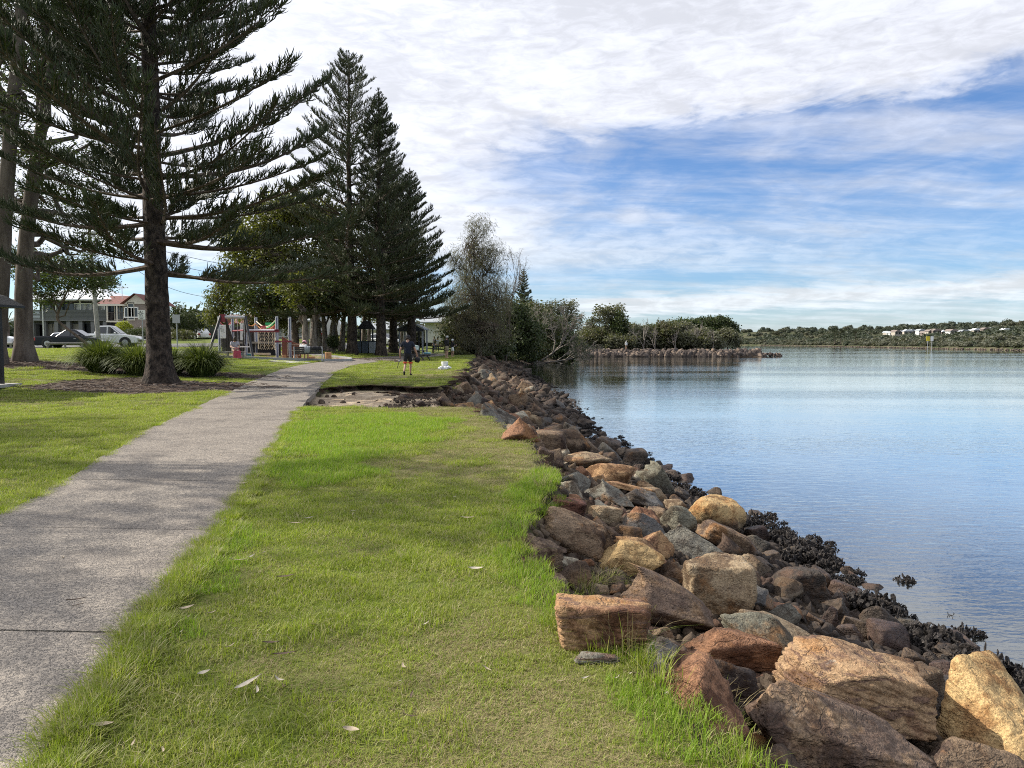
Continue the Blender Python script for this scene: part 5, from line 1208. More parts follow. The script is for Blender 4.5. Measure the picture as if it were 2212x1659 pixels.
sheet('road', [(-75, 51.5), (-17, 66.5), (-20, 73.5), (-78, 58.5)], .05, m_asph, kind='structure')
sheet('road', [(-18, 66), (-13, 88), (-19, 92), (-22, 73)], .046, m_asph, kind='structure')
sheet('driveway', [(-46, 66.5), (-39, 68.5), (-41, 84), (-48, 84)], .054, m_conc, kind='structure')

m_board = plain('grey weatherboard', (.12, .125, .13), .7, var=.08, scale=1.5, bump=.1)
m_wallg = plain('grey render', (.095, .095, .10), .8, var=.1, scale=1.2); m_col = plain('light grey render', (.17, .17, .175), .8, var=.08, scale=1.2)
m_beige = plain('beige garage door', (.28, .25, .21), .7, var=.06); m_dark = plain('dark opening', (.012, .013, .015), .6, var=.2)
m_white = plain('white paint', (.78, .78, .76), .5, var=.05, dirt=.15); m_roofw = plain('white metal roof', (.66, .68, .70), .45, var=.06, scale=1.)
m_taupe = plain('taupe brick', (.20, .165, .145), .85, var=.15, scale=6, bump=.3); m_cream = plain('cream fascia', (.55, .52, .45), .7, var=.06)
m_brownp = plain('brown rail paint', (.05, .038, .035), .6)
m_glass = plain('dark window glass', (.02, .026, .032), .06, var=.05, bump=.02, dirt=0., spec=.8)
m_tile, t = mat('red roof tiles'); ob = t('ShaderNodeTexCoord').outputs['Object']; wv = t('ShaderNodeTexBrick', i_Scale=1.); t.put(wv.inputs['Vector'], t.mapv(ob, (2.8, 2.8, 2.8)))
out(t, pbr(t, t.mix(t.ramp(t.noise(ob, 3, 4), .3, .7), (.10, .03, .022), (.19, .06, .042)), .8, t.bump(t.noise(t.mapv(ob, (3, 9, 1)), 2, 2), .05, .6)))

def window(parent, c, wd, hg, m_fr, mull=1, ry=-1):
    f = MB(); x, y, z = c; f.box((x, y, z + hg / 2), (wd + .12, .1, .1)); f.box((x, y, z - hg / 2), (wd + .2, .14, .1)); f.box((x - wd / 2, y, z), (.08, .1, hg)); f.box((x + wd / 2, y, z), (.08, .1, hg))
    for k in range(mull): f.box((x - wd / 2 + wd * (k + 1) / (mull + 1), y, z), (.06, .08, hg))
    w_ = f.build('window', m_fr, parent); MB().box((x, y + .02, z), (wd, .03, hg)).build('pane', m_glass, w_); return w_
# grey two storey house; local x along the street
Y1 = 84.
qa, qb = at(60, 700, Y1), at(229, 700, Y1); gzh = EYE + ray(140, 735)[2] / ray(140, 735)[1] * Y1
hw = qb.x - qa.x
house = empty('house', ((qa.x + qb.x) / 2, Y1, gzh), 0, label='long grey two storey house with a white metal roof and weatherboard balcony front', cat='house')
def zrel(dy, base=gzh, y=Y1): return EYE + ray(140, dy)[2] / ray(140, dy)[1] * y - base
z1, z2, ze = zrel(692), zrel(669), zrel(647)
MB().box((0, 5, z1 / 2), (hw, 8, z1)).box((0, 5.6, (z1 + ze) / 2 + .1), (hw, 6.8, ze - z1)).build('wall', m_wallg, house)
nb = 8
for k in range(nb):
    hh_ = (z2 - z1) / nb; MB().box((0, .2, z1 + hh_ * (k + .5)), (hw + .2, .10, hh_ - .02), tilt=(.10, 0, 0)).build('board', m_board, house)
MB().box((0, 1.2, z1 + .02), (hw, 2.2, .16)).build('balcony_floor', m_col, house)
for k in range(7):
    x = -hw / 2 + .3 + (hw - .6) * k / 6; MB().box((x, .45, z1 / 2 - .05), (.45, .4, z1 - .1)).build('column', m_col, house)
    MB().box((x, .35, (z2 + ze) / 2), (.12, .12, ze - z2)).build('post', m_wallg if k % 2 else m_white, house)
for x, wd in ((-hw * .33, 1.6), (-hw * .12, 2.4), (hw * .07, 2.2), (hw * .30, 2.6)): MB().box((x, .96, z1 * .42), (wd, .12, z1 * .82)).build('garage_door', m_beige if x != hw * .30 else m_dark, house)
MB().box((-hw * .42, .95, z1 * .42), (1.0, .1, z1 * .8)).build('door', m_dark, house)
for x, wd in ((-hw * .40, 1.6), (-hw * .15, 2.4), (hw * .1, 2.6), (hw * .36, 2.2)): window(house, (x, 2.15, (z2 + ze) / 2 - .3), wd, (ze - z2) * .95, m_wallg)
rl = MB(); rl.box((hw * .28, .3, z2 + .75), (hw * .40, .07, .07))
for k in range(26): rl.box((hw * .09 + hw * .385 * k / 25, .3, z2 + .38), (.035, .035, .75))
rl.build('railing', m_white, house)
MB().tube([(-hw * .31, .1, 0), (-hw * .31, .1, ze)], .06).build('downpipe', m_white, house)
rf_ = MB(); rr = [(-hw / 2 - 1, -1.0, ze), (hw / 2 + 1.3, -1.0, ze), (hw / 2 + 1.3, 10, ze), (-hw / 2 - 1, 10, ze), (-hw / 2 + 3.4, 4.4, ze + 1.75), (hw / 2 - 3.2, 4.4, ze + 1.75)]
rf_.add(rr + [(x, y, z - .14) for x, y, z in rr[:4]], [(0, 1, 5, 4), (1, 2, 5), (2, 3, 4, 5), (3, 0, 4), (6, 7, 1, 0), (7, 8, 2, 1), (8, 9, 3, 2), (9, 6, 0, 3), (9, 8, 7, 6)])
rf_.build('roof', m_roofw, house, recalc=False)
# brick house with a red roof
Y2 = 80.
def zr2(dy): return EYE + ray(240, dy)[2] / ray(240, dy)[1] * Y2
g2 = zr2(728); xa, xb, xc = at(224, 700, Y2).x, at(276, 700, Y2).x, at(316, 700, Y2).x
h2 = empty('house', (xa, Y2, g2), 0, label='taupe brick house with a red tiled roof and small railed balcony', cat='house')
L2 = xc - xa; Lb = xb - xa; e2 = zr2(657) - g2; rg2 = zr2(634) - g2; bf = zr2(694) - g2
MB().box((Lb + (L2 - Lb) / 2, 2.8, e2 / 2), (L2 - Lb, 5.6, e2)).box((Lb / 2, 5.2, e2 / 2), (Lb, 5.6, e2)).build('wall', m_taupe, h2)
gb = MB(); gb.prism([(Lb - .3, e2 + .02), (L2 + .3, e2 + .02), (Lb + (L2 - Lb) / 2, rg2 - .1)], -.1, .1); gb.build('gable', m_cream, h2)
rf_ = MB(); xm = Lb + (L2 - Lb) / 2
rf_.add([(Lb - .6, -.5, e2), (xm, -.5, rg2), (xm, 6, rg2), (Lb - .6, 6, e2), (L2 + .6, -.5, e2), (L2 + .6, 6, e2)], [(0, 1, 2, 3), (1, 4, 5, 2)])
rf_.add([(-1.2, .6, e2 + .02), (Lb, .6, e2 + .02), (xm, 4.6, rg2 + .03), (-1.8, 4.6, rg2 + .03), (-1.2, 9, e2 + .02), (Lb, 9, e2 + .02)], [(0, 1, 2, 3), (3, 2, 5, 4)])
rf_.build('roof', m_tile, h2, recalc=False)
MB().box((Lb / 2 - .5, .55, e2 - .06), (Lb + 1.2, .1, .22)).build('fascia', m_cream, h2)
MB().box((Lb / 2, 1.5, bf), (Lb, 2, .16)).build('balcony_floor', m_cream, h2)
r_ = MB(); r_.box((Lb / 2, .6, bf + 1.0), (Lb, .06, .06))
for k in range(20): r_.box((Lb * k / 19, .6, bf + .5), (.03, .03, 1.0))
r_.build('railing', m_brownp, h2)
for x in (.1, Lb * .45, Lb * .95): MB().box((x, .6, (bf + e2) / 2), (.12, .12, e2 - bf)).build('post', m_cream, h2)
window(h2, (Lb * .22, 2.35, bf + 1.2), 1.2, 1.9, m_cream); window(h2, (Lb * .7, 2.35, bf + 1.2), 1.8, 1.9, m_cream); window(h2, (Lb + .45, -.05, bf + 1.1), .7, 1.9, m_cream, 0); window(h2, (L2 - 1.6, -.05, bf + 1.0), 1.5, 1.1, m_white)
MB().box((Lb * .5, 2.2, bf * .45), (Lb * .8, .1, bf * .75)).build('door', m_dark, h2)
MB().box((Lb * .2, 3.0, rg2 + .3), (.05, .05, 1.4)).box((Lb * .2, 3.0, rg2 + .9), (1.2, .04, .04)).box((Lb * .2, 3.0, rg2 + .75), (.8, .04, .04)).build('aerial', m_white, h2)
# shops and hall glimpsed between trunks
def block(dx0, dx1, dyt, dyb, y, m_, label, name='shop', wins=3, roofm=None, depth=9, cat='building'):
    a, b = at(dx0, 700, y), at(dx1, 700, y); zb = EYE + ray(700, dyb)[2] / ray(700, dyb)[1] * y; zt = EYE + ray(700, dyt)[2] / ray(700, dyt)[1] * y; w_ = b.x - a.x; h_ = zt - zb
    o = empty(name, ((a.x + b.x) / 2, y, zb), 0, label=label, cat=cat); MB().box((0, depth / 2, h_ / 2), (w_, depth, h_)).build('wall', m_, o)
    for k in range(wins):
        x = -w_ / 2 + w_ * (k + .5) / wins; window(o, (x, -.04, h_ * .42), w_ / wins * .55, h_ * .45, m_white, 1)
    if roofm: MB().prism([(-1., h_ - .05), (depth + .8, h_ - .05), (depth + .8, h_ + .1), (depth / 2, h_ + 1.3), (-1., h_ + .1)], -w_ / 2 - .6, w_ / 2 + .6, 'x').build('roof', roofm, o)
    return o
m_shop = plain('cream shop wall', (.40, .36, .30), .8, var=.1, scale=1); m_hall = plain('white hall wall', (.55, .55, .53), .8, var=.05, scale=.6, dirt=.3); m_roofg = plain('grey iron roof', (.30, .32, .33), .5, var=.08, scale=1.)
sh = block(596, 668, 694, 736, 88, m_shop, 'row of cream shop fronts with white signs behind the tall grey play posts', wins=5, roofm=m_roofg)
for k, (x, w_, m_) in enumerate([(-2.2, 1.4, m_white), (1.6, 1.0, m_white)]): MB().box((x, -.9, 2.6), (w_, .06, 1.3)).build('sign_board', m_, sh)
for k in range(6): MB().box((-4.2 + 1.7 * k, -1.2, 1.4), (.14, .14, 2.8)).build('post', m_cream, sh)
block(800, 872, 712, 738, 104, m_hall, 'pale low building behind the bin shelter and the thick trunks', wins=4, roofm=m_roofg)
block(918, 982, 697, 740, 98, m_hall, 'plain white hall wall with a grey roof behind the strolling couple', 'hall', wins=0, roofm=m_roofg, depth=12)
block(1345, 1390, 738, 750, 168, m_roofg, 'long grey roofed shed hidden in the trees of the point', 'shed', wins=2, roofm=m_roofg)
block(474, 520, 700, 735, 84, m_roofg, 'grey building behind the white play panels', wins=2, roofm=m_tile)

# cars
m_tyre = plain('tyre rubber', (.018, .018, .018), .85); m_rim = plain('alloy rim', (.45, .46, .47), .35, metal=.8, var=.05, bump=.02)
m_blk = plain('black car paint', (.006, .008, .014), .22, var=.02, bump=.0, coat=.0, dirt=.0, spec=.35); m_wht = plain('white car paint', (.72, .73, .74), .2, var=.02, bump=.0, coat=.5, dirt=.05)
m_tail = plain('red tail lamp', (.42, .03, .03), .2, var=.05); m_head = plain('head lamp glass', (.6, .62, .64), .1, var=.05); m_trim = plain('black trim', (.02, .02, .022), .5)
def car(base, rz, paint, kind, label, s_=1.):
    """side on profile, nose towards +x"""
    L, W_, H_ = {'ute': (5.0, 1.86, 1.47), 'pickup': (5.3, 1.9, 1.85), 'suv': (4.6, 1.85, 1.66), 'hatch': (4.1, 1.75, 1.48)}[kind]
    T = empty('parked_car', base, rz, label=label, cat='car', group='cars parked along the street'); g = .2 if kind != 'pickup' else .32; b = H_ * .60; h = L / 2; R_ = .34 if kind != 'pickup' else .39
    low = [(-h, g + .12), (-h + .05, b - .08), (-h + .12, b), (h * .42, b + .01), (h * .62, b - .04), (h * .92, b - .17), (h, b - .36), (h, g + .1), (h - .08, g), (-h + .1, g)]
    arch = []
    wx_ = (-h * .58, h * .62)
    body = MB(); body.prism(low, -W_ / 2, W_ / 2, 'y'); body.build('body', paint, T, bevel=.05)
    if kind in ('ute', 'pickup'):
        c0, c1, t0, t1 = (-h * .22, h * .52, -h * .04, h * .18) if kind == 'ute' else (-h * .30, h * .50, -h * .22, h * .16)
        if kind == 'ute': sail = [(-h * .38, b - .02), (t0 - .1, H_ - .02), (t0 + .2, H_), (t1, H_ - .02), (c1, b - .02)]
        else: sail = [(c0 - .05, b - .02), (t0, H_ - .03), (t1, H_), (c1, b - .02)]
        MB().prism([(-h + .06, b + .005), (c0, b + .005), (c0, b + .06), (-h + .08, b + .05)], -W_ * .44, W_ * .44, 'y').build('tray_cover', m_trim if kind == 'ute' else paint, T)
    elif kind == 'suv': sail = [(-h + .08, b - .02), (-h * .80, H_ - .06), (-h * .45, H_), (h * .12, H_ - .04), (h * .46, b - .02)]
    else: sail = [(-h + .1, b - .02), (-h * .72, H_ - .06), (-h * .35, H_), (h * .12, H_ - .05), (h * .52, b - .02)]
    cab = MB(); n = len(sail); V = [(x, sg * (W_ / 2 - .05 - .16 * max(z - b, 0) / (H_ - b)), z) for sg in (-1, 1) for x, z in sail]
    cab.add(V, [tuple(range(n))[::-1], tuple(range(n, 2 * n))] + [(i, (i + 1) % n, n + (i + 1) % n, n + i) for i in range(n)]); cab.build('cabin', paint, T, bevel=.04)
    cx = sum(p[0] for p in sail) / n; cz = (b + H_) / 2
    for sg in (-1, 1):   # side glass, split by the door pillar
        inner = [((x - cx) * .84 + cx, (z - cz) * .72 + cz + .01) for x, z in sail]; ylo = W_ / 2 - .045; 
        def yy(z): return sg * (W_ / 2 - .05 - .16 * max(z - b, 0) / (H_ - b) + .006)
        xs_ = [p[0] for p in inner]; mid = (min(xs_) + max(xs_)) / 2
        for lo, hi in ((min(xs_), mid - .04), (mid + .04, max(xs_))):
            P_ = []
            top = lambda x: np.interp(x, [p[0] for p in sail], [p[1] for p in sail])
            for x in np.linspace(lo, hi, 6): P_.append((x, min(top(x) - .10, H_ - .10)))
            zb_ = b + .05; V = [(x, yy(max(z, zb_ + .01)), max(z, zb_ + .01)) for x, z in P_] + [(x, yy(zb_), zb_) for x, z in P_[::-1]]
            V2 = [(x, y - sg * .03, z) for x, y, z in V]; k = len(V)
            MB().add(V + V2, [tuple(range(k)), tuple(range(k, 2 * k))[::-1]] + [(i, (i + 1) % k, k + (i + 1) % k, k + i) for i in range(k)]).build('side_window', m_glass, T)
        MB().box((mid + .35, sg * (W_ / 2 + .005), b - .16), (.18, .03, .035)).build('door_handle', m_rim, T)
        MB().box((h * .34, sg * (W_ / 2 + .10), b + .10), (.12, .2, .14)).build('wing_mirror', paint if paint is m_wht else m_trim, T, bevel=.03)
        MB().box((-h + .10, sg * (W_ / 2 - .13), b - .2), (.22, .28, .26)).build('tail_light', m_tail, T, bevel=.03)
        MB().box((h - .12, sg * (W_ / 2 - .22), b - .34), (.26, .36, .16), tilt=(0, .3, 0)).build('headlight', m_head, T, bevel=.03)
        for x in wx_:
            MB().lathe((x, sg * (W_ / 2 - .02), R_ + .01), [(R_ + .09, -.02), (R_ + .09, .03)] if sg > 0 else [(R_ + .09, .02), (R_ + .09, -.03)], 24, 0, 'y').build('wheel_arch', m_trim, T)
            wh = MB().lathe((x, sg * (W_ / 2 - .06), R_), [(R_ * .6, -.11), (R_ * .96, -.11), (R_, -.06), (R_, .06), (R_ * .96, .11), (R_ * .6, .11)], 24, 0, 'y').build('wheel', m_tyre, T)
            rm = MB().lathe((x, sg * (W_ / 2 + .045), R_), [(R_ * .64, -.02), (R_ * .66, .01)], 20, 0, 'y')
            for k in range(5): rm.box((x + math.cos(k * 1.257) * R_ * .3, sg * (W_ / 2 + .062), R_ + math.sin(k * 1.257) * R_ * .3), (R_ * .6, .03, R_ * .13), tilt=(0, -k * 1.257, 0))
            rm.build('rim', m_rim, wh)
    s0, s1 = sail[-2], sail[-1]
    dx_, dz_ = s1[0] - s0[0], s1[1] - s0[1]; L_ = math.hypot(dx_, dz_)
    MB().box(((s0[0] + s1[0]) / 2 + .012, 0, (s0[1] + s1[1]) / 2 + .012), (L_ * .80, W_ * .74, .02), tilt=(0, math.atan2(-dz_, dx_), 0)).build('windscreen', m_glass, T)
    MB().box((h - .0, 0, g + .22), (.06, W_ * .7, .18)).build('grille', m_trim, T)
    T.scale = (s_,) * 3; return T
def roadz(dx, dyb, y): q = at(dx, 700, y); return (q.x, y, gz(q.x, y) + .05)
c_ = roadz(155, 752, 57.5); car(c_, .20, m_blk, 'ute', 'black utility with chrome wheels and a flat tray cover, half hidden by the tussocks')
c_ = roadz(232, 745, 62.5); car(c_, .22, m_wht, 'pickup', 'white dual cab pickup parked beyond the black utility')
c_ = roadz(-30, 750, 62); car(c_, .22, m_wht, 'suv', 'white car showing only its tail at the left edge')
c_ = (at(424, 700, 96).x, 96, gz(at(424, 700, 96).x, 96) + .0); car(c_, 2.5, m_wht, 'hatch', 'small white car seen between the big pine and the playground')
c_ = (at(831, 700, 100).x, 100, gz(at(831, 700, 100).x, 100)); car(c_, -.4, m_wht, 'suv', 'white car far off between two thick pine trunks')
q = at(100, 700, 68); car((q.x + 1.6, 69.5, gz(q.x, 68) - .25), .22, m_wht, 'hatch', 'white car parked deeper, its roof showing over the black utility')
# caravan
q = at(691, 700, 92); cv = empty('caravan', (q.x, 92, gz(q.x, 92)), .1, label='white caravan with two dark windows among the paperbark trunks', cat='caravan')
MB().prism([(-2.6, .5), (-2.7, 2.3), (-2.3, 2.75), (2.2, 2.75), (2.8, 1.9), (2.6, .5)], -1.1, 1.1).build('body', m_white, cv, bevel=.05)
for x in (-1.4, .2): MB().box((x, -1.12, 1.8), (1.0, .05, .6)).build('window', m_glass, cv)
for x in (-.4, .5): MB().lathe((x, -1.0, .35), [(.34, -.1), (.34, .1)], 18, 0, 'y').build('wheel', m_tyre, cv)
q = at(695, 700, 88); rb = empty('mobility_scooter', (q.x, 88, gz(q.x, 88)), .3, label='small red vehicle parked in front of the caravan', cat='scooter'); m_redp = plain('red paint', (.45, .03, .03), .35, var=.06)
MB().box((0, 0, .6), (1.1, .5, .5), taper=.8).box((.5, 0, 1.05), (.15, .45, .7)).build('body', m_redp, rb, bevel=.05); MB().box((-.2, 0, 1.0), (.5, .45, .12)).box((-.42, 0, 1.25), (.1, .45, .5)).build('seat', m_trim, rb)
for x in (-.45, .5): MB().lathe((x, -.24, .2), [(.2, -.07), (.2, .07)], 14, 0, 'y').build('wheel', m_tyre, rb)

# power pole, wires, signs, rails
m_pole = plain('weathered pole timber', (.30, .29, .26), .9, var=.2, scale=5); m_steel = plain('galvanised steel', (.36, .37, .38), .5, metal=.3, var=.08, scale=12)
q = at(213, 700, 60); zb = gz(q.x, 60); pp_ = empty('power_pole', (q.x, 60, zb), 0, label='leaning grey timber power pole in front of the houses', cat='pole')
MB().tube([(0, 0, -.2), (-.3, 0, 5), (-.55, 0, 10.5)], [.19, .16, .12], 12).build('pole', m_pole, pp_); MB().box((-.53, -.1, 9.6), (2.2, .12, .12)).box((-.5, -.1, 8.6), (1.4, .1, .1)).build('crossarm', m_pole, pp_)
m_wire = plain('black cable', (.02, .02, .02), .6)
for i, (z0, x1, y1, z1_) in enumerate([(9.6, -14, 90, 8.3), (8.6, -14, 90, 7.1), (9.6, -34, 79.5, 5.6)]):
    a = Vector((q.x - .5, 60, zb + z0)); b = Vector((x1, y1, z1_ + 1)); P_ = [a.lerp(b, k / 14) - Vector((0, 0, 1.2 * math.sin(math.pi * k / 14))) for k in range(15)]
    props(MB().tube([p for p in P_], .022, 4).build('power_line', m_wire), ['upper power line running right from the leaning pole', 'lower power line running right from the leaning pole', 'service wire from the pole back to the red roofed house'][i], 'cable')
def sign(dx, dyt, dyb, w_d, h_d, y, label, back=False):
    q = gbase(dx, y); zt = EYE + ray(dx, dyt)[2] / ray(dx, dyt)[1] * y - q.z; s_ = empty('sign', tuple(q), 0, label=label, cat='sign'); wm, hm = size(w_d, y), size(h_d, y)
    MB().tube([(0, 0, -.2), (0, 0, zt)], .04, 8).build('post', m_steel, s_); MB().box((0, -.06, zt - hm / 2), (wm, .03, hm)).build('board', m_white if not back else m_steel, s_, bevel=.005); return s_, zt - hm / 2, wm, hm
s_, zc_, wm, hm = sign(309, 670, 735, 15, 20, 52, 'white street sign with a sun emblem, half hidden by the big trunk')
ink = MB()
for k in range(8): ink.box((-.06 + math.cos(k * .785) * wm * .30, -.08, zc_ + hm * .14 + math.sin(k * .785) * wm * .30), (.09, .008, .035), tilt=(0, -k * .785, 0))
ink.tube([(-.06 + math.cos(a) * wm * .14, -.08, zc_ + hm * .14 + math.sin(a) * wm * .14) for a in np.linspace(0, 6.28, 14)], .012, 4)
for r in range(2): ink.box((-.02, -.08, zc_ - hm * .24 - r * .09), (wm * (.6 - r * .15), .008, .035))
ink.build('emblem', m_blk, s_)
sign(383, 680, 738, 16, 18, 50, 'blank grey square sign on a post right of the big trunk', True)
m_log = plain('weathered rail log', (.24, .225, .20), .9, var=.25, scale=7)
def rail(x0, x1, dy, y0, y1, label):
    a, b = at(x0, dy, y0), at(x1, dy, y1); o = empty('log_rail', (a.x, a.y, gz(a.x, a.y)), 0, label=label, cat='barrier', group='low log rails along the road'); A_ = Vector((a.x, a.y, gz(a.x, a.y))); B_ = Vector((b.x, b.y, gz(b.x, b.y)))
    MB().tube([Vector((0, 0, .42)), (B_ - A_) + Vector((0, 0, .42))], .09, 10).build('rail', m_log, o)
    for k in (.06, .5, .94): p = (B_ - A_) * k; MB().tube([p + Vector((0, 0, -.2)), p + Vector((0, 0, .36))], .08, 8).build('post', m_log, o)
rail(98, 182, 745, 53, 54.5, 'low log rail in front of the black utility'); rail(-30, 27, 747, 52, 52, 'low log rail at the left edge beside the gum trunk')
# hedge shrubs
def shrub(dx, dy, w_d, h_d, y, lm, label, name='shrub', zoff=None, seed=1, per=12, ll=.14, lw=.07, base=None, den=1.0):
    q = Vector((at(dx, dy, y).x, y, 0)); q.z = gz(q.x, y) if base is None else base; wm, hm = size(w_d, y), size(h_d, y); r = np.random.RandomState(seed); n = int(den * 160)
    d = r.normal(size=(n, 3)); d /= np.linalg.norm(d, axis=1, keepdims=True); zc = at(dx, dy, y).z - q.z
    C = d * (r.uniform(.5, 1, (n, 1)) ** .4) * np.array([wm / 2, wm / 2, hm / 2]) * (1 + .2 * fbm(d * 2 + seed, seed, 2)[:, None]) + np.array([0, 0, zc]); C[:, 2] = np.maximum(C[:, 2], .05)
    T = empty(name, tuple(q), 0, label=label, cat='shrub'); V, Fc, rn = leaves(C, .16, per, ll, lw, r, .0); link('foliage', rawmesh('foliage', V, Fc, False, [lm], attrs={'rnd': rn}), T)
    st = MB()
    for k in range(5): c_ = C[k * 7]; st.tube([(0, 0, -.1), (c_[0] * .5, c_[1] * .5, c_[2] * .6), tuple(c_)], [.04, .03, .01], 5)
    st.build('stem', m_brwood, T); return T
m_lime = leafmat('bright lime leaves', (.14, .17, .015), (.33, .34, .03), .35)
shrub(268, 706, 30, 22, 72, m_lime, 'bright yellow green clipped bush in front of the red roofed house', seed=3)
shrub(300, 718, 60, 16, 70, m_mang, 'low dark hedge right of the bright bush', seed=4, den=1.6); shrub(405, 695, 40, 44, 84, m_mang, 'big dark rounded shrub behind the square sign', seed=5, den=2.2); shrub(395, 722, 50, 20, 78, m_scrub, 'low shrub beside the small white car', seed=6)
shrub(720, 738, 22, 22, 58, m_mang, 'dark bush between bench and leaning paperbark', seed=7); shrub(735, 736, 24, 12, 74, m_lime, 'low lime green shrub under the paperbarks', seed=8)
for k, (dx, dy, w_, h_, y) in enumerate([(990, 768, 40, 16, 70), (1030, 770, 50, 18, 76), (1085, 772, 60, 20, 86), (1140, 772, 50, 16, 96), (1010, 755, 50, 30, 73), (1235, 768, 26, 14, 118), (1060, 760, 60, 30, 86), (1120, 757, 60, 34, 97)]):
    shrub(dx, dy, w_, h_, y, m_mang if k % 2 else m_scrub, ['low scrub at the corner of the mown grass', 'low scrub under the tall casuarina', 'low scrub hanging over the rubble bank', 'low scrub behind the bare mangrove', 'dark scrub wall beside the two people fishing', 'small bush at the water, outer end of the thicket', 'shaded scrub below the bare grey tree', 'shaded scrub inside the mangrove thicket'][k], seed=20 + k, den=1.8, ll=.22, lw=.10)
# cabbage palm at the left
q = gbase(17, 66); pm = empty('palm', tuple(q), 0, label='small spiky palm behind the left gum trunk', cat='palm'); MB().tube([(0, 0, -.1), (.05, 0, 2.2)], [.2, .14], 10).build('trunk', m_paper, pm)
r = np.random.RandomState(2); fr_ = MB()
for k in range(44):
    a = r.uniform(0, 6.28); e_ = r.uniform(-.6, 1.2); d = Vector((math.cos(a) * math.cos(e_), math.sin(a) * math.cos(e_), math.sin(e_))); s_ = d.cross(Vector((0, 0, 1))).normalized() * .07; p0 = Vector((.05, 0, 2.25)); p1 = p0 + d * .9; p2 = p0 + d * 1.5 - Vector((0, 0, .35))
    fr_.add([p0 - s_ * .5, p0 + s_ * .5, p1 + s_, p1 - s_, p2], [(0, 1, 2, 3), (3, 2, 4)])
fr_.build('frond', m_mang, pm)

# ---- tussocks of long strap leaves behind the big pine
m_lom = leafmat('strap leaves', (.05, .078, .016), (.20, .23, .065), .25, rough=.6)
def tussock(dx, dyb, dyt, w_d, y, seed, label):
    q = gbase(dx, y, dyb); r = np.random.RandomState(seed); hm = size(dyb - dyt, y) * .92; wm = size(w_d, y) / 2; n = 2200; a = r.uniform(0, 6.28, n); b = r.uniform(0, 1, n) ** .7; L = hm * r.uniform(.65, 1.1, n)
    lean = b * 1.0; m = 6; x0 = np.cos(a) * wm * .35 * b; y0 = np.sin(a) * wm * .35 * b; rows = []; P_ = np.stack([x0, y0, np.zeros(n)], -1); th = .08 + lean * .60 + r.normal(size=n) * .10; wd = r.uniform(.010, .020, n); sd_ = np.stack([-np.sin(a), np.cos(a), 0 * a], -1)
    for k in range(m + 1):
        f = k / m; w_ = (wd * (1 - .85 * f ** 2))[:, None]; rows += [P_ - sd_ * w_, P_ + sd_ * w_]; d = np.stack([np.cos(a) * np.sin(th), np.sin(a) * np.sin(th), np.cos(th)], -1); P_ = P_ + d * (L / m)[:, None] * 1.12; th = th + (.08 + .50 * b * f * 1.5) * r.uniform(.7, 1.3, n)
    M_ = len(rows); V = np.stack(rows, 1).reshape(-1, 3); V[:, 2] = np.maximum(V[:, 2], .01); bb = (np.arange(n) * M_)[:, None]; Fc = np.concatenate([np.concatenate([bb + 2 * k, bb + 2 * k + 1, bb + 2 * k + 3, bb + 2 * k + 2], 1) for k in range(m)])
    o = link('tussock', rawmesh('tussock', V, Fc, False, [m_lom], attrs={'rnd': np.repeat(r.rand(n) ** 1.5, M_)}), None, tuple(q)); props(o, label, 'plant', 'strap leaved tussocks')
tussock(222, 800, 722, 128, 27.2, 1, 'leftmost big strap leaved tussock, in front of the black utility'); tussock(300, 804, 728, 100, 26.6, 2, 'middle strap leaved tussock just left of the big trunk'); tussock(438, 802, 724, 124, 27.0, 3, 'right strap leaved tussock beside the seated woman'); tussock(372, 800, 738, 90, 27.6, 4, 'strap leaved tussock mostly hidden behind the big trunk')

# ---- dark shelter at the left edge with a table under it
m_shed = plain('dark painted steel', (.016, .017, .019), .5, var=.1); m_slat = plain('dark slat', (.03, .028, .027), .6, var=.2)
q = at(-40, 700, 21.5); zg_ = gz(q.x, 21.5); sl_ = empty('picnic_shelter', (q.x, 21.5, zg_), 0, label='black steel picnic shelter roof and posts cut by the left edge', cat='shelter')
zt = at(20, 636, 21.5).z - zg_; xr = at(54, 660, 21.5).x - q.x; ze_ = at(54, 660, 21.5).z - zg_
MB().prism([(-3.2, zt + .25), (-.9, zt + .45), (xr * .6, zt - .06), (xr, ze_ - .02), (xr, ze_ - .09), (-3.2, ze_ - .09)], -3.2, 0).build('roof', m_shed, sl_)
for x, y in ((at(4, 700, 21.5).x - q.x, -.1), (-2.8, -.1), (.2, -2.8), (-2.8, -2.8)): MB().box((x, y, ze_ / 2), (.10, .10, ze_)).build('post', m_shed, sl_)
MB().box((-1.2, -1.5, .04), (4.3, 3.6, .10)).build('slab', m_conc, sl_)
tb = empty('picnic_table', (q.x - .35, 19.9, zg_ + .09), 0, label='picnic table under the dark shelter at the left edge', cat='table'); 
for k in range(4): MB().box((-.3, k * .16, .74), (1.7, .14, .05)).build('slat', m_steel, tb)
MB().box((-.3, -.45, .44), (1.7, .28, .05)).build('seat', m_steel, tb); MB().box((-.3, .95, .44), (1.7, .28, .05)).build('seat', m_steel, tb); MB().box((-.8, .25, .36), (.08, 1.5, .72)).box((.2, .25, .36), (.08, 1.5, .72)).build('frame', m_shed, tb)

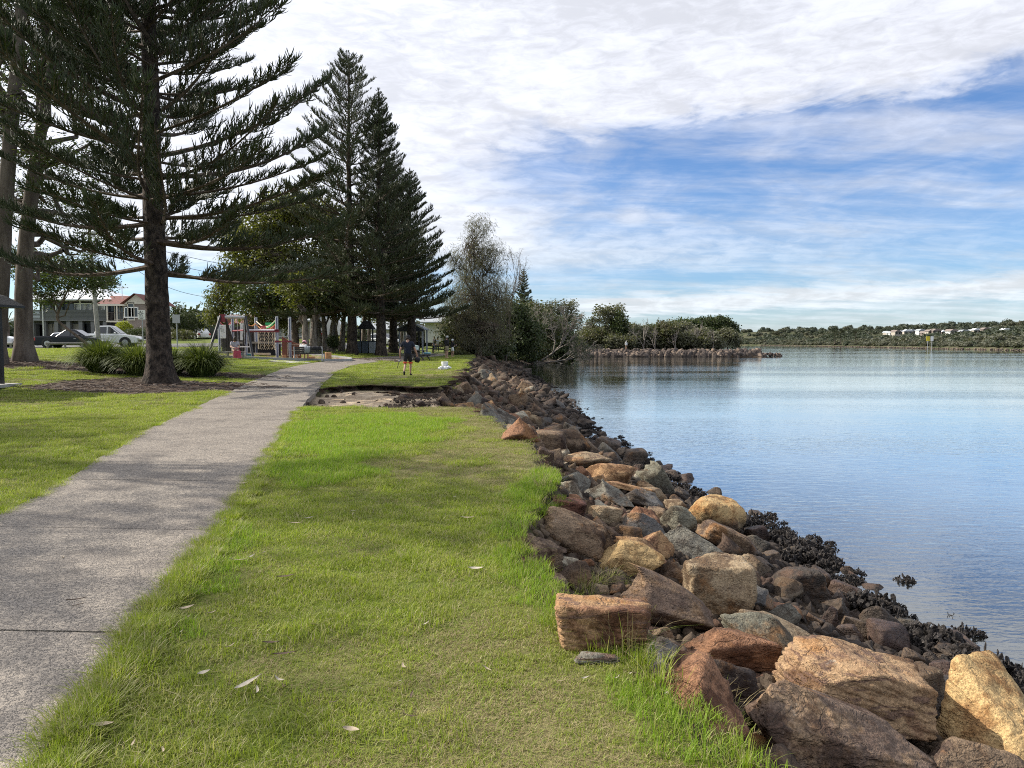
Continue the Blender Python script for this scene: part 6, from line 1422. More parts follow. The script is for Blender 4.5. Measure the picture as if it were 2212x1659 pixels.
# ================================================================== playground
PY = gp(598, 774).y
def pg(dx, dy=774): 
    q = at(dx, dy, PY); return q.x
m_mulch, t = mat('bark mulch'); pos = t('ShaderNodeNewGeometry').outputs['Position']; v = t('ShaderNodeTexVoronoi', i_Scale=11.); t.put(v.inputs['Vector'], pos); s3 = t('ShaderNodeSeparateColor', v.outputs['Color']).outputs
c = t.mix(s3[0], (.10, .055, .035), (.33, .20, .135)); c = t.mix(t.ramp(s3[1], .75, .9), c, (.45, .34, .25)); out(t, pbr(t, c, .9, t.bump(t.m('ADD', v.outputs['Distance'], t.noise(pos, 30, 3)), .05, .8)))
kp = [(pg(470) - 2.5, PY - 4.2), (pg(500), PY - 4.0), (pg(560), PY - 2.9), (pg(632), PY - 2.4), (pg(690), PY - 1.0), (pg(735), PY + .6), (pg(735), PY + 2.6), (pg(700), PY + 4.6), (pg(600), PY + 7), (pg(480), PY + 8), (pg(455), PY + 3)]
ctr = np.mean(kp, 0); K_ = []
for i in range(len(kp)):
    a, b, c_, d = [np.array(kp[(i + j - 1) % len(kp)]) for j in range(4)]
    for f in np.linspace(0, 1, 6, endpoint=False): K_.append(.5 * ((2 * b) + (-a + c_) * f + (2 * a - 5 * b + 4 * c_ - d) * f * f + (-a + 3 * b - 3 * c_ + d) * f ** 3))
K_ = np.array(K_); kz = [float(land(K_[i:i + 1, 0], K_[i:i + 1, 1])[0]) for i in range(len(K_))]
V = [(*(ctr + (p - ctr) * s_), 0) for s_ in (.0, .35, .7, 1.) for p in K_]; V = [(x, y, float(land(np.array([x]), np.array([y]))[0]) + .03 + .05 * float(n2(np.array([x]), np.array([y]), 1.3, 8)[0])) for x, y, _ in V]; n = len(K_)
me = bpy.data.meshes.new('play_surface'); me.from_pydata(V, [], [(r_ * n + i, r_ * n + (i + 1) % n, (r_ + 1) * n + (i + 1) % n, (r_ + 1) * n + i) for r_ in range(3) for i in range(n)]); me.materials.append(m_mulch); props(link('play_surface', me), kind='structure')
V = []
for i, p in enumerate(K_):
    o_ = (p - ctr) / np.linalg.norm(p - ctr) * .16
    for q_, z_ in ((p, -.1), (p, .16), (p + o_, .16), (p + o_, -.1)): V.append((q_[0], q_[1], kz[i] + z_))
me = bpy.data.meshes.new('kerb'); me.from_pydata(V, [], [(i * 4 + k, ((i + 1) % n) * 4 + k, ((i + 1) % n) * 4 + k + 1, i * 4 + k + 1) for i in range(n) for k in range(3)]); me.materials.append(m_kerb); props(link('kerb', me), kind='structure')
sheet('concrete_pad', [(pg(628), PY - 4.3), (pr(PY - 3) - .3 - 2.4, PY - 5.4), (pr(PY - 3) - .3 - 2.2, PY - 3.2), (pg(632), PY - 2.7)], .028, m_conc, kind='structure', step=.8)
gzp = float(land(np.array([pg(600)]), np.array([PY]))[0])
m_post = plain('grey aluminium post', (.40, .41, .43), .45, metal=.2, var=.05); m_red = plain('maroon steel', (.20, .022, .035), .45, var=.08); m_lil = plain('lilac white tube', (.62, .56, .62), .5, var=.05)
m_blue = plain('blue stripe', (.03, .05, .16), .5); m_brn = plain('brown play panel', (.20, .075, .045), .65, var=.08); m_pan = plain('white play panel', (.62, .63, .62), .6, var=.04, dirt=.1); m_dkw = plain('dark slatted wall', (.045, .038, .036), .8, var=.25, scale=3)
m_ropew = plain('cream rope', (.58, .50, .36), .8); m_teal = plain('teal plastic', (.02, .17, .21), .5); m_tim = plain('honey timber', (.42, .22, .09), .7, var=.25, scale=6)
play = empty('playground_equipment', (pg(570), PY, gzp), 0, label='tall grey posts with climbing net, maroon beams and brown climbing wall', cat='play equipment')
def rx(dx): return pg(dx) - pg(570)
def rz_(dy, y=0): yy = PY + y; return EYE + ray(570, dy)[2] / ray(570, dy)[1] * yy - gzp
PO = [(473.5, 685, 3.4), (502.5, 687, 3.0), (530.6, 691, .2), (552.9, 687, 3.2), (597.8, 685, 0), (625.7, 686.5, .4)]
PX = {}
for dx, dyt, yo in PO:
    x = (at(dx, 700, PY + yo).x) - pg(570); h_ = rz_(dyt, yo); PX[dx] = (x, yo, h_)
    p_ = MB().box((x, yo, h_ / 2 - .1), (.17, .17, h_ + .2)).build('post', m_post, play, bevel=.04); MB().box((x + .03, yo - .09, h_ / 2), (.04, .012, h_ - .1)).build('stripe', m_blue, p_)
    MB().box((x, yo, h_ + .02), (.15, .15, .08)).build('cap', m_post, p_)
def beam(a, b, dy, rad, m_, nm='beam', yo=None):
    xa_, ya_, _ = PX[a]; xb_, yb_, _ = PX[b]; z = rz_(dy, (ya_ + yb_) / 2); MB().tube([(xa_, ya_ - .02, z), (xb_, yb_ - .02, z)], rad, 10).build(nm, m_, play)
    for x, y in ((xa_, ya_), (xb_, yb_)): MB().box((x, y, z), (.23, .23, .11)).build('collar', m_red, play)
beam(530.6, 597.8, 713.5, .065, m_lil); beam(502.5, 530.6, 714, .05, m_red); beam(597.8, 625.7, 737.5, .03, m_red); beam(530.6, 597.8, 716, .05, m_red)
# net of knotted rope
x0, x1 = at(562, 700, PY + 1).x - pg(570), at(590, 700, PY + 1).x - pg(570); zt_, zb_ = rz_(710, 1), rz_(754, 1)
net = MB()
for i in range(7):
    P_ = [(x0 + (x1 - x0) * j / 12, .9, zt_ + (zb_ - zt_) * (i + .35 * (1 if j % 2 else -1)) / 6.2) for j in range(13)]; net.tube(P_, .015, 5)
for j in range(0, 13, 4): net.tube([(x0 + (x1 - x0) * (j + .3 * ((i % 2) * 2 - 1)) / 12, .92, zt_ + (zb_ - zt_) * i / 6.) for i in range(7)], .014, 5)
net.tube([(x0 - .1, .9, zt_), (x0 - .1, .9, zb_)], .03, 6).tube([(x1 + .1, .9, zt_), (x1 + .1, .9, zb_), (x1 + .45, .5, zb_ - .2)], .03, 6).build('climbing_net', m_ropew, play)
sag = lambda a, b, za, s_: [(a[0] + (b[0] - a[0]) * k / 8, a[1] + (b[1] - a[1]) * k / 8, za - s_ * math.sin(math.pi * k / 8)) for k in range(9)]
m_ro = plain('orange rope', (.60, .25, .08), .8); m_gn = plain('green rope', (.05, .45, .16), .8); m_pk = plain('pink red net', (.55, .10, .12), .8)
MB().tube(sag(PX[552.9], PX[597.8], rz_(691, 1.5), .45), .035, 6).build('rope', m_ropew, play); MB().tube(sag(PX[552.9], PX[597.8], rz_(699, 1.5), .45), .03, 6).build('rope', m_ro, play); MB().tube([(x, y, z) for x, y, z in sag(PX[552.9], PX[597.8], rz_(692, 1.5), .5)][4:], .035, 6).build('rope', m_gn, play)
MB().tube(sag(PX[530.6], PX[552.9], rz_(697, 1.5), .2), .03, 6).build('rope', m_ro, play); MB().tube(sag(PX[473.5], PX[502.5], rz_(694, 3), .3), .03, 6).build('rope', m_pk, play)
MB().box((at(583, 700, PY + 2).x - pg(570), 1.6, rz_(708, 2)), (.9, .05, .25)).build('red_net', m_pk, play)
MB().box((at(583, 700, PY + 2).x - pg(570), 1.9, rz_(701, 2)), (.5, .05, .25)).build('green_net', m_gn, play)
# brown climbing wall with a sloping top
xa_, xb_, xe_ = PX[597.8][0] + .15, PX[625.7][0], at(640, 700, PY + .6).x - pg(570)
MB().prism([(xa_, .0), (xa_, rz_(727)), (xb_, rz_(737)), (xe_ + .3, rz_(745)), (xe_ + .3, .0)], .45, .55).build('climbing_wall', m_brn, play)
for k in range(2): x = xa_ + .35 + k * .75; MB().tube([(x, .42, rz_(738)), (x, .42, .15)], .018, 5).build('rope', m_ropew, play)
for k in range(3): MB().box((xa_ + .72, .42, rz_(745) - k * .34), (.75, .03, .03)).build('rung', m_ropew, play)
# dark slatted wall and deck behind
xa_, xb_ = at(478, 700, PY + 4).x - pg(570), at(592, 700, PY + 4).x - pg(570); zt_ = rz_(700, 4)
N_ = 22
for k in range(N_): 
    x = xa_ + (xb_ - xa_) * (k + .5) / N_; hh_ = zt_ * (1 - .10 * abs(math.sin(k * .35))) ; MB().box((x, 4.0, hh_ / 2), ((xb_ - xa_) / N_ - .03, .08, hh_)).build('slat', m_dkw, play)
xa_, xb_ = at(512, 700, PY + 2).x - pg(570), at(592, 700, PY + 2).x - pg(570)
for k in range(4): MB().box(((xa_ + xb_) / 2, 2.3 + k * .3, rz_(740, 2)), (xb_ - xa_, .27, .12)).build('deck_board', m_log, play)
MB().box(((xa_ + xb_) / 2, 3.2, rz_(740, 2) / 2 - .05), (xb_ - xa_, .1, rz_(740, 2) - .1)).build('deck_shade', m_dark, play); MB().box(((xa_ + xb_) / 2 + .3, 1.7, .25), (xb_ - xa_ - 1, .3, .12)).build('beam', m_ropew, play)  # near-black sheet paints the shade below the deck boards
r = random.Random(3)
for dx0, dx1, dyt, dyb in ((474.5, 487.5, 702, 731), (495.8, 500.4, 701, 731), (518.5, 529, 699, 735)):
    xa_, xb_ = at(dx0, 700, PY + 2.8).x - pg(570), at(dx1, 700, PY + 2.8).x - pg(570); za, zb2 = rz_(dyt, 2.8), rz_(dyb, 2.8); p_ = MB().box(((xa_ + xb_) / 2, 2.8, (za + zb2) / 2), (xb_ - xa_, .05, za - zb2)).build('panel', m_pan, play, bevel=.01)
    ink = MB()
    for k in range(9): x = r.uniform(xa_ + .08, xb_ - .08); z = r.uniform(zb2 + .1, za - .1); ink.box((x, 2.765, z), (min(.16, (xb_ - xa_) * .3), .01, .03), tilt=(0, r.uniform(-1, 1), 0))
    ink.build('drawing', m_steel, p_)
MB().prism([(at(483, 700, PY + 3).x - pg(570), rz_(703, 3)), (at(483, 700, PY + 3).x - pg(570), rz_(690, 3)), (at(500, 700, PY + 3).x - pg(570), rz_(690, 3)), (at(500, 700, PY + 3).x - pg(570), rz_(701, 3))], 3.3, 3.4).build('panel', m_brn, play)
# swing set
sw = empty('swing_set', (pg(505), PY - .6, gzp), 0, label='swing set with dark slanting legs and a grey top beam', cat='swing')
def sx_(dx, yo=0): return at(dx, 700, PY - .6 + yo).x - pg(505)
def sz_(dy): return EYE + ray(505, dy)[2] / ray(505, dy)[1] * (PY - .6) - gzp
legs = [((477, 682), (461, 768), -1.1), ((485.5, 683), (496.5, 742), 1.1), ((530.5, 684), (560, 773.5), -1.1), ((530.5, 684), (509, 752), 1.1)]
for (a, b), (c_, d), yo in legs: MB().tube([(sx_(a), 0, sz_(b)), (sx_(c_), yo, -.05)], .085, 8).build('leg', m_shed, sw)
MB().tube([(sx_(487), 0, sz_(685)), (sx_(530), 0, sz_(685.5))], .10, 10).build('beam', m_post, sw); MB().box((sx_(481), 0, sz_(687)), (.35, .12, .45)).build('bracket', m_red, sw)
for dx in (513, 527.5):
    MB().tube([(sx_(dx), 0, sz_(686)), (sx_(dx), .05, sz_(745))], .015, 5).build('chain', m_steel, sw)
MB().box((sx_(520), .05, sz_(749)), (1.1, .22, .07)).build('seat', m_white, sw)
q = empty('play_step', (pg(521), PY + .4, gzp + .03), 0, label='teal plastic step on the mulch beside the swing', cat='play equipment'); MB().box((0, 0, .13), (1.1, .5, .26)).build('step', m_teal, q, bevel=.04)
for i, (dx, dyt, w_) in enumerate([(629, 764.5, .22), (648, 766, .3), (675.5, 766.5, .5), (708.5, 756, .42)]):
    x = pg(dx); y = PY - 1.3 + i * .45; h_ = size(775 - dyt, y); st = MB().lathe((0, 0, 0), [(w_ * .52, -.05), (w_ * .5, h_ * .6), (w_ * .49, h_ - .02), (w_ * .46, h_)], 14).build('log_stump', m_tim, None, loc=(x, y, gz(x, y))); props(st, ['small honey coloured log stump left of the bench', 'honey coloured log stump behind the left part of the bench', 'wide log stump behind the right part of the bench', 'tallest log stump right of the bench'][i], 'stump', 'timber stumps edging the playground')

# bench seen from behind
BY = gp(665, 781).y; bx0, bx1 = at(633, 760, BY).x, at(699, 760, BY).x; bz = gz((bx0 + bx1) / 2, BY) + .03; bw = bx1 - bx0
bench = empty('park_bench', ((bx0 + bx1) / 2, BY, bz), 0, label='dark slatted park bench on pale metal legs facing the playground', cat='bench')
for k in range(4): MB().box((0, .02 - k * .01, .46 + .11 * k), (bw - .1, .03, .10)).build('slat', m_slat, bench)
for k in range(3): MB().box((0, .16 + .14 * k, .43), (bw - .1, .12, .03)).build('slat', m_slat, bench)
for sg in (-1, 1):
    x = sg * (bw / 2 - .08); MB().tube([(x, -.08, 0), (x, -.02, .42), (x, -.06, .85)], .032, 8).tube([(x, .5, 0), (x, .46, .42)], .03, 8).tube([(x, -.02, .41), (x, .5, .41)], .03, 8).build('leg', m_steel, bench)
for i, (x, w_, m_, lab) in enumerate([(-.05, .34, plain('grey towel', (.26, .28, .31), .95, var=.15), 'grey towel hanging over the bench back'), (.52, .62, plain('black jacket cloth', (.02, .02, .024), .95), 'black jacket hanging over the bench back')]):
    V = []; r = random.Random(i); n = 9
    for k in range(n + 1):
        f = k / n; a = Vector(((f - .5) * w_, 0, 0)); wv_ = .02 * math.sin(f * 17 + i)
        V += [(a.x, .06 + wv_, .62 + .04 * r.random()), (a.x, .05, .86), (a.x, -.02, .875), (a.x, -.05 + wv_, .80), (a.x, -.065 + wv_, (.42 if i == 0 else .60) + .10 * r.random())]
    c = MB().add(V, [(k * 5 + j, k * 5 + j + 1, (k + 1) * 5 + j + 1, (k + 1) * 5 + j) for k in range(n) for j in range(4)]); o = c.build('towel' if i == 0 else 'jacket', m_, None, True, loc=((bx0 + bx1) / 2 + x, BY, bz)); sm = o.modifiers.new('thick', 'SOLIDIFY'); sm.thickness = .02; props(o, lab, 'towel' if i == 0 else 'jacket')

# ---- shelters, bins and tables beyond the pines
def arch_shelter(x0, x1, dyt, dye, dyb, y, label):
    a, b = at(x0, 700, y), at(x1, 700, y); xm = (a.x + b.x) / 2; zb = gz(xm, y); ht = EYE + ray(890, dyt)[2] / ray(890, dyt)[1] * y - zb; he = EYE + ray(890, dye)[2] / ray(890, dye)[1] * y - zb; w_ = b.x - a.x
    T = empty('picnic_shelter', (xm, y, zb), 0, label=label, cat='shelter'); P_ = [(-w_ / 2 + w_ * k / 12, he + (ht - he) * math.sin(math.pi * k / 12)) for k in range(13)]
    MB().prism(P_ + [(p, q_ - .1) for p, q_ in P_[::-1]], -2, 2).build('roof', m_roofg, T)
    MB().prism([(p * .94, q_ - .12) for p, q_ in P_] + [(P_[-1][0] * .94, he - .22), (P_[0][0] * .94, he - .22)], -1.95, -1.85).build('gable', m_shed, T)
    for x in (-w_ * .12, w_ * .12, w_ * .42, -w_ * .42):
        for yy_ in (-1.6, 1.6): MB().box((x, yy_, he / 2), (.14, .14, he)).build('post', m_shed if abs(x) < w_ * .2 else m_steel, T)
    MB().box((0, 0, .03), (w_ * .9, 3.6, .08)).build('slab', m_conc, T); return T
arch_shelter(864, 922, 699, 711, 748, 66, 'picnic shelter with a curved grey roof right of the pine trunks')
y = 64; a, b = at(774, 700, y), at(809, 700, y); xm = (a.x + b.x) / 2; zb = gz(xm, y); T = empty('bin_shelter', (xm, y, zb), 0, label='small dark hip roofed shelter over the rubbish bins', cat='shelter'); he = EYE + ray(790, 711)[2] / ray(790, 711)[1] * y - zb; w_ = (b.x - a.x) / 2
MB().add([(-w_, -w_, he), (w_, -w_, he), (w_, w_, he), (-w_, w_, he), (-.3, 0, he + .75), (.3, 0, he + .75)], [(0, 1, 5, 4), (1, 2, 5), (2, 3, 4, 5), (3, 0, 4), (3, 2, 1, 0)]).build('roof', m_shed, T)
for x in (-.55, .55): MB().box((x, 0, he / 2), (.12, .12, he)).build('post', m_shed, T)
m_bin = plain('blue grey bin plastic', (.07, .085, .10), .6, var=.1)
for k, x in enumerate((-.62, .0, .62)):
    o = empty('rubbish_bin', (xm + x, y - .5, zb), 0, label=['left dark bin under the small hip roof', 'middle bin under the small hip roof', 'right lighter bin under the small hip roof'][k], cat='bin', group='rubbish bins'); MB().box((0, 0, .5), (.52, .55, 1.0), taper=1.08).build('body', m_bin if k < 2 else m_steel, o, bevel=.03); MB().box((0, .02, 1.05), (.58, .62, .09)).build('lid', m_bin, o, bevel=.03)
def table(dx, y, rz, label, s_=1., m1=None):
    q = gbase(dx, y); T = empty('picnic_table', tuple(q), rz, label=label, cat='table', group='picnic tables'); m1 = m1 or m_slat
    for k in range(4): MB().box((0, -.3 + k * .2, .75), (1.8, .18, .05)).build('slat', m1, T)
    for sg in (-1, 1):
        MB().box((0, sg * .75, .45), (1.8, .3, .05)).build('seat', m1, T)
        for x in (-.65, .65): MB().tube([(x, sg * .15, .72), (x, sg * .72, 0)], .045, 6).build('leg', m1, T)
    for x in (-.65, .65): MB().box((x, 0, .40), (.06, 1.5, .08)).build('crossbar', m1, T)
    T.scale = (s_,) * 3; return q
qt = table(903, 50.5, 1.35, 'dark picnic table just right of the walking man', .98)
table(868, 82, .3, 'picnic table under the trees left of the curved roof'); table(948, 78, .2, 'picnic table in front of the white hall'); table(805, 92, .2, 'far picnic table near the white car')
m_esk = plain('pale green cooler', (.55, .66, .62), .5); m_bl2 = plain('blue plastic', (.12, .28, .36), .5)
o = MB().box((0, 0, .13), (.30, .24, .26), tilt=(0, .25, 0)).box((0, 0, .29), (.32, .26, .05), tilt=(0, .25, 0)).build('cooler', m_esk, None, bevel=.02, loc=(qt.x - .1, qt.y, qt.z + .77)); props(o, 'small pale cooler standing on the dark picnic table', 'cooler')
o = MB().box((0, 0, .06), (.42, .3, .12), taper=1.12).build('tub', m_bl2, None, bevel=.02, loc=(qt.x + .68, qt.y - .2, qt.z + .47)); props(o, 'shallow blue tub on the seat of the dark picnic table', 'tub')

# ---- bucket and bags on the grass
q = gp(961, 798); BYk = q.y; bk = empty('bucket', (q.x, q.y, q.z), 0, label='white plastic bucket on the grass at the top of the eroded bank', cat='bucket')
MB().lathe((0, 0, 0), [(.13, 0), (.165, .30), (.175, .36), (.175, .40), (.16, .40), (.15, .34)], 18).build('body', m_white, bk); MB().tube([(-.17, 0, .34), (-.14, -.12, .22), (0, -.17, .16), (.14, -.12, .22), (.17, 0, .34)], .008, 5).build('handle', m_steel, bk)
m_bag = plain('white plastic bag', (.70, .70, .71), .45, var=.06)
for i, (dx, w_, h_, lab) in enumerate([(952, .30, .22, 'crumpled white bag left of the bucket'), (961, .34, .18, 'crumpled white bag in front of the bucket'), (969, .30, .24, 'crumpled white bag right of the bucket')]):
    Vb, Fb = rock_shape(300 + i, 3, 9, 9, .2, 2.2); x = at(dx, 798, BYk - .25).x; o = link('plastic_bag', rawmesh('plastic_bag', Vb * np.array([w_, w_ * .8, h_]) / 2, Fb, False, [m_bag]), None, (x, BYk - .25 + .1 * (i == 2), gz(x, BYk - .25) + h_ * .42)); props(o, lab, 'bag', 'white bags beside the bucket')
# boulders of the hollow: two rounded stones and roots
for i, (dx, dy, w_, h_, pal, lab) in enumerate([(1055, 872, 36, 24, 'dark', 'dark rounded stone at the near rim of the washed out hollow'), (1143, 845, 30, 22, 'pale', 'pale square stone on the shingle of the hollow'), (872, 858, 20, 10, 'dark', 'flat dark stone lying in the sand of the hollow'), (985, 845, 34, 24, 'tan', 'tan boulder at the end of the dark earth bank'), (1180, 846, 14, 10, 'brown', 'brown pebble beside the pale square stone'), (910, 872, 26, 14, 'dark', 'dark low stone by the grass at the end of the sand')]):
    V, Fc = rock_shape(400 + i, 3, 16, 10); q = gp(dx, dy + h_ * .3); wm, hm = size(w_, q.y), size(h_, q.y); o = link('stone', rawmesh('stone', V * np.array([wm, wm * .8, hm]) / 2, Fc, True, [m_rock]), None, (q.x, q.y, q.z + hm * .35)); o.color = (*PAL[pal][0], 1); o['tint'] = [*PAL[pal][1], 1.]; o['veins'] = 0.; props(o, lab, 'rock')
# yellow marker and buoy on the far shore
for i, (dx, m_, lab) in enumerate([(2004, plain('yellow marker', (.60, .48, .02), .5), 'yellow square channel marker on the far bank'), (2013, m_white, 'white square channel marker on the far bank')]):
    y = 330.; q = at(dx, 750, y); T = empty('marker', (q.x, y, WATER), 0, label=lab, cat='marker'); MB().box((0, 0, 4.5 + .3), (1.6 if i == 0 else 1.2, .1, 2.1)).build('board', m_, T); MB().box((0, .1, 2), (.2, .1, 4)).build('post', m_steel, T)
# houses on the hill
rh = random.Random(6); NH = 24
for i in range(NH):
    dx = 1905 + 300 * (i + rh.random()) / NH; y = rh.uniform(640, 760); dy = 725 - 8 * ((dx - 1905) / 300) - rh.random() * 7 + (4 if dx > 2150 else 0); q = at(dx, dy, y); m_ = rh.choice([m_hall, m_shop, m_shop, m_taupe, m_taupe]); w_ = rh.uniform(4, 8.5)
    rm_ = rh.choice([m_roofg, m_roofw, m_taupe]); T = empty('hill_house', (q.x, y, q.z), rh.uniform(-.3, .3)); MB().box((0, 0, -1.5), (w_, 6, 5.4)).build('wall', m_, T); MB().prism([(-w_ / 2 - .6, 1.2), (w_ / 2 + .6, 1.2), (w_ * .2, 3.0), (-w_ * .2, 3.0)], -4, 4).build('roof', rm_, T)
    for k in range(2): MB().box((-w_ * .25 + w_ * .5 * k, -3.55, 0), (w_ * .25, .1, 1.8)).build('window', m_glass, T)
    props(T, '%s %s house, %s roof, %s the far hill, %s' % ('broad' if w_ > 6.5 else 'narrow', {m_white: 'white', m_hall: 'off white', m_shop: 'cream', m_taupe: 'brown'}[m_], {m_roofg: 'grey', m_roofw: 'pale', m_taupe: 'brown'}[rm_], 'high on' if dy < 716 else 'midway up', ['leftmost group', 'left of the middle', 'about the middle', 'right of the middle', 'rightmost group'][min(int(i * 5 / NH), 4)]), 'house', 'houses scattered over the far hill')
for i, (dx, dyt, lab) in enumerate([(1796 + 12 - 4, 711, 'left of the two small pines above the far woods'), (1813 + 4, 710, 'right of the two small pines above the far woods'), (1846 + 2, 713, 'single small pine further right above the far woods')]):
    y = 520; q = at(dx, 725, y); norfolk((q.x, y, q.z - 6), EYE + ray(dx, dyt)[2] / ray(dx, dyt)[1] * y - q.z + 6, .3, lambda f: .3 + 3.6 * (1 - f) ** .8, 4, 1.3, 5, (PB_dark, PB_dark, PB_dark), lab, 600 + i, (.1, .4), group='pines above the far woods')

# ================================================================== people
m_skin = plain('skin', (.42, .24, .17), .55, var=.06, bump=.02, dirt=0.); m_hair = plain('dark hair', (.03, .02, .015), .7); m_eye = plain('eye', (.02, .015, .012), .3)
def skinned(name, nodes, edges, m_, parent, sub=2, extra=None):
    bm = bmesh.new(); lay = bm.verts.layers.skin.verify(); vs = []
    for i, (p, r) in enumerate(nodes):
        v = bm.verts.new(p); v[lay].radius = (r, r) if not isinstance(r, tuple) else r; v[lay].use_root = (i == 0); vs.append(v)
    for a, b in edges: bm.edges.new((vs[a], vs[b]))
    me = bpy.data.meshes.new(name); bm.to_mesh(me); bm.free(); o = bpy.data.objects.new(name, me); COL.objects.link(o)
    o.modifiers.new('skin', 'SKIN'); s_ = o.modifiers.new('sub', 'SUBSURF'); s_.levels = sub; s_.render_levels = sub
    dg = bpy.context.evaluated_depsgraph_get(); ev = bpy.data.meshes.new_from_object(o.evaluated_get(dg)); bpy.data.objects.remove(o); bpy.data.meshes.remove(me)
    if extra is not None:
        bm = bmesh.new(); bm.from_mesh(ev); ex = bpy.data.meshes.new('x'); ex.from_pydata(extra.v, [], extra.f); bm.from_mesh(ex); bm.to_mesh(ev); bm.free(); bpy.data.meshes.remove(ex)
    ev.materials.clear(); ev.materials.append(m_); ev.polygons.foreach_set('use_smooth', [True] * len(ev.polygons)); ev.name = name
    return link(name, ev, parent)
def person(base, rz, H_, J, label, shirt, pants, shoes, hat=None, hair=m_hair, long_pants=False, long_sleeve=False, brim=True, trim=None, stripes=None, bun=False, female=False):
    """J: joints in metres for a figure 1.75 m tall that faces +y"""
    T = empty('person', base, rz, label=label, cat='person'); k = H_ / 1.75; T.scale = (k,) * 3
    V_ = {a: Vector(b) for a, b in J.items()}
    pel, ch, nk, hd = V_['pelvis'], V_['chest'], V_['neck'], V_['head']; N = []; E = []
    def add(p, r, frm=None):
        N.append((tuple(p), r)); 
        if frm is not None: E.append((frm, len(N) - 1))
        return len(N) - 1
    w_ = .93 if female else 1.
    i0 = add(pel, (.15 * w_, .11)); i1 = add(pel.lerp(ch, .5), (.135 * w_, .10), i0); i2 = add(ch, (.165 * w_, .115), i1); i3 = add(nk, .058, i2); up = (hd - nk).normalized()
    i4 = add(hd - up * .05, .070, i3); i5 = add(hd + up * .03, .088, i4); i6 = add(hd + up * .10, .062, i5); ex = MB()
    fwd = Vector(J.get('face', (0, 1, 0))).normalized(); sd = fwd.cross(up).normalized()
    ex.lathe((0, 0, 0), [(.001, 0)], 3) if False else None
    nose = hd + fwd * .088 - up * .005; ex.add([nose - sd * .016, nose + sd * .016, nose + fwd * .03 - up * .02, nose + up * .04], [(0, 1, 2), (1, 3, 2), (3, 0, 2), (0, 3, 1)])
    for s_ in (-1, 1): e = hd + sd * s_ * .088; ex.add([e - fwd * .02 - up * .03, e + fwd * .01 - up * .03, e + fwd * .012 + up * .03, e - fwd * .025 + up * .03, e + sd * s_ * .022], [(0, 1, 4), (1, 2, 4), (2, 3, 4), (3, 0, 4), (3, 2, 1, 0)])
    m0 = hd + fwd * .085 - up * .045; ex.box(tuple(m0), (.05, .012, .012))
    sh = {}
    for s_, n_ in ((-1, 'l'), (1, 'r')):
        S_, El, Wr, Hd = V_['sh_' + n_], V_['el_' + n_], V_['wr_' + n_], V_['hand_' + n_]; a = add(S_, .060, i2); b = add(S_.lerp(El, .5), .050, a); c = add(El, .042, b); d = add(El.lerp(Wr, .35), .043, c); e = add(Wr, .028, d); add(Wr.lerp(Hd, .9), (.040, .022), e); sh[n_] = (S_, El, Wr)
        dr = (Hd - Wr).normalized(); sdv = dr.cross(fwd); sdv = sdv.normalized() if sdv.length > .1 else sd; cu = dr.cross(sdv)
        for q in range(4):
            o_ = Hd + sdv * (.026 - q * .0175) * -s_; L = (.068, .078, .074, .058)[q]; ex.tube([o_ - dr * .02, o_ + dr * L * .45, o_ + dr * L * .8 + cu * .016 + fwd * .006, o_ + dr * L * .95 + cu * .034 + fwd * .01], [.0095, .009, .008, .005], 6)
        th = Wr.lerp(Hd, .5) - sdv * .03 * -s_ * -1; ex.tube([th, th + dr * .035 + fwd * .03, th + dr * .07 + fwd * .035], [.012, .010, .006], 6)
        Hp, Kn, An, To = V_['hip_' + n_], V_['kn_' + n_], V_['an_' + n_], V_['toe_' + n_]; a = add(Hp, .088, i0); b = add(Hp.lerp(Kn, .5), .072, a); c = add(Kn, .052, b); d = add(Kn.lerp(An, .35), .055, c); e = add(An, .034, d); add(An + (To - An) * .5 + Vector((0, 0, -.02)), (.038, .03), e); add(To, (.036, .022), len(N) - 1)
    skinned('body', N, E, m_skin, T, 2, ex)
    MB().tube([hd + fwd * .084 + sd * .03 + up * .02, hd + fwd * .09 + sd * .03 + up * .02], .009, 6).tube([hd + fwd * .084 - sd * .03 + up * .02, hd + fwd * .09 - sd * .03 + up * .02], .009, 6).build('eyes', m_eye, T)
    # shirt and trousers as slightly larger shells over the same joints
    N2 = [(tuple(pel + (ch - pel) * -.16), (.172 * w_, .135)), (tuple(pel + (ch - pel) * .12), (.178 * w_, .145)), (tuple(pel.lerp(ch, .5)), (.172 * w_, .150)), (tuple(ch), (.198 * w_, .158)), (tuple(ch.lerp(nk, .62)), .085)]; E2 = [(0, 1), (1, 2), (2, 3), (3, 4)]
    for n_ in 'lr':
        S_, El, Wr = sh[n_]; N2.append((tuple(S_), .074)); E2.append((3, len(N2) - 1)); N2.append((tuple(S_.lerp(El, .75)), .062)); E2.append((len(N2) - 2, len(N2) - 1))
        if long_sleeve: N2.append((tuple(El), .056)); E2.append((len(N2) - 2, len(N2) - 1)); N2.append((tuple(El.lerp(Wr, .9)), .044)); E2.append((len(N2) - 2, len(N2) - 1))
    so_ = skinned('shirt', N2, E2, shirt, T)
    N3 = [(tuple(pel + (ch - pel) * .22), (.165 * w_, .125)), (tuple(pel + (ch - pel) * -.08), (.175 * w_, .14))]; E3 = [(0, 1)]
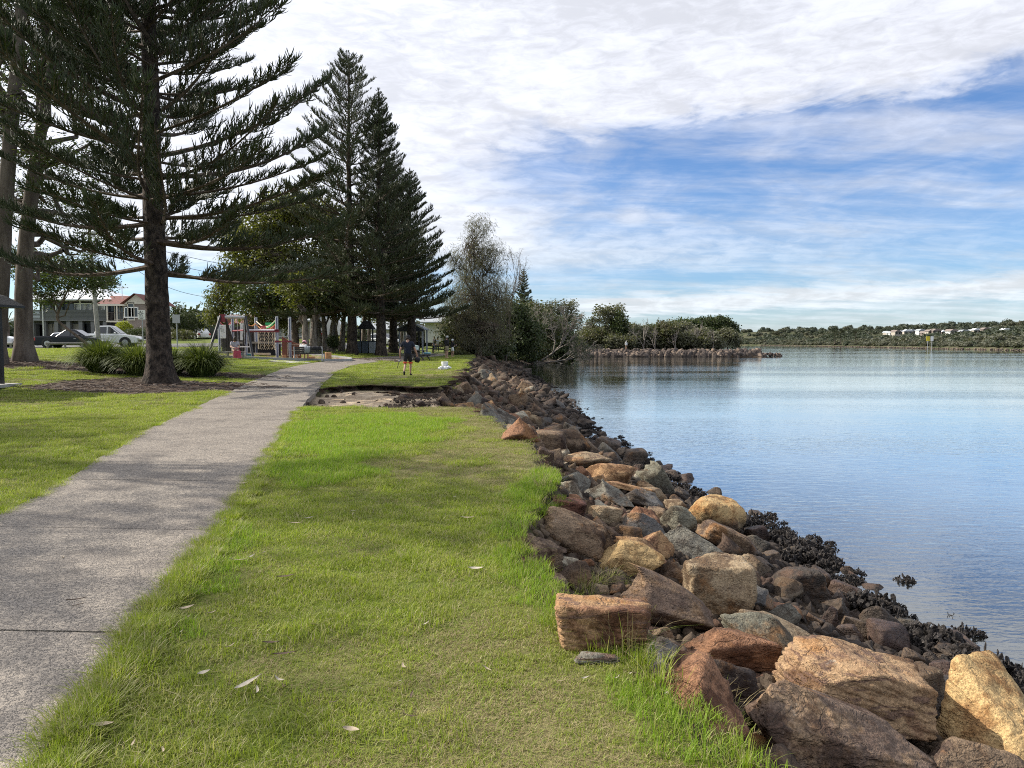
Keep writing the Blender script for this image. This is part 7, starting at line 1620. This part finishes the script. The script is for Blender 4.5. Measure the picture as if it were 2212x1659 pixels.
    for n_ in 'lr':
        Hp, Kn, An = V_['hip_' + n_], V_['kn_' + n_], V_['an_' + n_]; N3.append((tuple(Hp.lerp(Kn, .12)), .104)); E3.append((1, len(N3) - 1)); N3.append((tuple(Hp.lerp(Kn, .8)), .094)); E3.append((len(N3) - 2, len(N3) - 1))
        if long_pants: N3.append((tuple(Kn.lerp(An, .3)), .07)); E3.append((len(N3) - 2, len(N3) - 1)); N3.append((tuple(Kn.lerp(An, .95)), .055)); E3.append((len(N3) - 2, len(N3) - 1))
        elif trim: 
            c_ = Hp.lerp(Kn, .86); MB().lathe((0, 0, 0), [(.098, -.03), (.101, .03)], 14).build('trim', trim, T, loc=tuple(c_))
    skinned('trousers' if long_pants else 'shorts', N3, E3, pants, T)
    for n_ in 'lr':
        An, To = V_['an_' + n_], V_['toe_' + n_]; d = (To - An); f = d.copy(); f.normalize(); c_ = An.lerp(To, .42) - Vector((0, 0, .035))
        skinned('shoe', [(tuple(An - f * .05 + Vector((0, 0, -.035))), .046), (tuple(c_), (.050, .036)), (tuple(To + f * .02 - Vector((0, 0, .0))), (.046, .026))], [(0, 1), (1, 2)], shoes, T, 1)
    hc = MB(); R_ = Matrix([[sd.x, fwd.x, up.x], [sd.y, fwd.y, up.y], [sd.z, fwd.z, up.z]]).to_4x4()
    def shell(m_, nm, r0, z0, z1, back=0., puff=1.):
        b = MB(); b.M = Matrix.Translation(hd + up * .02 - fwd * back) @ R_; pr_ = []
        for q in range(7): f = q / 6; z = z0 + (z1 - z0) * math.sin(f * math.pi / 2); pr_.append((max(r0 * math.cos(f * math.pi / 2) ** .6, .004), z))
        b.lathe((0, 0, 0), pr_, 16); return b
    hb = shell(hair, 'hair', .104, -.085 if hat else -.06, .125, .020); hb.build('hair', hair, T, True)
    if bun: b = MB(); b.M = Matrix.Translation(hd + up * .15 - fwd * .03) @ R_; b.lathe((0, 0, 0), [(.02, -.04), (.045, -.01), (.045, .02), (.015, .045)], 10).build('hair_bun', hair, T, True)
    if hat:
        b = shell(hat, 'cap', .114, -.02, .145, .006); 
        if brim: b.add([(-.075, .08, .04), (.075, .08, .04), (.055, .18, .025), (-.055, .18, .025), (-.075, .08, .05), (.075, .08, .05), (.055, .18, .033), (-.055, .18, .033)], [(0, 1, 2, 3), (7, 6, 5, 4), (0, 4, 5, 1), (1, 5, 6, 2), (2, 6, 7, 3), (3, 7, 4, 0)])
        b.build('cap', hat, T, True)
    return T
STAND = dict(pelvis=(0, 0, .95), chest=(0, .0, 1.30), neck=(0, .0, 1.50), head=(0, .02, 1.62), sh_l=(-.18, 0, 1.42), sh_r=(.18, 0, 1.42), el_l=(-.24, -.03, 1.13), el_r=(.24, -.03, 1.13), wr_l=(-.24, .05, .88), wr_r=(.24, .05, .88), hand_l=(-.24, .08, .80), hand_r=(.24, .08, .80),
             hip_l=(-.09, 0, .90), hip_r=(.09, 0, .90), kn_l=(-.10, .02, .49), kn_r=(.10, .02, .49), an_l=(-.10, -.02, .08), an_r=(.10, -.02, .08), toe_l=(-.12, .15, .03), toe_r=(.12, .15, .03))
def pose(**k): d = dict(STAND); d.update(k); return d
m_navy = plain('navy cotton', (.010, .014, .028), .9, var=.15, dirt=0.); m_blkc = plain('black cloth', (.014, .014, .016), .9, dirt=0.); m_orng = plain('orange red trim', (.60, .07, .03), .8, dirt=0.); m_thong = plain('black rubber', (.012, .012, .013), .7)
m_khaki = plain('khaki cotton', (.27, .23, .16), .9, dirt=0.); m_wcl = plain('white cotton', (.70, .70, .68), .9, var=.05, dirt=0.); m_gcap = plain('light grey cap', (.45, .45, .44), .9, dirt=0.); m_pink = plain('pink cap', (.62, .30, .36), .8, dirt=0.); m_blu = plain('pale blue cotton', (.42, .52, .66), .9, dirt=0.); m_den = plain('dark denim', (.03, .04, .07), .9, dirt=0.)
m_str, t = mat('striped cotton'); ob = t('ShaderNodeTexCoord').outputs['Object']; z = t('ShaderNodeSeparateXYZ', ob).outputs[2]
out(t, pbr(t, t.mix(t.ramp(t.m('SINE', t.m('MULTIPLY', z, 150.)), -.2, .2), (.62, .60, .62), (.08, .08, .16)), .9))
# man walking away with a fishing rod
q = gp(881, 811); MY = q.y
man = person((q.x, q.y, q.z), 0., size(811 - 726, MY) * 1.02, pose(head=(.0, .10, 1.60), neck=(0, .05, 1.50), face=(0, .85, -.5), chest=(0, .03, 1.31), sh_l=(-.21, .02, 1.42), sh_r=(.21, .02, 1.42), el_l=(-.31, .0, 1.14), el_r=(.33, -.03, 1.14), wr_l=(-.34, .05, .90), wr_r=(.40, .03, .92), hand_l=(-.34, .08, .82), hand_r=(.41, .06, .84), kn_l=(-.10, -.02, .50), an_l=(-.11, -.30, .19), toe_l=(-.12, -.24, .04), kn_r=(.11, .10, .49), an_r=(.10, .10, .09), toe_r=(.12, .27, .035)),
             'man in navy shirt and orange trimmed black shorts walking away with a fishing rod', m_navy, m_blkc, m_thong, hat=m_blkc, trim=m_orng, brim=False)
k = man.scale[0]; rod = empty('fishing_rod', (q.x - .345 * k, q.y + .09 * k, q.z + .80 * k), 0, label='short fishing rod with a reel in the left hand of the walking man', cat='fishing rod')
m_rod = plain('rod blank', (.03, .025, .025), .4); MB().tube([(.06, .03, .18), (0, 0, 0), (-.12, .0, -.48)], [.012, .016, .012], 8).build('grip', m_rod, rod); MB().tube([(.06, .03, .18), (.25, 1.3, .75)], [.008, .002], 6).build('rod_tip', m_rod, rod)
rl_ = MB(); rl_.lathe((-.02, -.06, -.17), [(.05, -.03), (.06, 0), (.05, .03)], 14, 0, 'x'); rl_.tube([(.0, -.03, -.17), (.14, -.06, -.15)], .01, 6).build('reel', m_steel, rod)
o = MB(); o.lathe((0, 0, 0), [(.02, -.14), (.10, -.12), (.125, -.02), (.11, .06), (.05, .085)], 14).tube([(-.1, 0, 0), (-.16, .02, -.06)], .02, 5).build('hat', m_blkc, None, True, loc=(q.x + .42 * k, q.y + .06 * k, q.z + .70 * k), rot=(.2, .3, 0)); props(COL.objects['hat'] if 'hat' in COL.objects else o, 'dark hat held in the right hand of the walking man', 'hat')
# two people fishing
q = gp(965, 774); person((q.x, q.y, q.z), -.9, size(774 - 727, q.y) * 1.03, pose(head=(0, .03, 1.61), el_l=(-.25, -.06, 1.15), el_r=(.25, -.06, 1.15), wr_l=(-.18, .12, 1.0), wr_r=(.18, .12, 1.0), hand_l=(-.10, .17, 1.0), hand_r=(.10, .17, 1.0)), 'older man with a pale cap, dark jacket and khaki shorts watching the rod', m_blkc, m_khaki, m_skin, hat=m_gcap, long_sleeve=True)
q = gp(977, 771.5); FY = q.y; f_ = person((q.x, q.y, q.z), -1.0, size(771 - 733.5, q.y) * 1.03, pose(el_l=(-.26, .10, 1.18), el_r=(.24, .10, 1.18), wr_l=(-.16, .32, 1.12), wr_r=(.14, .34, 1.20), hand_l=(-.12, .39, 1.13), hand_r=(.10, .41, 1.21), kn_r=(.14, .06, .49)), 'smaller person in a white cap and white shorts holding up a fishing rod', m_blkc, m_wcl, m_skin, hat=m_wcl, long_sleeve=True)
k = f_.scale[0]; a = Vector((q.x, q.y, q.z)) + Matrix.Rotation(-1.0, 3, 'Z') @ Vector((0, .44, 1.16)) * k; tp = at(1000, 706, FY - .6)
r2 = empty('fishing_rod', tuple(a), 0, label='long fishing rod raised towards the mangroves by the person in white shorts', cat='fishing rod'); d_ = Vector(tp) - a; MB().tube([-d_ * .12, (0, 0, 0), d_ * .5 + Vector((0, 0, .04)), d_], [.016, .016, .010, .004], 6).build('rod_blank', m_rod, r2); MB().lathe((0, 0, -.05), [(.04, -.03), (.05, 0), (.04, .03)], 12, 0, 'x').build('reel', m_steel, r2)
q = at(938.5, 753, 84); z = gz(q.x, 84); person((q.x, 84, z), 2.4, 1.72, pose(), 'stroller in dark clothes in front of the white hall', m_blkc, m_den, m_blkc, long_sleeve=True, long_pants=True)
q = at(945, 753, 84.3); z = gz(q.x, 84.3); person((q.x, 84.3, z), -2.6, 1.66, pose(kn_l=(-.1, .1, .49), an_l=(-.1, .12, .08), toe_l=(-.1, .28, .03)), 'stroller in a pale blue top in front of the white hall', m_blu, m_den, m_blkc, long_pants=True, female=True)
q = at(1353, 762, 142.5); person((q.x, 142.8, .15), -2.8, 1.75, pose(), 'lone figure in white standing on the stone groyne', m_wcl, m_khaki, m_blkc, hat=m_wcl, long_sleeve=True)
# seated people
SIT = pose(pelvis=(0, 0, .52), chest=(0, .06, .87), neck=(0, .12, 1.06), head=(0, .20, 1.15), face=(0, .8, -.6), sh_l=(-.18, .07, .98), sh_r=(.18, .07, .98), el_l=(-.24, .14, .72), el_r=(.24, .14, .72), wr_l=(-.12, .36, .66), wr_r=(.12, .36, .66), hand_l=(-.06, .42, .66), hand_r=(.06, .42, .66),
           hip_l=(-.09, .04, .52), hip_r=(.09, .04, .52), kn_l=(-.11, .46, .50), kn_r=(.11, .46, .50), an_l=(-.12, .40, .09), an_r=(.12, .44, .09), toe_l=(-.13, .57, .035), toe_r=(.13, .60, .035))
q = at(652, 780, BY); person((q.x, BY + .26, bz - .03), -.15, 1.7, dict(SIT, face=(.75, .5, -.4)), 'person in a pink cap and white top sitting on the bench', m_wcl, m_khaki, m_blkc, hat=m_pink, female=True)
q = gp(503, 776); WY_ = q.y; wm_ = person((q.x, q.y + .3, q.z), math.pi + .5, 1.68, dict(SIT, face=(.1, .6, -.8)), 'woman in a striped top with her hair in a bun, sitting by the tussock', m_str, m_khaki, m_brnp if 'm_brnp' in globals() else m_brownp, bun=True, female=True)
st = empty('low_seat', (q.x, q.y + .42, q.z), .2, label='low timber seat under the woman in the striped top', cat='bench')
for k_ in range(3): MB().box((0, -.12 + .13 * k_, .40), (1.1, .11, .045)).build('slat', m_log, st)
for x in (-.42, .42): MB().box((x, 0, .19), (.07, .36, .38)).build('leg', m_log, st)
m_bagr = plain('crimson bag', (.42, .05, .10), .7)
o = MB(); o.box((0, 0, .22), (.42, .16, .40), taper=.8).tube([(-.12, 0, .42), (-.08, 0, .56), (.08, 0, .56), (.12, 0, .42)], .014, 6).build('shoulder_bag', m_bagr, None, bevel=.0, loc=(q.x + .32, q.y - .16, q.z + .05)); [props(x_, 'crimson shoulder bag hanging beside the woman in the striped top', 'bag') for x_ in COL.objects if x_.name == 'shoulder_bag']
